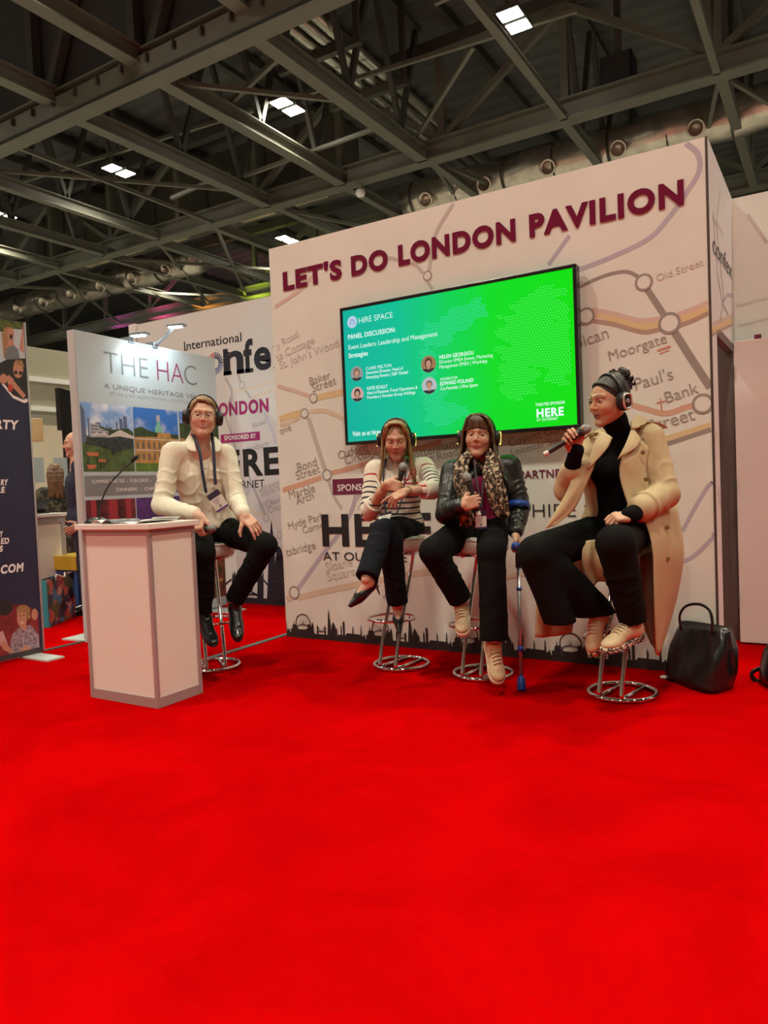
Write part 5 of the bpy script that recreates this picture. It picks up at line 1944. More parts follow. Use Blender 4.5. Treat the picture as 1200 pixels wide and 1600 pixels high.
def head_parts(org, f, u, s, neck, skin, female=True, mouth='closed', lid=0.35, brow=(.06, .035, .025), lips=(.42, .13, .12), iris=(.10, .16, .2), gaze=(0, 0), age=0, jaw=1.0, nose=1.0, chest=None, cheek=(.02, -.018, -.014), h=0.0024, brow_w=1.0):
    M = frame_from(f, u)
    F = Field().frame(org, M, s)
    F.ell((0, -.014, .030), (.074, .094, .086), k=.0)
    F.ell((0, .024, -.022), (.0625, .066, .082), k=.03)
    F.cone((0, .018, -.060), (0, .061, -.100), .043 * jaw, .017 * jaw, .03)
    for sx in (-1, 1):
        F.cone((.046 * sx * jaw, -.004, -.045), (.012 * sx, .068, -.098), .020, .014, .025)
        F.ell((.038 * sx, .058, -.026), (.023, .024, .024), k=.022)
        F.cone((.010 * sx, .085, .029), (.044 * sx, .068, .030), .008, .007, .014)
        F.ell((.031 * sx, .094, .008), (.019, .017, .012), k=.012, op='s')
        F.ell((.077 * sx, -.012, -.008), (.009, .018, .032), k=.008)
    F.cone((0, .082, .020), (0, .1035 * nose, -.021), .0058, .0082, .009)
    for sx in (-1, 1):
        F.ell((.0105 * sx, .0935, -.0255), (.0062, .009, .0062), k=.006)
    # lips
    zc = -.0555
    ym = lambda q, d=0.0: .0862 - 8.5 * q * q + d
    if mouth == 'smile':
        up = [(q, ym(q), zc + zz) for q, zz in ((-.029, .007), (-.013, .0045), (0, .004), (.013, .0045), (.029, .007))]
        lo_ = [(q, ym(q, -.001), zc + zz) for q, zz in ((-.029, .006), (-.014, -.0085), (0, -.011), (.014, -.0085), (.029, .006))]
    elif mouth == 'open':
        up = [(q, ym(q), zc + zz) for q, zz in ((-.024, .001), (-.010, .0062), (0, .0055), (.010, .0062), (.024, .001))]
        lo_ = [(q, ym(q, -.001), zc + zz) for q, zz in ((-.024, 0), (-.012, -.0115), (0, -.014), (.012, -.0115), (.024, 0))]
    else:
        up = [(q, ym(q), zc + zz) for q, zz in ((-.024, .001), (-.009, .004), (0, .0028), (.009, .004), (.024, .001))]
        lo_ = [(q, ym(q), zc + zz) for q, zz in ((-.024, 0), (-.010, -.0055), (0, -.0065), (.010, -.0055), (.024, 0))]
    for q in (up, lo_):
        F.chain(q, [.002, .0042, .0046, .0042, .002], .006)
    nk = M.T @ (np.asarray(neck) - org) / s
    nr = .053 if female else .062
    F.cone((0, -.018, -.05), tuple(nk), nr * .98, nr, .025)
    if chest is not None:
        ck = M.T @ (np.asarray(chest) - org) / s
        F.cone(tuple(nk), tuple(ck), nr, nr * 1.25, .03)
    P, Q = F.mesh(h)
    P = relax(P, Q, 1, .35)
    L = (P - org) @ M / s
    x, y, z = L.T
    ax = np.abs(x)
    col = np.tile(np.asarray(skin, float), (len(P), 1))
    blush = np.exp(-((ax - .038) ** 2 + (z + .03) ** 2) / .0006) * (y > .02)
    col += blush[:, None] * np.asarray(cheek)[None] * 1.0
    col += (np.exp(-(ax ** 2 + (z + .022) ** 2) / .0003) * (y > .08))[:, None] * np.asarray(cheek)[None] * .8
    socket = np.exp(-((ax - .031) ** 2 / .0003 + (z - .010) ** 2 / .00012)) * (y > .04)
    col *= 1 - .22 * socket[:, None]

    def near(q, rad):
        d = np.full(len(P), 9.)
        qq = spline(q, 24)
        for p in qq:
            d = np.minimum(d, np.hypot(x - p[0], z - p[2]))
        return np.clip((rad * (1 - (ax / .036) ** 2) - d) / .0012, 0, 1) * (y > .05)
    lm = np.maximum(near(up, .0042), near(lo_, .0048))
    if mouth == 'closed':
        sl = np.clip((.0013 - np.abs(z - zc + .0008 + .0 * ax)) / .0010, 0, 1) * (ax < .023) * (y > .05)
    else:
        sl = 0 * ax
    col = col * (1 - lm[:, None]) + np.asarray(lips)[None] * lm[:, None]
    col = col * (1 - .75 * sl[:, None])
    if mouth in ('smile', 'open'):
        um, lw = spline(up, 40), spline(lo_, 40)
        mz = np.interp(x, um[:, 0], um[:, 2]) - .003
        lz = np.interp(x, lw[:, 0], lw[:, 2]) + .003
        ins = (ax < (.024 if mouth == 'smile' else .016)) & (y > .06) & (z < mz) & (z > lz)
        col[ins] = (.07, .018, .018)
        tooth = ins & (z > mz - (.0075 if mouth == 'smile' else .0055)) & (ax < (.020 if mouth == 'smile' else .012))
        col[tooth] = (.70, .64, .56)
    bz = np.where(ax < .034, .0335 + (ax - .014) * .18, .0371 - (ax - .034) * .45)
    bw = (.0042 - .0022 * np.clip((ax - .02) / .03, 0, 1)) * brow_w
    bm = np.clip((bw - np.abs(z - bz)) / .0015, 0, 1) * (ax > .012) * (ax < .050) * (y > .04)
    col = col * (1 - bm[:, None] * .8) + np.asarray(brow)[None] * bm[:, None] * .8
    parts = [(P, Q, np.clip(col, .003, 1))]
    for sx in (-1, 1):                        # eyes and lids
        c = org + M @ (A(.031 * sx, .0725, .0075) * s)
        r = .0125 * s
        g = frame_from(M @ A(math.sin(gaze[0]), math.cos(gaze[0]) * math.cos(gaze[1]), math.sin(gaze[1])), M[:, 2])
        ev, ef = uv_ball(c, r, g, 20, 14)
        dd = (ev - c) @ g[:, 1] / r
        ec = np.where((dd > .92)[:, None], A(.006, .006, .006)[None], np.where((dd > .80)[:, None], np.asarray(iris)[None], A(.62, .58, .55)[None]))
        parts.append((ev, ef, ec))
        for up_ in (1, 0):
            lv, lf = [], []
            nn, mm = 18, 6
            for i in range(mm + 1):
                for k in range(nn + 1):
                    az = math.radians(-78 + 156 * k / nn)
                    shape = math.cos(az) ** .7
                    edge = (math.radians(62) - math.radians(110) * lid * 1.0) * shape if up_ else math.radians(-26) * shape
                    el = edge + (math.radians(80) - edge) * i / mm if up_ else edge - (edge + math.radians(80)) * i / mm
                    rr = .0131 * s
                    lv.append(c + M @ (A(math.cos(el) * math.sin(az), math.cos(el) * math.cos(az), math.sin(el)) * rr))
            for i in range(mm):
                for k in range(nn):
                    q_ = (i * (nn + 1) + k, i * (nn + 1) + k + 1, (i + 1) * (nn + 1) + k + 1, (i + 1) * (nn + 1) + k)
                    lf.append(q_ if up_ else q_[::-1])
            lc = np.tile(np.asarray(skin) * .82, (len(lv), 1))
            if up_:
                lc[:nn + 1] = A(.03, .02, .018) if female else np.asarray(skin) * .4
            parts.append((np.array(lv), np.array(lf), lc))
    return parts, M


def hand_parts(wrist, xd, zd, side, elbow, skin, s=1.0, curl=((20, 25, 15),) * 4, spread=4, thumb=(.62, .62, -.45), thumb2=(.85, .30, -.42), r_arm=.034, h=0.0026, nails=True, arm_to=1.0, rw=.026):
    """right hand (side=1) or left (-1): xd along the fingers, zd out of the back of the hand"""
    x = unit(xd)
    z = unit(np.asarray(zd) - x * np.dot(zd, x))
    y = np.cross(z, x) * side                 # towards the thumb
    M = np.stack([x, y, z], 1)
    F = Field().frame(wrist, M, s)
    F.box((.048, .000, -.001), (.042, .037, .0125), .0115, k=.0)
    F.ell((.030, .024, -.008), (.030, .015, .014), k=.012)
    F.ell((.035, -.022, -.007), (.030, .014, .013), k=.012)
    lens = [(.041, .025, .019), (.046, .029, .020), (.042, .027, .020), (.033, .020, .018)]
    tips = []
    for i, (by, bx) in enumerate([(.0275, .086), (.0092, .090), (-.0092, .087), (-.0265, .080)]):
        p = A(bx - .008, by, .001)
        a = 0.0
        sp = math.radians(spread * (1.5 - i))
        rad = [.0092, .0088, .0078, .0066] if i < 3 else [.0082, .0076, .0068, .0058]
        pts = [p - A(.02, 0, 0), p]
        for j in range(3):
            a += math.radians(curl[i][j])
            d = A(math.cos(a) * math.cos(sp), math.cos(a) * math.sin(sp), -math.sin(a))
            p = p + d * lens[i][j]
            pts.append(p)
        F.chain(pts, [.0098, rad[0], rad[1], rad[2], rad[3]], .0028)
        tips.append((p, d, a))
    t0 = A(.018, .024, -.006)
    t1 = t0 + unit(A(.62, .70, -.25)) * .040
    t2 = t1 + unit(A(*thumb)) * .033
    t3 = t2 + unit(A(*thumb2)) * .024
    F.chain([t0, t1, t2, t3], [.0155, .0122, .0102, .0075], .005)
    e = M.T @ (np.asarray(elbow) - wrist) / s
    e = e * arm_to
    F.cone((.006, 0, -.001), tuple(e * .30), rw, r_arm * .86, .016)
    F.cone(tuple(e * .30), tuple(e), r_arm * .86, r_arm * 1.18, .02)
    P, Q = F.mesh(h)
    P = relax(P, Q, 1, .3)
    L = (P - wrist) @ M / s
    col = np.tile(np.asarray(skin, float), (len(P), 1))
    red = np.clip((L[:, 0] - .05) / .08, 0, 1) * .10
    col = col * (1 - A(.0, .25, .25)[None] * red[:, None] * 2)
    parts = [(P, Q, col)]
    if nails:
        for (p, d, a) in tips + [(t3, unit(A(*thumb2)), None)]:
            up = A(-d[2], 0, d[0]) if a is not None else A(0, .5, .86)
            up = unit(up - d * np.dot(up, d))
            c = wrist + M @ ((p + up * .0048 + d * .0015) * s)
            R = np.stack([M @ np.cross(d, up), M @ up, M @ d], 1)
            nv, nf = uv_ball(c, .0055 * s, R, 10, 4, zmin=.1, scale=(.85, .35, 1.2))
            parts.append((nv, nf, np.clip(np.asarray(skin) * A(1.12, 1.05, 1.05), 0, 1)))
    return parts, M


def torso_field(F, J, fwd, female=True, g=0.0, bust=1.0, w=1.0, k=.04):
    hip, neck, sR, sL = (np.asarray(J[q]) for q in ('hip', 'neck', 'shR', 'shL'))
    up = unit(neck - hip)
    lat = unit((sR - sL) - up * np.dot(sR - sL, up))
    f = unit(np.cross(up, lat))
    if np.dot(f, fwd) < 0:
        f = -f
    H = np.linalg.norm(neck - hip)
    R = np.stack([lat, f, up], 1)
    P = lambda a, b, c: hip + lat * a + f * b + up * c
    F.ell(P(0, 0, .03), (.168 * w + g, .125 + g, .13 + g), R=R, k=.0)
    F.ell(P(0, .005, H * .38), (.138 * w + g, .105 + g, .17 + g), R=R, k=k)
    F.ell(P(0, .004, H * .62), (.158 * w + g, .110 + g, .155 + g * .5), R=R, k=k)
    ms = (sR + sL) / 2
    for sh in (sR, sL):
        F.cone(ms + (neck - ms) * .34 + f * -.014, sh + (ms - sh) * .14, .054 + g * .7, .052 + g * .8, k)
    if female:
        for q in (-1, 1):
            F.ell(P(.072 * q, .085, H * .64), ((.068 + g) * bust, (.060 + g) * bust, (.068 + g) * bust), R=R, k=.035)
    return R, P, H


def shoe_parts(ank, fwd, up, s=1.0, kind='sneaker'):
    M = frame_from(fwd, up)
    F = Field().frame(ank, M, s)
    if kind == 'sneaker':
        F.ell((0, -.032, -.048), (.037, .046, .046), k=.0)
        F.cone((0, -.008, .012), (0, -.008, -.045), .040, .041, .02)
        F.cone((0, .02, -.035), (0, .115, -.060), .042, .036, .025)
        F.ell((0, .135, -.066), (.045, .058, .028), k=.02)
        F.cut((0, 0, -.082), (0, 0, -1))
        F.cut((0, -.01, .022), (0, -.15, 1))
    else:
        F.ell((0, -.032, -.050), (.034, .045, .044), k=.0)
        F.cone((0, -.005, .0), (0, -.005, -.045), .036, .038, .02)
        F.cone((0, .02, -.042), (0, .12, -.066), .038, .032, .025)
        F.ell((0, .150, -.070), (.038, .065, .022), k=.02)
        F.cut((0, 0, -.084), (0, 0, -1))
        F.cut((0, -.01, .008), (0, -.2, 1))
    P, Q = F.mesh(.0035)
    P = relax(P, Q, 2, .4)
    S = Field().frame(ank, M, s)
    t = .013 if kind == 'sneaker' else .006
    zb = -.088 if kind == 'sneaker' else -.086
    for c, r in (((0, -.035, zb), (.041, .050, .10)), ((0, .03, zb), (.040, .06, .10)), ((0, .09, zb), (.043, .06, .10)), ((0, .140, zb), (.047 if kind == 'sneaker' else .039, .062 if kind == 'sneaker' else .078, .10))):
        S.ell(c, r, k=.02)
    S.cut((0, 0, zb - t), (0, 0, -1))
    S.cut((0, 0, zb + t), (0, 0, 1))
    SP_, SF = S.mesh(.004)
    return (P, Q), (SP_, SF), M


def put_shoe(parent, ank, fwd, up, s, kind, m_up, m_sole, m_lace=None, sole_col=None):
    (P, Q), (SP_, SF), M = shoe_parts(np.asarray(ank), fwd, up, s, kind)
    o = skin_mesh('shoe', P, Q, m_up, parent)
    skin_mesh('sole', SP_, SF, m_sole, o)
    if m_lace:
        mb = MB()
        W = lambda p: np.asarray(ank) + M @ (A(*p) * s)
        for k in range(5):
            y = .028 + .019 * k
            z = .013 - .0064 * k
            x = .026 - .001 * k
            mb.tube(spline([W((-x, y, z - .012)), W((-x * .5, y + .003, z - .001)), W((x * .5, y + .006, z - .002)), W((x, y + .010, z - .015))], 8), .0036, 6)
        for q in (-1, 1):
            mb.tube(spline([W((0, .028, .004)), W((.02 * q, .022, .016)), W((.034 * q, .034, .006)), W((.012 * q, .036, .004))], 10), .0025, 6)
            mb.tube(spline([W((0, .03, .004)), W((.022 * q, .05, .0)), W((.036 * q, .06, -.022))], 8), .0025, 6)
        mb.tube(spline([W((-.043, .105, -.066)), W((-.030, .118, -.044)), W((0, .122, -.033)), W((.030, .118, -.044)), W((.043, .105, -.066))], 14), .0022, 6)
        mb.build('laces', m_lace, o, True)
    return o


def headphones(org, M, s, label, glow=True, silver=False, dz=0.0, tilt=0.0):
    t = thing('headphones', org, label, 'headphones', 'wireless headphones worn by the panel')
    W = lambda p: org + M @ (A(p[0], p[1] + tilt * max(0, p[2] + .0) * -1, p[2] + dz) * s)
    pts = [W((.0935 * math.sin(a), -.008, -.002 + .128 * math.cos(a) if math.cos(a) > 0 else -.002 + .05 * math.cos(a))) for a in np.linspace(-1.62, 1.62, 30)]
    MB().tube(pts, .012 * s, 10, flat=.45, side=M[:, 1]).build('headband', M_dark, t, True)
    for q in (-1, 1):
        c = W((.088 * q, -.008, -.008))
        ax = M[:, 0] * q
        MB().lathe([(.030, -.014), (.040, -.010), (.041, .006), (.036, .006)], c, ax, 22, sx=.92 * s, sy=1.1 * s, ax=M[:, 1]).build('ear_cushion', mat('soft_black_pad', (.015, .015, .016), .8), t, True)
        cup = MB().lathe([(.036, .004), (.040, .008), (.039, .020), (.030, .030), (.006, .033)], c, ax, 22, sx=.92 * s, sy=1.1 * s, ax=M[:, 1]).build('ear_cup', M_dark, t, True)
        rr = []
        for k in range(28):
            a = 2 * math.pi * k / 28
            ca_, sa_ = math.cos(a), math.sin(a)
            sq = (abs(ca_) ** 4 + abs(sa_) ** 4) ** -.25
            rr.append(c + ax * .029 * s + M[:, 1] * (.0235 * s * ca_ * sq) + M[:, 2] * (.033 * s * sa_ * sq))
        if silver:
            MB().tube(rr, .0052 * s, 8, closed=True).build('cup_frame', mat('silver_cup_frame', (.75, .73, .68), .25, metal=.7), t, True)
            MB().lathe([(.004, .031), (.012, .032), (.012, .034), (.004, .034)], c, ax, 18, sx=s, sy=s).build('cup_badge', mat('grey_badge', (.25, .25, .26), .4), t, True)
        if glow:
            lit = mat('yellow_headphone_light', (.8, .7, .2), .4, emit=(1.0, .80, .18), emit_s=1.3)
            MB().tube(rr[5:24], .0036 * s, 8).build('light_strip', lit, t, True)
    return t


M_mic = mat('microphone_black', (0.016, 0.017, 0.018), 0.38)
M_grille = mat('microphone_grille', (0.30, 0.30, 0.30), 0.42, metal=.8, bump=.6, bscale=700)
M_micend = mat('microphone_pale_end', (0.62, 0.60, 0.55), 0.4)


def in_hand(M, wrist, s, below, above, off=.031):
    c = np.asarray(wrist) + M @ (A(.072, 0, -off) * s)
    return c - M[:, 1] * below, c + M[:, 1] * above


def handheld(tail, head, label, pale_end=False):
    d = unit(head - tail)
    t = thing('handheld_microphone', tail, label, 'microphone', 'handheld microphones')
    L = np.linalg.norm(head - tail)
    MB().lathe([(.0105, 0.0), (.012, .004), (.0135, L * .5), (.018, L - .040), (.020, L - .030), (.0185, L - .022)], tail, d, 22).build('body', M_mic, t, True)
    MB().lathe([(.0205, L - .024), (.0245, L - .016), (.0245, L - .010), (.021, L - .006)], tail, d, 22).build('collar', M_steel2, t, True)
    MB().ball(tail + d * (L + .008), .0255, 20, 12, frame_from(d, (0, 0, 1))[:, [0, 2, 1]], (1, 1, 1.08)).build('grille', M_grille, t, True)
    if pale_end:
        MB().lathe([(.0118, -.022), (.0125, -.018), (.0125, 0), (.0120, .002)], tail, d, 18).build('end_cap', M_micend, t, True)
    return t


def lanyard(loc, paths, badge_c, bx, by, label, w=.010, card=(.040, .058), m_strap=None):
    t = thing('lanyard', loc, label, 'lanyard', 'event lanyards with badges')
    m_strap = m_strap or mat('navy_strap', (.012, .014, .04), .6)
    bx, by = unit(bx), unit(by)
    nrm = np.cross(bx, by)
    for P in paths:
        P = spline(P, 26)
        rows = []
        for i in range(len(P)):
            tg = unit(P[min(i + 1, len(P) - 1)] - P[max(i - 1, 0)])
            sd = np.cross(tg, nrm)
            sd = unit(sd)
            rows.append([P[i] - sd * w / 2, P[i] + sd * w / 2])
        MB().sheet(rows, .0016).build('strap', m_strap, t, True)
    cd = MB().obox(badge_c, bx, by, nrm, card[0], card[1], .0015).build('badge_card', mat('badge_white', (.78, .74, .70), .35), t)
    MB().obox(badge_c + by * card[1] * .70 + nrm * .0012, bx, by, nrm, card[0], card[1] * .30, .0012).build('badge_header', mat('badge_navy', (.03, .02, .05), .4), cd)
    MB().obox(badge_c - by * card[1] * .90 + nrm * .0012, bx, by, nrm, card[0], card[1] * .10, .0012).build('badge_footer', mat('badge_purple', (.10, .05, .25), .4), cd)
    mb = MB()
    for k in range(3):
        mb.obox(badge_c + by * card[1] * (.18 - .2 * k) - bx * card[0] * .15 + nrm * .0014, bx, by, nrm, card[0] * (.55 - .12 * k), card[1] * .035, .0008)
    mb.obox(badge_c + by * card[1] * -.55 + nrm * .0014, bx, by, nrm, card[0] * .18, card[1] * .12, .0008)
    mb.build('badge_print', mat('badge_grey_print', (.25, .25, .26), .5), cd)
    return t


def locks(F, paths, r0, r1, k=.005):
    for p in paths:
        q = spline(p, 8)
        n = len(q)
        F.chain(list(q), [r0 + (r1 - r0) * (i / (n - 1)) ** 1.5 for i in range(n)], k)


def rest_on_seat(F, p):
    for x, y, z in SEATS:
        if math.hypot(p[0] - x, p[1] - y) < .3:
            F.cone((x, y, z - .185), (x, y, z - .30), .186, .186, .004, 's')
            F.box((x, y, z - .10), (.186, .186, .10), .03, k=.004, op='s')


def inner_body(J, fwd, female, skin, extra=()):
    F = Field()
    torso_field(F, J, fwd, female, g=-.028)
    for q in ('R', 'L'):
        F.cone(J['sh' + q], J['el' + q], .042, .036, .02)
        F.cone(J['el' + q], J['wr' + q], .034, .024, .015)
        if 'hp' + q in J:
            F.cone(J['hp' + q], J['kn' + q], .065, .048, .03)
            F.cone(J['kn' + q], J['an' + q], .046, .032, .02)
    F.cone(J['neck'], J['neck'] + unit(J['neck'] - J['hip']) * .05, .045, .045, .02)
    rest_on_seat(F, J['hip'])
    P, Q = F.mesh(.008)
    return (P, Q, np.asarray(skin))


def hips(J, fwd, wide=.085):
    up = unit(J['neck'] - J['hip'])
    lat = unit((J['shR'] - J['shL']) - up * np.dot(J['shR'] - J['shL'], up))
    J['hpR'] = J['hip'] + lat * wide
    J['hpL'] = J['hip'] - lat * wide
    return J


def pump(parent, ank, fwd, up, s, skin, heel=.075):
    M = frame_from(fwd, up)
    W = lambda p: ank + M @ (A(*p) * s)
    F = Field().frame(ank, M, s)
    F.ell((0, -.030, -.038), (.029, .036, .032), k=0)
    F.cone((0, -.01, -.045), (0, .07, -.075), .028, .030, .02)
    F.cone((0, .07, -.075), (0, .155, -.098), .032, .010, .02)
    # topline: open over the instep
    F.ell((0, .035, -.012), (.026, .078, .052), k=.003, op='s')
    P, Q = F.mesh(.003)
    P = relax(P, Q, 1, .3)
    o = skin_mesh('shoe', P, Q, mat('black_pump', (.012, .011, .012), .3), parent)
    rows = []
    for i in range(14):
        y = -.052 + .205 * i / 13
        z = -.070 - .035 * max(0, min(1, (y + .03) / .12)) - .004
        wd = .024 * (1 - max(0, (y - .06) / .1) ** 1.6 * .8)
        rows.append([W((-wd, y, z)), W((0, y, z - .002)), W((wd, y, z))])
    MB().sheet(rows, .004).build('sole', mat('dark_red_sole', (.12, .008, .012), .35), o, True)
    MB().tube([W((0, -.042, -.062)), W((0, -.045, -.09)), W((0, -.047, -.062 - heel))], [.014 * s, .006 * s, .004 * s], 10).build('heel', mat('black_pump', (.012, .011, .012), .3), o, True)
    # bare foot
    K = Field().frame(ank, M, s)
    K.ell((0, -.026, -.034), (.025, .032, .030), k=0)
    K.cone((0, 0, .0), (0, -.004, -.035), .030, .030, .02)
    K.cone((0, .0, -.028), (0, .085, -.078), .029, .024, .02)
    K.cone((0, .08, -.078), (0, .12, -.092), .024, .014, .015)
    KP, KF = K.mesh(.0035)
    return o, (KP, KF, np.asarray(skin))

# ---------------------------------------------------------------- cloth materials
def band_material(name, base, stops):
    m = mat(name, base, .85, bump=.12, bscale=350, sheen=.15)
    nt = m.node_tree
    b = nt.nodes['Principled BSDF']
    a = nt.nodes.new('ShaderNodeAttribute')
    a.attribute_name = 'band'
    r = nt.nodes.new('ShaderNodeValToRGB')
    r.color_ramp.interpolation = 'CONSTANT'
    e = r.color_ramp.elements
    e[0].color = (*base, 1)
    e[0].position = 0
    e.remove(e[1])
    for p, w, c in stops:
        k = e.new(p)
        k.color = (*c, 1)
        k = e.new(p + w)
        k.color = (*base, 1)
    nt.links.new(a.outputs['Fac'], r.inputs['Fac'])
    nt.links.new(r.outputs['Color'], b.inputs['Base Color'])
    return m


def leopard_material(name, scale, c0, c1, c2):
    m = mat(name, c0, .8, bump=.1, bscale=300)
    nt = m.node_tree
    b = nt.nodes['Principled BSDF']
    tc = nt.nodes.new('ShaderNodeTexCoord')
    nz = nt.nodes.new('ShaderNodeTexNoise')
    nz.inputs['Scale'].default_value = scale * 1.2
    mx = nt.nodes.new('ShaderNodeMixRGB')
    mx.inputs[0].default_value = .022
    nt.links.new(tc.outputs['Object'], mx.inputs[1])
    nt.links.new(nz.outputs['Color'], mx.inputs[2])
    nt.links.new(tc.outputs['Object'], nz.inputs['Vector'])
    v = nt.nodes.new('ShaderNodeTexVoronoi')
    v.inputs['Scale'].default_value = scale
    nt.links.new(mx.outputs[0], v.inputs['Vector'])
    r = nt.nodes.new('ShaderNodeValToRGB')
    r.color_ramp.interpolation = 'CONSTANT'
    e = r.color_ramp.elements
    e[0].color = (*c1, 1)
    e[1].position = .30
    e[1].color = (*c2, 1)
    k = e.new(.60)
    k.color = (*c0, 1)
    nt.links.new(v.outputs['Distance'], r.inputs['Fac'])
    nt.links.new(r.outputs['Color'], b.inputs['Base Color'])
    return m


M_black = mat('black_trouser_cloth', (0.006, 0.006, 0.006), .9, bump=.1, bscale=300, spec=.12)
M_bknit = mat('black_knit', (0.005, 0.005, 0.006), .95, bump=.2, bscale=260, spec=.1)
M_leath = mat('black_soft_leather', (0.011, 0.0115, 0.011), .36, bump=.25, bscale=45, coat=.15)
M_linen = mat('cream_linen', (0.74, 0.68, 0.55), .85, bump=.15, bscale=320, var=.03, scale=12)
M_trench = mat('tan_gabardine', (0.50, 0.385, 0.215), .75, bump=.1, bscale=380, var=.04, scale=6)
M_lining = mat('brown_lining', (0.16, 0.07, 0.035), .6)
M_sweat = band_material('striped_knit', (0.76, 0.69, 0.58), [(.125, .011, (.42, .012, .03))] + [(.172 + .036 * i, .011, (.012, .013, .03)) for i in range(9)])
M_leo = leopard_material('leopard_scarf_print', 46, (.56, .43, .29), (.20, .12, .06), (.02, .016, .014))
M_leo2 = leopard_material('leopard_coat_print', 17, (.10, .09, .055), (.05, .045, .03), (.012, .012, .010))
M_pink = mat('magenta_blouse', (.33, .012, .10), .6)
M_tanshoe = mat('sand_trainer_leather', (.58, .44, .26), .55, bump=.15, bscale=120)
M_tansole = mat('pale_trainer_sole', (.66, .56, .42), .6)
M_lace = mat('sand_lace', (.66, .53, .36), .8)
M_leosole = leopard_material('spotted_trainer_sole', 60, (.66, .56, .42), (.66, .56, .42), (.02, .016, .014))
M_bshoe = mat('black_polished_shoe', (.009, .009, .01), .22, coat=.3)
M_bsole = mat('black_shoe_sole', (.01, .01, .01), .6)


def joints(**k):
    return {n: at(*v) for n, v in k.items()}


def trousers(J, parent, waist_up, rad, hemR, hemL, fwd, seed, m, h=.0065, crease_n=7):
    F = Field()
    up = unit(J['neck'] - J['hip'])
    lat = unit(J['hpR'] - J['hpL'])
    f = np.cross(up, lat)
    R = np.stack([lat, f, up], 1)
    F.ell(J['hip'] + up * .02, (.170, .130, .14), R=R, k=0)
    F.cut(J['hip'] + up * waist_up, up)
    for q, hem in (('R', hemR), ('L', hemL)):
        d = unit(J['an' + q] - J['kn' + q])
        F.cone(J['hp' + q], J['kn' + q], rad[0], rad[1], .045)
        F.cone(J['kn' + q], J['an' + q] + d * .05, rad[1] * .96, hem, .012)
        F.cut(J['an' + q], d, .16)
    rest_on_seat(F, J['hip'])
    P, Q = F.mesh(h)
    P = relax(P, Q, 1)
    for q in 'RL':
        P = crease(P, Q, J['hp' + q], J['kn' + q], .0045, 5, seed, .05, .75, .15)
        P = crease(P, Q, J['kn' + q], J['an' + q], .0035, crease_n, seed + 1, .05, .85, .12)
    P = wrinkle(P, Q, seed, .0035, 14)
    return skin_mesh('trousers', P, Q, m, parent)


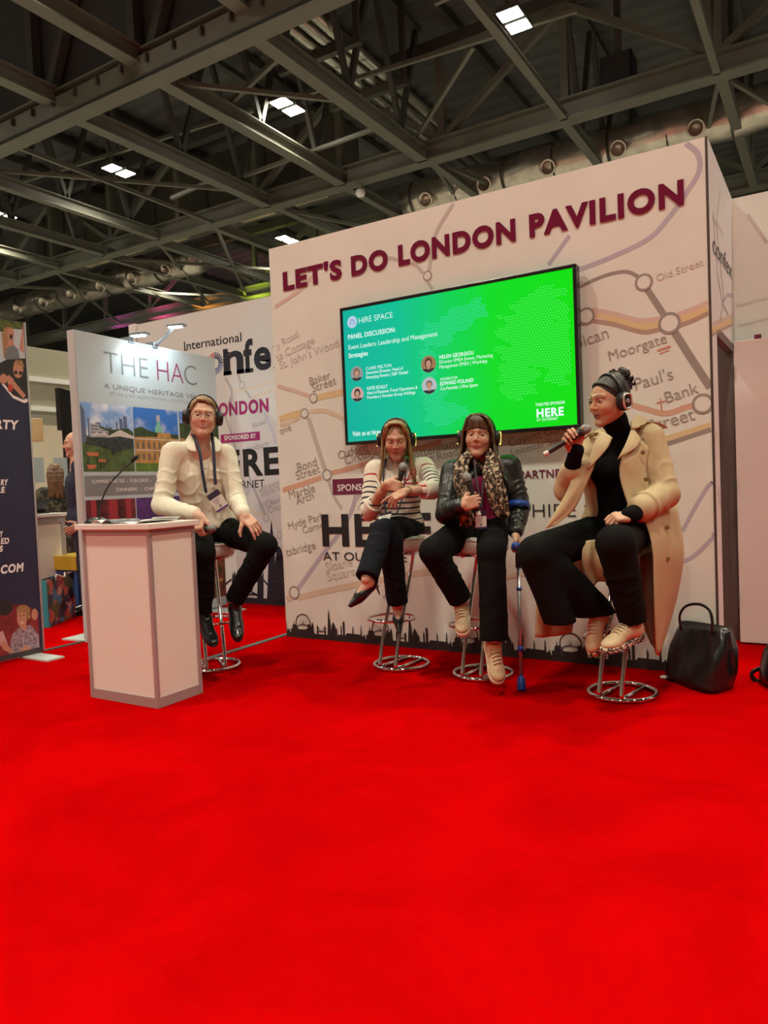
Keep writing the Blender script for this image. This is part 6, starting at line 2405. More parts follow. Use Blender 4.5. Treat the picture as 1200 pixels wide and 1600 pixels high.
# ================================================================ woman in the striped jumper
def striped_woman():
    J = joints(head=(619, 687, 4.63), neck=(620, 721, 4.73), shR=(586, 735, 4.71), shL=(664, 731, 4.74), elR=(576, 801, 4.60), wrR=(604, 756, 4.40), elL=(680, 765, 4.52), wrL=(633, 768, 4.36),
               hip=(621, 828, 4.78), knR=(610, 848, 4.40), anR=(621, 942, 4.50), knL=(597, 830, 4.36), anL=(573, 903, 4.16))
    fwd = view_dir(.02, 0, 1)
    hips(J, fwd, .075)
    skin = A(.57, .335, .235)
    t = thing('person', (J['hip'][0], J['hip'][1], J['hip'][2] - .14), 'woman in a cream striped jumper looking down, legs crossed, holding a microphone', 'person', 'panel speakers')
    f, u = view_dir(-.06, -.36, .93), view_dir(-.05, 1, .38)
    hp, HM = head_parts(J['head'], f, u, 1.0, J['neck'] + A(0, 0, .02), skin, True, 'closed', lid=.93, brow=(.20, .11, .06), lips=(.42, .13, .11), gaze=(0, -.5), chest=J['neck'] - A(0, 0, .06) + fwd * .02)
    hr, HR = hand_parts(J['wrR'], view_dir(.93, -.24, .15), view_dir(-.15, .05, .98), 1, J['elR'], skin, .92, ((62, 80, 35), (66, 82, 35), (70, 82, 35), (74, 80, 35)), 1, (.80, .25, -.60), (.75, -.35, -.60), r_arm=.036)
    hl_, _ = hand_parts(J['wrL'], view_dir(-.80, -.42, .10), view_dir(-.35, .70, .62), -1, J['elL'], skin, .92, ((8, 12, 8), (38, 28, 15), (50, 30, 18), (55, 34, 18)), 5, (.80, .35, -.5), (.9, .1, -.45), r_arm=.036)
    pmL, ftL = pump(t, J['anL'], view_dir(-.78, -.42, .46), view_dir(-.32, .86, .40), .98, skin)
    pmR, ftR = pump(t, J['anR'], view_dir(.06, -.62, .78), view_dir(0, .80, .60), .98, skin)
    legs = Field()
    for q in 'RL':
        d = unit(J['an' + q] - J['kn' + q])
        legs.cone(J['an' + q] - d * .12, J['an' + q] + d * .01, .044, .030, .02)
    lp_, lq = legs.mesh(.005)
    P, Q, Cc = join(hp + hr + hl_ + [(ftL[0], ftL[1], ftL[2]), (ftR[0], ftR[1], ftR[2]), (lp_, lq, skin), inner_body(J, fwd, True, skin)])
    skin_mesh('body', P, Q, M_skin, t, Cc)

    # jumper
    F = Field()
    R, TP_, H = torso_field(F, J, fwd, True, g=.014, bust=.92, w=.95)
    F.cut(TP_(0, 0, .045), -R[:, 2])
    cR = J['elR'] + (J['wrR'] - J['elR']) * .32
    cL = J['elL'] + (J['wrL'] - J['elL']) * .42
    F.cone(J['shR'], J['elR'], .064, .055, .03)
    F.cone(J['shL'], J['elL'], .064, .055, .03)
    F.cone(J['elR'], cR, .050, .042, .012)
    F.cone(J['elL'], cL, .050, .042, .012)
    F.cone(J['neck'] - A(0, 0, .03), J['neck'] + A(0, 0, .005), .068, .062, .02)
    P, Q = F.mesh(.0055)
    P = relax(P, Q, 1)
    P = crease(P, Q, J['shR'], J['elR'], .004, 6, 3, .3, 1.0)
    P = crease(P, Q, J['shL'], J['elL'], .004, 6, 4, .3, 1.0)
    P = wrinkle(P, Q, 5, .0045, 13, (1, 1, 1.5))
    up = R[:, 2]
    top = TP_(0, 0, H)
    sc = (top - P) @ up
    dT = np.abs((P - top) @ R[:, 0])
    for sh, el in ((J['shR'], J['elR']), (J['shL'], J['elL'])):
        ba = el - sh
        tt = (P - sh) @ ba / (ba @ ba)
        d = np.linalg.norm(P - sh - np.clip(tt, 0, 1)[:, None] * ba, axis=1)
        ss = lambda v: np.clip(v, 0, 1) ** 2 * (3 - 2 * np.clip(v, 0, 1))
        w_ = ss((dT - .112) / .034) * ss((.105 - d) / .030)
        sc = sc * (1 - w_) + (.075 + tt * np.linalg.norm(ba)) * w_
    sc = np.clip(sc, 0, .99)
    jm = skin_mesh('jumper', P, Q, M_sweat, t, sc=sc)
    M_plain = mat('cream_knit', (0.76, 0.69, 0.58), .85, bump=.12, bscale=350, sheen=.15)
    for el, c in ((J['elR'], cR), (J['elL'], cL)):
        F = Field()
        F.cone(el + (c - el) * -.02, c, .0615, .0545, 0)
        F.cut(el + (c - el) * .16, el - c)
        F.cut(c, c - el)
        P2, Q2 = F.mesh(.005)
        skin_mesh('sleeve_cuff', wrinkle(P2, Q2, 17, .003, 20), Q2, M_plain, t)
    # red heart-shaped loop knitted on the chest
    cpt = [at(627, 746, 4.54), at(636, 750, 4.53), at(644, 745, 4.535), at(650, 737, 4.54), at(648, 733, 4.54), at(643, 736, 4.53), at(638, 746, 4.53), at(634, 754, 4.53)]
    MB().tube(spline(cpt, 30), .004, 6).build('knitted_loop', mat('red_knit', (.42, .012, .03), .85), jm, True)
    trousers(J, t, .06, (.092, .073), .062, .064, fwd, 21, mat('navy_black_trousers', (.005, .006, .010), .85, bump=.1, bscale=300, spec=.15), crease_n=4)

    # long straight hair with centre parting
    Fh = Field().frame(J['head'], HM, 1.0)
    Fh.ell((0, -.020, .036), (.083, .100, .092), k=0)
    Fh.ell((0, .130, -.018), (.062, .095, .104), k=.01, op='s')
    Fh.ell((0, .03, -.16), (.065, .10, .10), k=.01, op='s')
    Fh.ell((0, .105, .075), (.020, .05, .034), k=.012, op='s')
    rr = np.random.default_rng(4)
    G = HM.T @ A(0, 0, -1)                       # gravity in the head frame
    paths = []
    for q in (-1, 1):
        for i in range(64):
            a = i / 63
            y0 = .070 - .160 * a
            st = A(.006 * q, y0 * .9, .122 - .25 * (y0 - .0) ** 2 * 4)
            s1_ = A((.060 + .012 * rr.random()) * q, y0 + .010, .070)
            s2_ = A((.083 + .006 * rr.random()) * q, y0 * .85 + .006, .000)
            s3_ = s2_ + G * .085 + A(.004 * q, .004, 0)
            L_ = .21 + .07 * rr.random()
            s4_ = s2_ + G * L_ + A((.012 + .02 * rr.random()) * q, .018 * rr.random(), 0)
            if y0 > .045:
                st = A(.006 * q, y0 * .85, .118)
                s1_ = A(.050 * q, .058, .085)
                s2_ = A(.076 * q, .042, .020)
                s3_ = A(.081 * q, .025, -.05)
                s4_ = s3_ + G * .16 + A(.006 * q, .01, 0)
            paths.append([st, st * .45 + s1_ * .55 + A(.008 * q, 0, .014), s1_, s2_, s3_, s4_])
    locks(Fh, paths, .0072, .0030, .0025)
    for i in range(16):
        x = -.07 + .14 * i / 15
        paths2 = [[A(x * .6, -.08, .09), A(x, -.115, .02), A(x * 1.1, -.112, -.05) + G * .02, A(x * 1.2, -.105, -.05) + G * .14]]
        locks(Fh, paths2, .014, .008, .006)
    P, Q = Fh.mesh(.0029)
    P = relax(P, Q, 1, .3)
    skin_mesh('hair', P, Q, hair_material('dark_blonde_hair', (.13, .072, .028), (.42, .28, .125)), t)
    headphones(J['head'], HM, 1.02, 'black headphones with yellow lights on the woman in the striped jumper', dz=.004)
    handheld(*in_hand(HR, J['wrR'], .92, .045, .115), 'black microphone held up by the woman in the striped jumper')
    mb = MB()
    for el, wr, k in ((J['elL'], J['wrL'], .93), (J['elL'], J['wrL'], .89)):
        d = unit(wr - el)
        mb.ring(el + (wr - el) * k, .029, .0014, d, 26, 6)
    mb.build('bracelet', mat('gold_bracelet', (.65, .45, .16), .25, metal=1), t, True)
    MB().ring(J['elR'] + (J['wrR'] - J['elR']) * .90, .029, .0014, unit(J['wrR'] - J['elR']), 26, 6).build('bracelet', MATS['gold_bracelet'], t, True)
    lanyard(at(606, 745, 4.58), [[at(603, 716, 4.66), at(600, 735, 4.585), at(599, 755, 4.56), at(601, 785, 4.55), at(603, 802, 4.52)], [at(637, 716, 4.66), at(634, 735, 4.60), at(630, 770, 4.56), at(625, 790, 4.54), at(620, 802, 4.50)]],
            at(601, 808, 4.44), view_dir(.92, .22, .2), view_dir(.15, .5, -.8), 'lanyard with white badge resting in the lap of the woman in stripes', card=(.038, .05))


# ---------------------------------------------------------------- elbow crutch
def crutch(gtop, hend):
    cr0 = on_floor(815, 1079)
    M_cblue = mat('crutch_blue_plastic', (0.012, 0.06, 0.36), 0.4)
    M_cshaft = mat('crutch_grey_tube', (0.40, 0.38, 0.40), 0.3, metal=0.8)
    cr = thing('crutch', cr0, 'blue and grey elbow crutch held by the woman in the leopard scarf', 'crutch')
    top = gtop
    axis = unit(top - cr0)
    Lc = np.linalg.norm(top - cr0)
    MB().tube([cr0 + axis * .04, cr0 + axis * (Lc - .0)], .0105, 12).build('shaft', M_cshaft, cr, True)
    MB().lathe([(.024, 0), (.026, .006), (.022, .05), (.016, .075), (.012, .078)], cr0, axis, 16).build('rubber_foot', M_cblue, cr, True)
    for d_, w_ in ((.225, .03), (.56, .014)):
        MB().lathe([(.0105, -w_ / 2), (.016, -w_ / 2), (.016, w_ / 2), (.0105, w_ / 2)], cr0 + axis * d_, axis, 14).build('clip_collar', M_cblue, cr, True)
    MB().tube([cr0 + axis * (Lc - .12), cr0 + axis * (Lc + .02)], .0165, 12).build('sleeve', mat('crutch_navy_sleeve', (.012, .02, .09), .45), cr, True)
    MB().tube([top + axis * .0, hend], [.016, .017], 14).build('grip', M_cblue, cr, True)
    MB().lathe([(.019, 0), (.024, .004), (.024, .012), (.012, .016)], hend, unit(hend - top), 18).build('grip_cap', M_cblue, cr, True)
    MB().ball(hend + unit(hend - top) * .016, .008).build('reflector', M_chrome, cr, True)
    cuffc = at(809, 791, 4.36)
    MB().tube(spline([top, top + axis * .10, cuffc + (-axis) * .02 + RGT * .055], 10), .010, 8).build('upper_stem', M_cblue, cr, True)
    ax1 = unit(cuffc - top)
    cu, cv = unit(RGT - ax1 * np.dot(RGT, ax1)), None
    cv = np.cross(ax1, cu)
    rows = []
    for i in range(3):
        rows.append([cuffc + ax1 * (-.018 + .018 * i) + (cu * math.cos(a) + cv * math.sin(a)) * .066 for a in np.linspace(-2.6, 2.2, 26)])
    MB().sheet(rows, .006).build('cuff', M_cblue, cr, True)


# ================================================================ woman with the crutch
def scarf_woman():
    J = joints(head=(748, 682, 4.33), neck=(752, 718, 4.42), shR=(707, 738, 4.39), shL=(797, 730, 4.44), elR=(697, 802, 4.28), wrR=(722, 790, 4.06), elL=(812, 793, 4.40), wrL=(805, 834, 4.23),
               hip=(748, 829, 4.47), knR=(677, 862, 4.12), anR=(719, 936, 4.25), knL=(768, 864, 4.03), anL=(772, 999, 4.03))
    fwd = view_dir(-.05, 0, 1)
    hips(J, fwd, .085)
    skin = A(.55, .315, .215)
    t = thing('person', (J['hip'][0], J['hip'][1], J['hip'][2] - .14), 'woman in a black leather jacket and leopard scarf, leaning on a crutch', 'person', 'panel speakers')
    f, u = view_dir(-.27, -.05, .96), view_dir(.03, 1, .04)
    hp, HM = head_parts(J['head'], f, u, 1.02, J['neck'] + A(0, 0, .02), skin, True, 'closed', lid=.50, brow=(.05, .03, .02), lips=(.40, .11, .10), iris=(.06, .04, .03), gaze=(-.35, .0), chest=J['neck'] - A(0, 0, .07) + fwd * .02)
    hr, HR = hand_parts(J['wrR'], view_dir(.90, .30, .20), view_dir(-.25, .05, .97), 1, J['elR'], skin, .96, ((58, 82, 35), (62, 84, 35), (66, 84, 35), (70, 80, 35)), 1, (.80, .2, -.6), (.75, -.4, -.6), r_arm=.034, arm_to=.5)
    hl_, HL = hand_parts(J['wrL'], view_dir(.45, -.85, .20), view_dir(.85, .45, .20), -1, J['elL'], skin, .95, ((55, 75, 35), (58, 78, 35), (62, 78, 35), (66, 76, 35)), 1, (.80, .2, -.6), (.75, -.3, -.6), r_arm=.034, arm_to=.5)
    P, Q, Cc = join(hp + hr + hl_ + [inner_body(J, fwd, True, skin)])
    skin_mesh('body', P, Q, M_skin, t, Cc)
    # magenta blouse
    F = Field()
    R, TP_, H = torso_field(F, J, fwd, True, g=.004, bust=1.0)
    P, Q = F.mesh(.007)
    P = wrinkle(P, Q, 2, .004, 14)
    skin_mesh('blouse', P, Q, M_pink, t)
    # leather jacket
    F = Field()
    R, TP_, H = torso_field(F, J, fwd, True, g=.026, bust=1.0, w=1.03)
    F.cut(TP_(0, 0, .0), -R[:, 2])
    F.cone(TP_(.0, .26, H * 1.02), TP_(-.01, .26, -.05), .145, .175, .008, 's')
    F.ell(TP_(0, .02, H * 1.06), (.075, .08, .08), k=.01, op='s')
    F.cone(J['shR'], J['elR'], .069, .062, .03)
    F.cone(J['shL'], J['elL'], .069, .060, .03)
    F.cone(J['elR'], J['elR'] + (J['wrR'] - J['elR']) * .88, .062, .046, .015)
    F.cone(J['elL'], J['elL'] + (J['wrL'] - J['elL']) * .88, .060, .047, .015)
    P, Q = F.mesh(.006)
    P = relax(P, Q, 1)
    for q, w_ in (('R', 5), ('L', 6)):
        P = crease(P, Q, J['sh' + q], J['el' + q], .006, 5, w_, .25, 1.0)
        P = crease(P, Q, J['el' + q], J['wr' + q], .005, 5, w_ + 3, .0, .85)
    P = wrinkle(P, Q, 9, .005, 15)
    skin_mesh('jacket', P, Q, M_leath, t)
    trousers(J, t, .07, (.098, .080), .068, .076, fwd, 31, M_black)
    put_shoe(t, J['anR'] + A(0, 0, -.015), view_dir(-.08, -.60, .80), view_dir(-.25, .76, .60), .95, 'sneaker', M_tanshoe, M_tansole, M_lace)
    put_shoe(t, J['anL'] + A(0, 0, -.025), view_dir(.10, -.76, .64), view_dir(.05, .62, .78), .98, 'sneaker', M_tanshoe, M_tansole, M_lace)
    # hair to the shoulders with a swept fringe
    S = 1.02
    Fh = Field().frame(J['head'], HM, S)
    Fh.ell((0, -.020, .036), (.084, .101, .093), k=0)
    Fh.ell((0, .135, -.040), (.064, .098, .092), k=.01, op='s')
    Fh.ell((0, .04, -.16), (.07, .10, .10), k=.01, op='s')
    rr = np.random.default_rng(6)
    G = HM.T @ A(0, 0, -1)
    paths = []
    for q in (-1, 1):
        for i in range(60):
            y0 = .06 - .16 * i / 59
            st = A(.012, y0 * .9, .123 - .7 * y0 ** 2)
            s1_ = A((.063 + .010 * rr.random()) * q, y0 + .006, .072)
            s2_ = A((.086 + .006 * rr.random()) * q, y0 * .85, .0)
            s3_ = s2_ + G * .09 + A(.006 * q, .01, 0)
            s4_ = s2_ + G * (.17 + .07 * rr.random()) + A((.02 + .035 * rr.random()) * q, .03 + .04 * rr.random(), 0)
            paths.append([st, st * .45 + s1_ * .55 + A(.010 * q, 0, .015), s1_, s2_, s3_, s4_])
    locks(Fh, paths, .0076, .0032, .0025)
    fr = []
    for i in range(34):
        a = i / 33
        x1 = -.066 + .132 * a
        fr.append([A(.012 + .02 * (a - .5), .055, .112), A(.012 + (x1 - .012) * .55, .083, .090), A(x1, .0905 - 5.5 * x1 * x1, .052 - .018 * abs(a - .45) * 2 - .006 * rr.random())])
    locks(Fh, fr, .0052, .0022, .002)
    for i in range(16):
        x = -.07 + .14 * i / 15
        locks(Fh, [[A(x * .6, -.08, .09), A(x, -.115, .02), A(x * 1.1, -.112, -.05) + G * .02, A(x * 1.2, -.105, -.05) + G * .12]], .014, .008, .006)
    P, Q = Fh.mesh(.0029)
    P = relax(P, Q, 1, .3)
    skin_mesh('hair', P, Q, hair_material('brown_hair', (.035, .018, .009), (.13, .07, .03)), t)
    headphones(J['head'], HM, 1.05, 'black headphones with yellow lights on the woman with the crutch', dz=.0)
    crutch(*in_hand(HL, J['wrL'], .95, .062, .058, .029))
    handheld(*in_hand(HR, J['wrR'], .96, .058, .135), 'black microphone held upright by the woman in the leopard scarf', True)
    # scarf: a thing worn, built as loop and two hanging ends
    sc = []

    def strip(px, wid, D, seed):
        Pc = spline([at(x, y, d) for (x, y), d in zip(px, D)], 26)
        W_ = np.interp(np.linspace(0, 1, 26), np.linspace(0, 1, len(wid)), wid)
        rows = []
        for i in range(26):
            row = []
            for j in range(13):
                s_ = j / 12 - .5
                dep = .016 * math.sin(j * 1.5 + i * .22 + seed) + .008 * math.sin(j * 3.1 - i * .35) - .020 * (1 - 4 * s_ * s_)
                row.append(Pc[i] + RGT * (s_ * W_[i]) + UPV * .008 * math.sin(j * .9 + i * .5 + seed) + FWD * dep)
            rows.append(row)
        return rows
    mb = MB()
    mb.sheet(strip([(735, 707), (722, 722), (721, 748), (724, 772), (727, 795), (731, 822)], [.05, .075, .085, .075, .065, .085], [4.30, 4.25, 4.20, 4.20, 4.19, 4.20], 0), .007)
    mb.sheet(strip([(764, 703), (771, 716), (769, 738), (774, 765), (780, 788), (784, 806)], [.06, .09, .11, .11, .10, .085], [4.31, 4.27, 4.21, 4.20, 4.21, 4.23], 2), .007)
    sf = mb.build('scarf', M_leo, t, True)
    rp = []
    nk = J['neck'] + A(0, 0, .02)
    for k in range(28):
        a = 2 * math.pi * k / 28
        rp.append(nk + R[:, 0] * (.085 * math.cos(a)) + R[:, 1] * (.080 * math.sin(a) + .012) - A(0, 0, 1) * (.028 * (1 + math.sin(a))) + A(0, 0, .008 * math.sin(3 * a)))
    MB().tube(rp, [.026 + .005 * math.sin(k * 1.9) for k in range(28)], 12, closed=True).build('scarf_loop', M_leo, t, True)
    lanyard(at(752, 760, 4.22), [[at(741, 718, 4.26), at(744, 745, 4.20), at(749, 775, 4.17), at(752, 795, 4.165)], [at(765, 718, 4.26), at(757, 745, 4.20), at(753, 775, 4.17), at(753, 795, 4.165)]],
            at(751.5, 812, 4.15), view_dir(1, .08, 0), view_dir(-.02, 1, .08), 'lanyard with upright white badge over the leopard scarf', card=(.030, .050), m_strap=mat('speckled_strap', (.03, .03, .05), .6, var=.9, scale=90))


# ================================================================ woman in the trench coat
def trench_woman():
    J = joints(head=(951, 626, 3.80), neck=(966, 676, 3.89), shR=(922, 696, 3.93), shL=(1014, 687, 3.84), elR=(887, 764, 3.76), wrR=(900, 704, 3.60), elL=(1038, 772, 3.75), wrL=(984, 806, 3.56),
               hip=(968, 833, 3.97), knR=(838, 864, 3.66), anR=(927, 955, 3.80), knL=(962, 850, 3.50), anL=(989, 970, 3.60))
    fwd = view_dir(-.30, 0, .95)
    hips(J, fwd, .09)
    skin = A(.54, .315, .20)
    t = thing('person', (J['hip'][0], J['hip'][1], J['hip'][2] - .14), 'woman in a tan trench coat with a curly top bun, speaking into a microphone', 'person', 'panel speakers')
    f, u = view_dir(-.89, -.21, .40), view_dir(-.08, 1, .14)
    S = 1.05
    hp, HM = head_parts(J['head'], f, u, S, J['neck'] + A(0, 0, .02), skin, True, 'open', lid=.42, brow=(.03, .018, .012), lips=(.33, .085, .08), iris=(.04, .03, .02), brow_w=1.25)
    hr, HR = hand_parts(J['wrR'], view_dir(-.53, .84, .15), view_dir(.10, -.05, -1), 1, J['elR'], skin, .98, ((48, 70, 35), (52, 72, 35), (58, 72, 38), (64, 70, 38)), 4, (.72, .35, -.62), (.85, .30, -.35), r_arm=.034, arm_to=.6)
    hl_, _ = hand_parts(J['wrL'], view_dir(-.95, -.10, .28), view_dir(-.15, .80, .55), -1, J['elL'], skin, .98, ((48, 66, 30), (52, 70, 30), (56, 70, 30), (58, 66, 30)), 2, (.90, .1, -.45), (.85, -.2, -.45), r_arm=.034, arm_to=.6)
    P, Q, Cc = join(hp + hr + hl_ + [inner_body(J, fwd, True, skin)])
    skin_mesh('body', P, Q, M_skin, t, Cc)
    # black roll-neck
    F = Field()
    R, TP_, H = torso_field(F, J, fwd, True, g=.006, bust=1.0)
    hb = J['head'] + HM @ A(0, -.02, -.075)
    nb = J['neck'] + A(0, 0, -.01)
    F.cone(nb, nb + (hb - nb) * .72, .070, .064, .02)
    F.cone(J['elR'], J['wrR'], .048, .038, .02)
    F.cone(J['elL'], J['wrL'], .050, .042, .02)
    P, Q = F.mesh(.006)
    P = relax(P, Q, 1)
    P = crease(P, Q, nb, nb + (hb - nb), .004, 3, 7, .0, .9, .09)
    P = wrinkle(P, Q, 3, .004, 14)
    skin_mesh('roll_neck', P, Q, M_bknit, t)
    # coat bodice and sleeves
    F = Field()
    R, TP_, H = torso_field(F, J, fwd, True, g=.032, bust=1.0, w=1.05)
    F.cut(TP_(0, 0, -.02), -R[:, 2])
    F.cone(TP_(.0, .22, H * 1.05), TP_(.05, .30, -.02), .165, .235, .008, 's')
    F.ell(TP_(0, .03, H * 1.08), (.085, .085, .10), k=.01, op='s')
    F.cone(J['shR'], J['elR'], .078, .068, .03)
    F.cone(J['shL'], J['elL'], .080, .072, .03)
    F.cone(J['elR'], J['elR'] + (J['wrR'] - J['elR']) * .45, .068, .060, .015)
    F.cone(J['elL'], J['elL'] + (J['wrL'] - J['elL']) * .70, .072, .066, .015)
    P, Q = F.mesh(.006)
    P = relax(P, Q, 1)
    P = crease(P, Q, J['shL'], J['elL'], .008, 5, 12, .35, 1.0, .14)
    P = crease(P, Q, J['elL'], J['wrL'], .008, 3, 14, .0, .6, .14)
    P = crease(P, Q, J['shR'], J['elR'], .007, 5, 16, .3, 1.0, .14)
    P = wrinkle(P, Q, 13, .006, 12)
    coat = skin_mesh('trench_coat', P, Q, M_trench, t)

    def cloth(rows, name, m, th=.006, nx=14, ny=22, seed=0, amp=.010, parent=coat):
        R1 = [spline([at(*p) for p in r], nx) for r in rows]
        G_ = np.array([spline([r[j] for r in R1], ny) for j in range(nx)]).transpose(1, 0, 2)
        for i in range(ny):
            for j in range(nx):
                G_[i, j] = G_[i, j] - FWD * amp * (math.sin(j * .95 + seed + .12 * i) * (.3 + .7 * i / ny))
        return MB().sheet(G_, th).build(name, m, parent, True)
    cloth([[(1000, 792, 3.64), (1032, 790, 3.72), (1056, 786, 3.90), (1050, 780, 4.06)], [(1018, 850, 3.60), (1046, 852, 3.70), (1068, 858, 3.92), (1056, 850, 4.08)], [(1021, 908, 3.60), (1044, 911, 3.72), (1062, 914, 3.92), (1056, 905, 4.05)], [(1023, 962, 3.62), (1038, 963, 3.74), (1050, 964, 3.90), (1046, 955, 3.98)], [(1026, 1022, 3.68), (1028, 1024, 3.74), (1031, 1020, 3.80), (1032, 1012, 3.84)]], 'coat_skirt', M_trench, seed=1)
    cloth([[(1000, 870, 3.74), (1012, 865, 3.70), (1020, 862, 3.62)], [(1001, 925, 3.78), (1012, 925, 3.72), (1022, 925, 3.63)], [(1006, 975, 3.82), (1014, 980, 3.76), (1023, 985, 3.65)], [(1018, 1005, 3.82), (1022, 1012, 3.76), (1026, 1020, 3.69)]], 'coat_lining', M_lining, seed=2, nx=8)
    cloth([[(848, 850, 3.98), (885, 850, 4.02), (930, 855, 4.06)], [(840, 920, 3.98), (868, 922, 4.02), (905, 920, 4.06)], [(836, 996, 3.98), (862, 995, 4.02), (894, 988, 4.06)]], 'coat_skirt', M_trench, seed=3)
    cloth([[(912, 846, 3.74), (930, 843, 3.76), (952, 846, 3.76)], [(910, 868, 3.72), (930, 872, 3.74), (954, 872, 3.73)], [(912, 893, 3.74), (932, 893, 3.76), (956, 900, 3.74)], [(922, 918, 3.77), (940, 908, 3.79), (960, 914, 3.76)]], 'coat_skirt', M_trench, seed=4, amp=.016)
    cloth([[(902, 722, 3.655), (918, 720, 3.64), (932, 718, 3.65)], [(886, 768, 3.635), (900, 766, 3.62), (914, 762, 3.63)], [(866, 802, 3.635), (880, 800, 3.62), (896, 797, 3.63)], [(852, 826, 3.64), (858, 824, 3.63), (868, 820, 3.63)]], 'coat_front', M_trench, seed=5, nx=8, amp=.005)
    cloth([[(988, 672, 3.775), (1004, 690, 3.74), (1014, 700, 3.76)], [(972, 712, 3.70), (992, 722, 3.69), (1010, 735, 3.72)], [(968, 742, 3.69), (992, 752, 3.68), (1014, 765, 3.70)], [(978, 780, 3.66), (998, 790, 3.66), (1016, 795, 3.68)], [(988, 806, 3.64), (1004, 806, 3.63), (1020, 806, 3.66)]], 'coat_front', M_trench, seed=6, nx=10, amp=.004)
    # lapels, collar, straps, buttons
    cloth([[(987, 668, 3.755), (994, 676, 3.735), (1002, 687, 3.725)], [(978, 692, 3.70), (986, 697, 3.69), (993, 700, 3.69)], [(965, 717, 3.675), (966, 717, 3.675), (970, 714, 3.675)]], 'lapel', M_trench, nx=8, ny=12, amp=0)
    cloth([[(936, 673, 3.70), (946, 677, 3.665), (957, 684, 3.645)], [(928, 694, 3.655), (938, 700, 3.63), (947, 703, 3.62)], [(915, 735, 3.635), (917, 734, 3.63), (921, 731, 3.625)]], 'lapel', M_trench, nx=8, ny=12, amp=0)
    cloth([[(985, 660, 3.77), (994, 650, 3.80), (1004, 650, 3.85), (1004, 652, 3.95)], [(986, 670, 3.74), (999, 668, 3.75), (1013, 660, 3.82), (1014, 662, 3.95)]], 'collar', M_trench, nx=12, ny=8, amp=0)
    cloth([[(944, 671, 3.74), (936, 671, 3.72), (928, 676, 3.72)], [(948, 678, 3.68), (936, 682, 3.67), (922, 688, 3.69)]], 'collar', M_trench, nx=10, ny=8, amp=0)
    mb = MB()
    for a, b in (((1008, 660, 3.80), (1040, 668, 3.93)), ((934, 676, 3.68), (912, 686, 3.72))):
        mb.tube(spline([at(*a), (at(*a) + at(*b)) / 2 + A(0, 0, .012), at(*b)], 10), .014, 8, flat=.3, side=(0, 1, 0))
    mb.build('shoulder_strap', M_trench, coat, True)
    M_btn = mat('horn_button', (.20, .13, .05), .3)
    for p in ((1003, 667, 3.745), (1004, 707, 3.69), (1009, 749, 3.665), (1042, 824, 3.69), (1043, 873, 3.68), (923, 682, 3.655)):
        MB().lathe([(.002, 0), (.0115, .001), (.012, .004), (.009, .005), (.002, .004)], at(*p), -FWD, 14).build('button', M_btn, coat, True)
    wd = unit(J['wrL'] - J['elL'])
    MB().tube([J['elL'] + (J['wrL'] - J['elL']) * k for k in (.50, .54, .58)], [.0745, .0755, .0745], 24).build('cuff_strap', M_trench, coat, True)
    # wide trousers
    F = Field()
    lat = unit(J['hpR'] - J['hpL'])
    up = R[:, 2]
    ff = np.cross(up, lat)
    RR = np.stack([lat, ff, up], 1)
    F.ell(J['hip'] + up * .02, (.185, .15, .14), R=RR, k=0)
    F.cut(J['hip'] + up * .07, up)
    F.cone(J['hpR'], J['knR'], .105, .090, .05)
    F.cone(J['hpL'], J['knL'], .105, .092, .05)
    dR = unit(J['anR'] - J['knR'])
    F.cone(J['knR'], J['anR'] + dR * .06, .086, .100, .012)
    F.cone(J['knR'] + A(-.005, 0, -.02), at(880, 985, 3.70), .080, .075, .03)
    F.cut(at(905, 964, 3.75), unit(A(0, 0, -1) * .75 + dR * .25 + RGT * -.12), .21)
    dL = unit(J['anL'] - J['knL'])
    F.cone(J['knL'], J['anL'] + dL * .05, .088, .066, .012)
    F.cut(J['anL'], dL, .11)
    rest_on_seat(F, J['hip'])
    P, Q = F.mesh(.0065)
    P = relax(P, Q, 1)
    P = crease(P, Q, J['hpR'], J['knR'], .004, 4, 41, .05, .8, .16)
    P = crease(P, Q, J['knL'], J['anL'], .004, 4, 42, .1, 1, .14)
    P = wrinkle(P, Q, 43, .005, 11)
    skin_mesh('trousers', P, Q, M_black, t)
    put_shoe(t, at(931, 958, 3.77), view_dir(-.44, -.78, .45), view_dir(-.62, .58, .52), .98, 'sneaker', M_tanshoe, M_leosole, M_lace)
    put_shoe(t, J['anL'] + A(-.01, -.01, -.005), view_dir(-.86, -.22, .46), view_dir(-.15, .97, .20), .98, 'sneaker', M_tanshoe, M_leosole, M_lace)
    # drawn-back hair and curly bun
    Fh = Field().frame(J['head'], HM, S)
    Fh.ell((0, -.021, .034), (.0795, .0975, .0895), k=0)
    Fh.ell((0, .115, -.018), (.071, .078, .092), k=.012, op='s')
    Fh.ell((0, .02, -.14), (.09, .09, .085), k=.01, op='s')
    rr = np.random.default_rng(9)
    ph = []
    for i in range(46):
        a = math.pi * (i / 45 - .5) * 1.15
        st = A(.071 * math.sin(a), .058 * math.cos(a) + .002, .062 * math.cos(a) + .030)
        md = A(.070 * math.sin(a), -.045, .082 * math.cos(a) + .045)
        ph.append([st, md, A(.012 * math.sin(a), -.088, .098)])
    locks(Fh, ph, .0055, .0055, .004)
    Fh.cone((0, -.080, .085), (0, -.105, .115), .028, .03, .01)
    P, Q = Fh.mesh(.0029)
    P = relax(P, Q, 1, .3)
    hair = skin_mesh('hair', P, Q, hair_material('black_hair', (.006, .005, .004), (.022, .016, .012), .5), t)
    Fb = Field().frame(J['head'], HM, S)
    bc = HM.T @ (at(967, 597, 3.85) - J['head']) / S
    Fb.ell(bc, (.048, .048, .046), k=0)
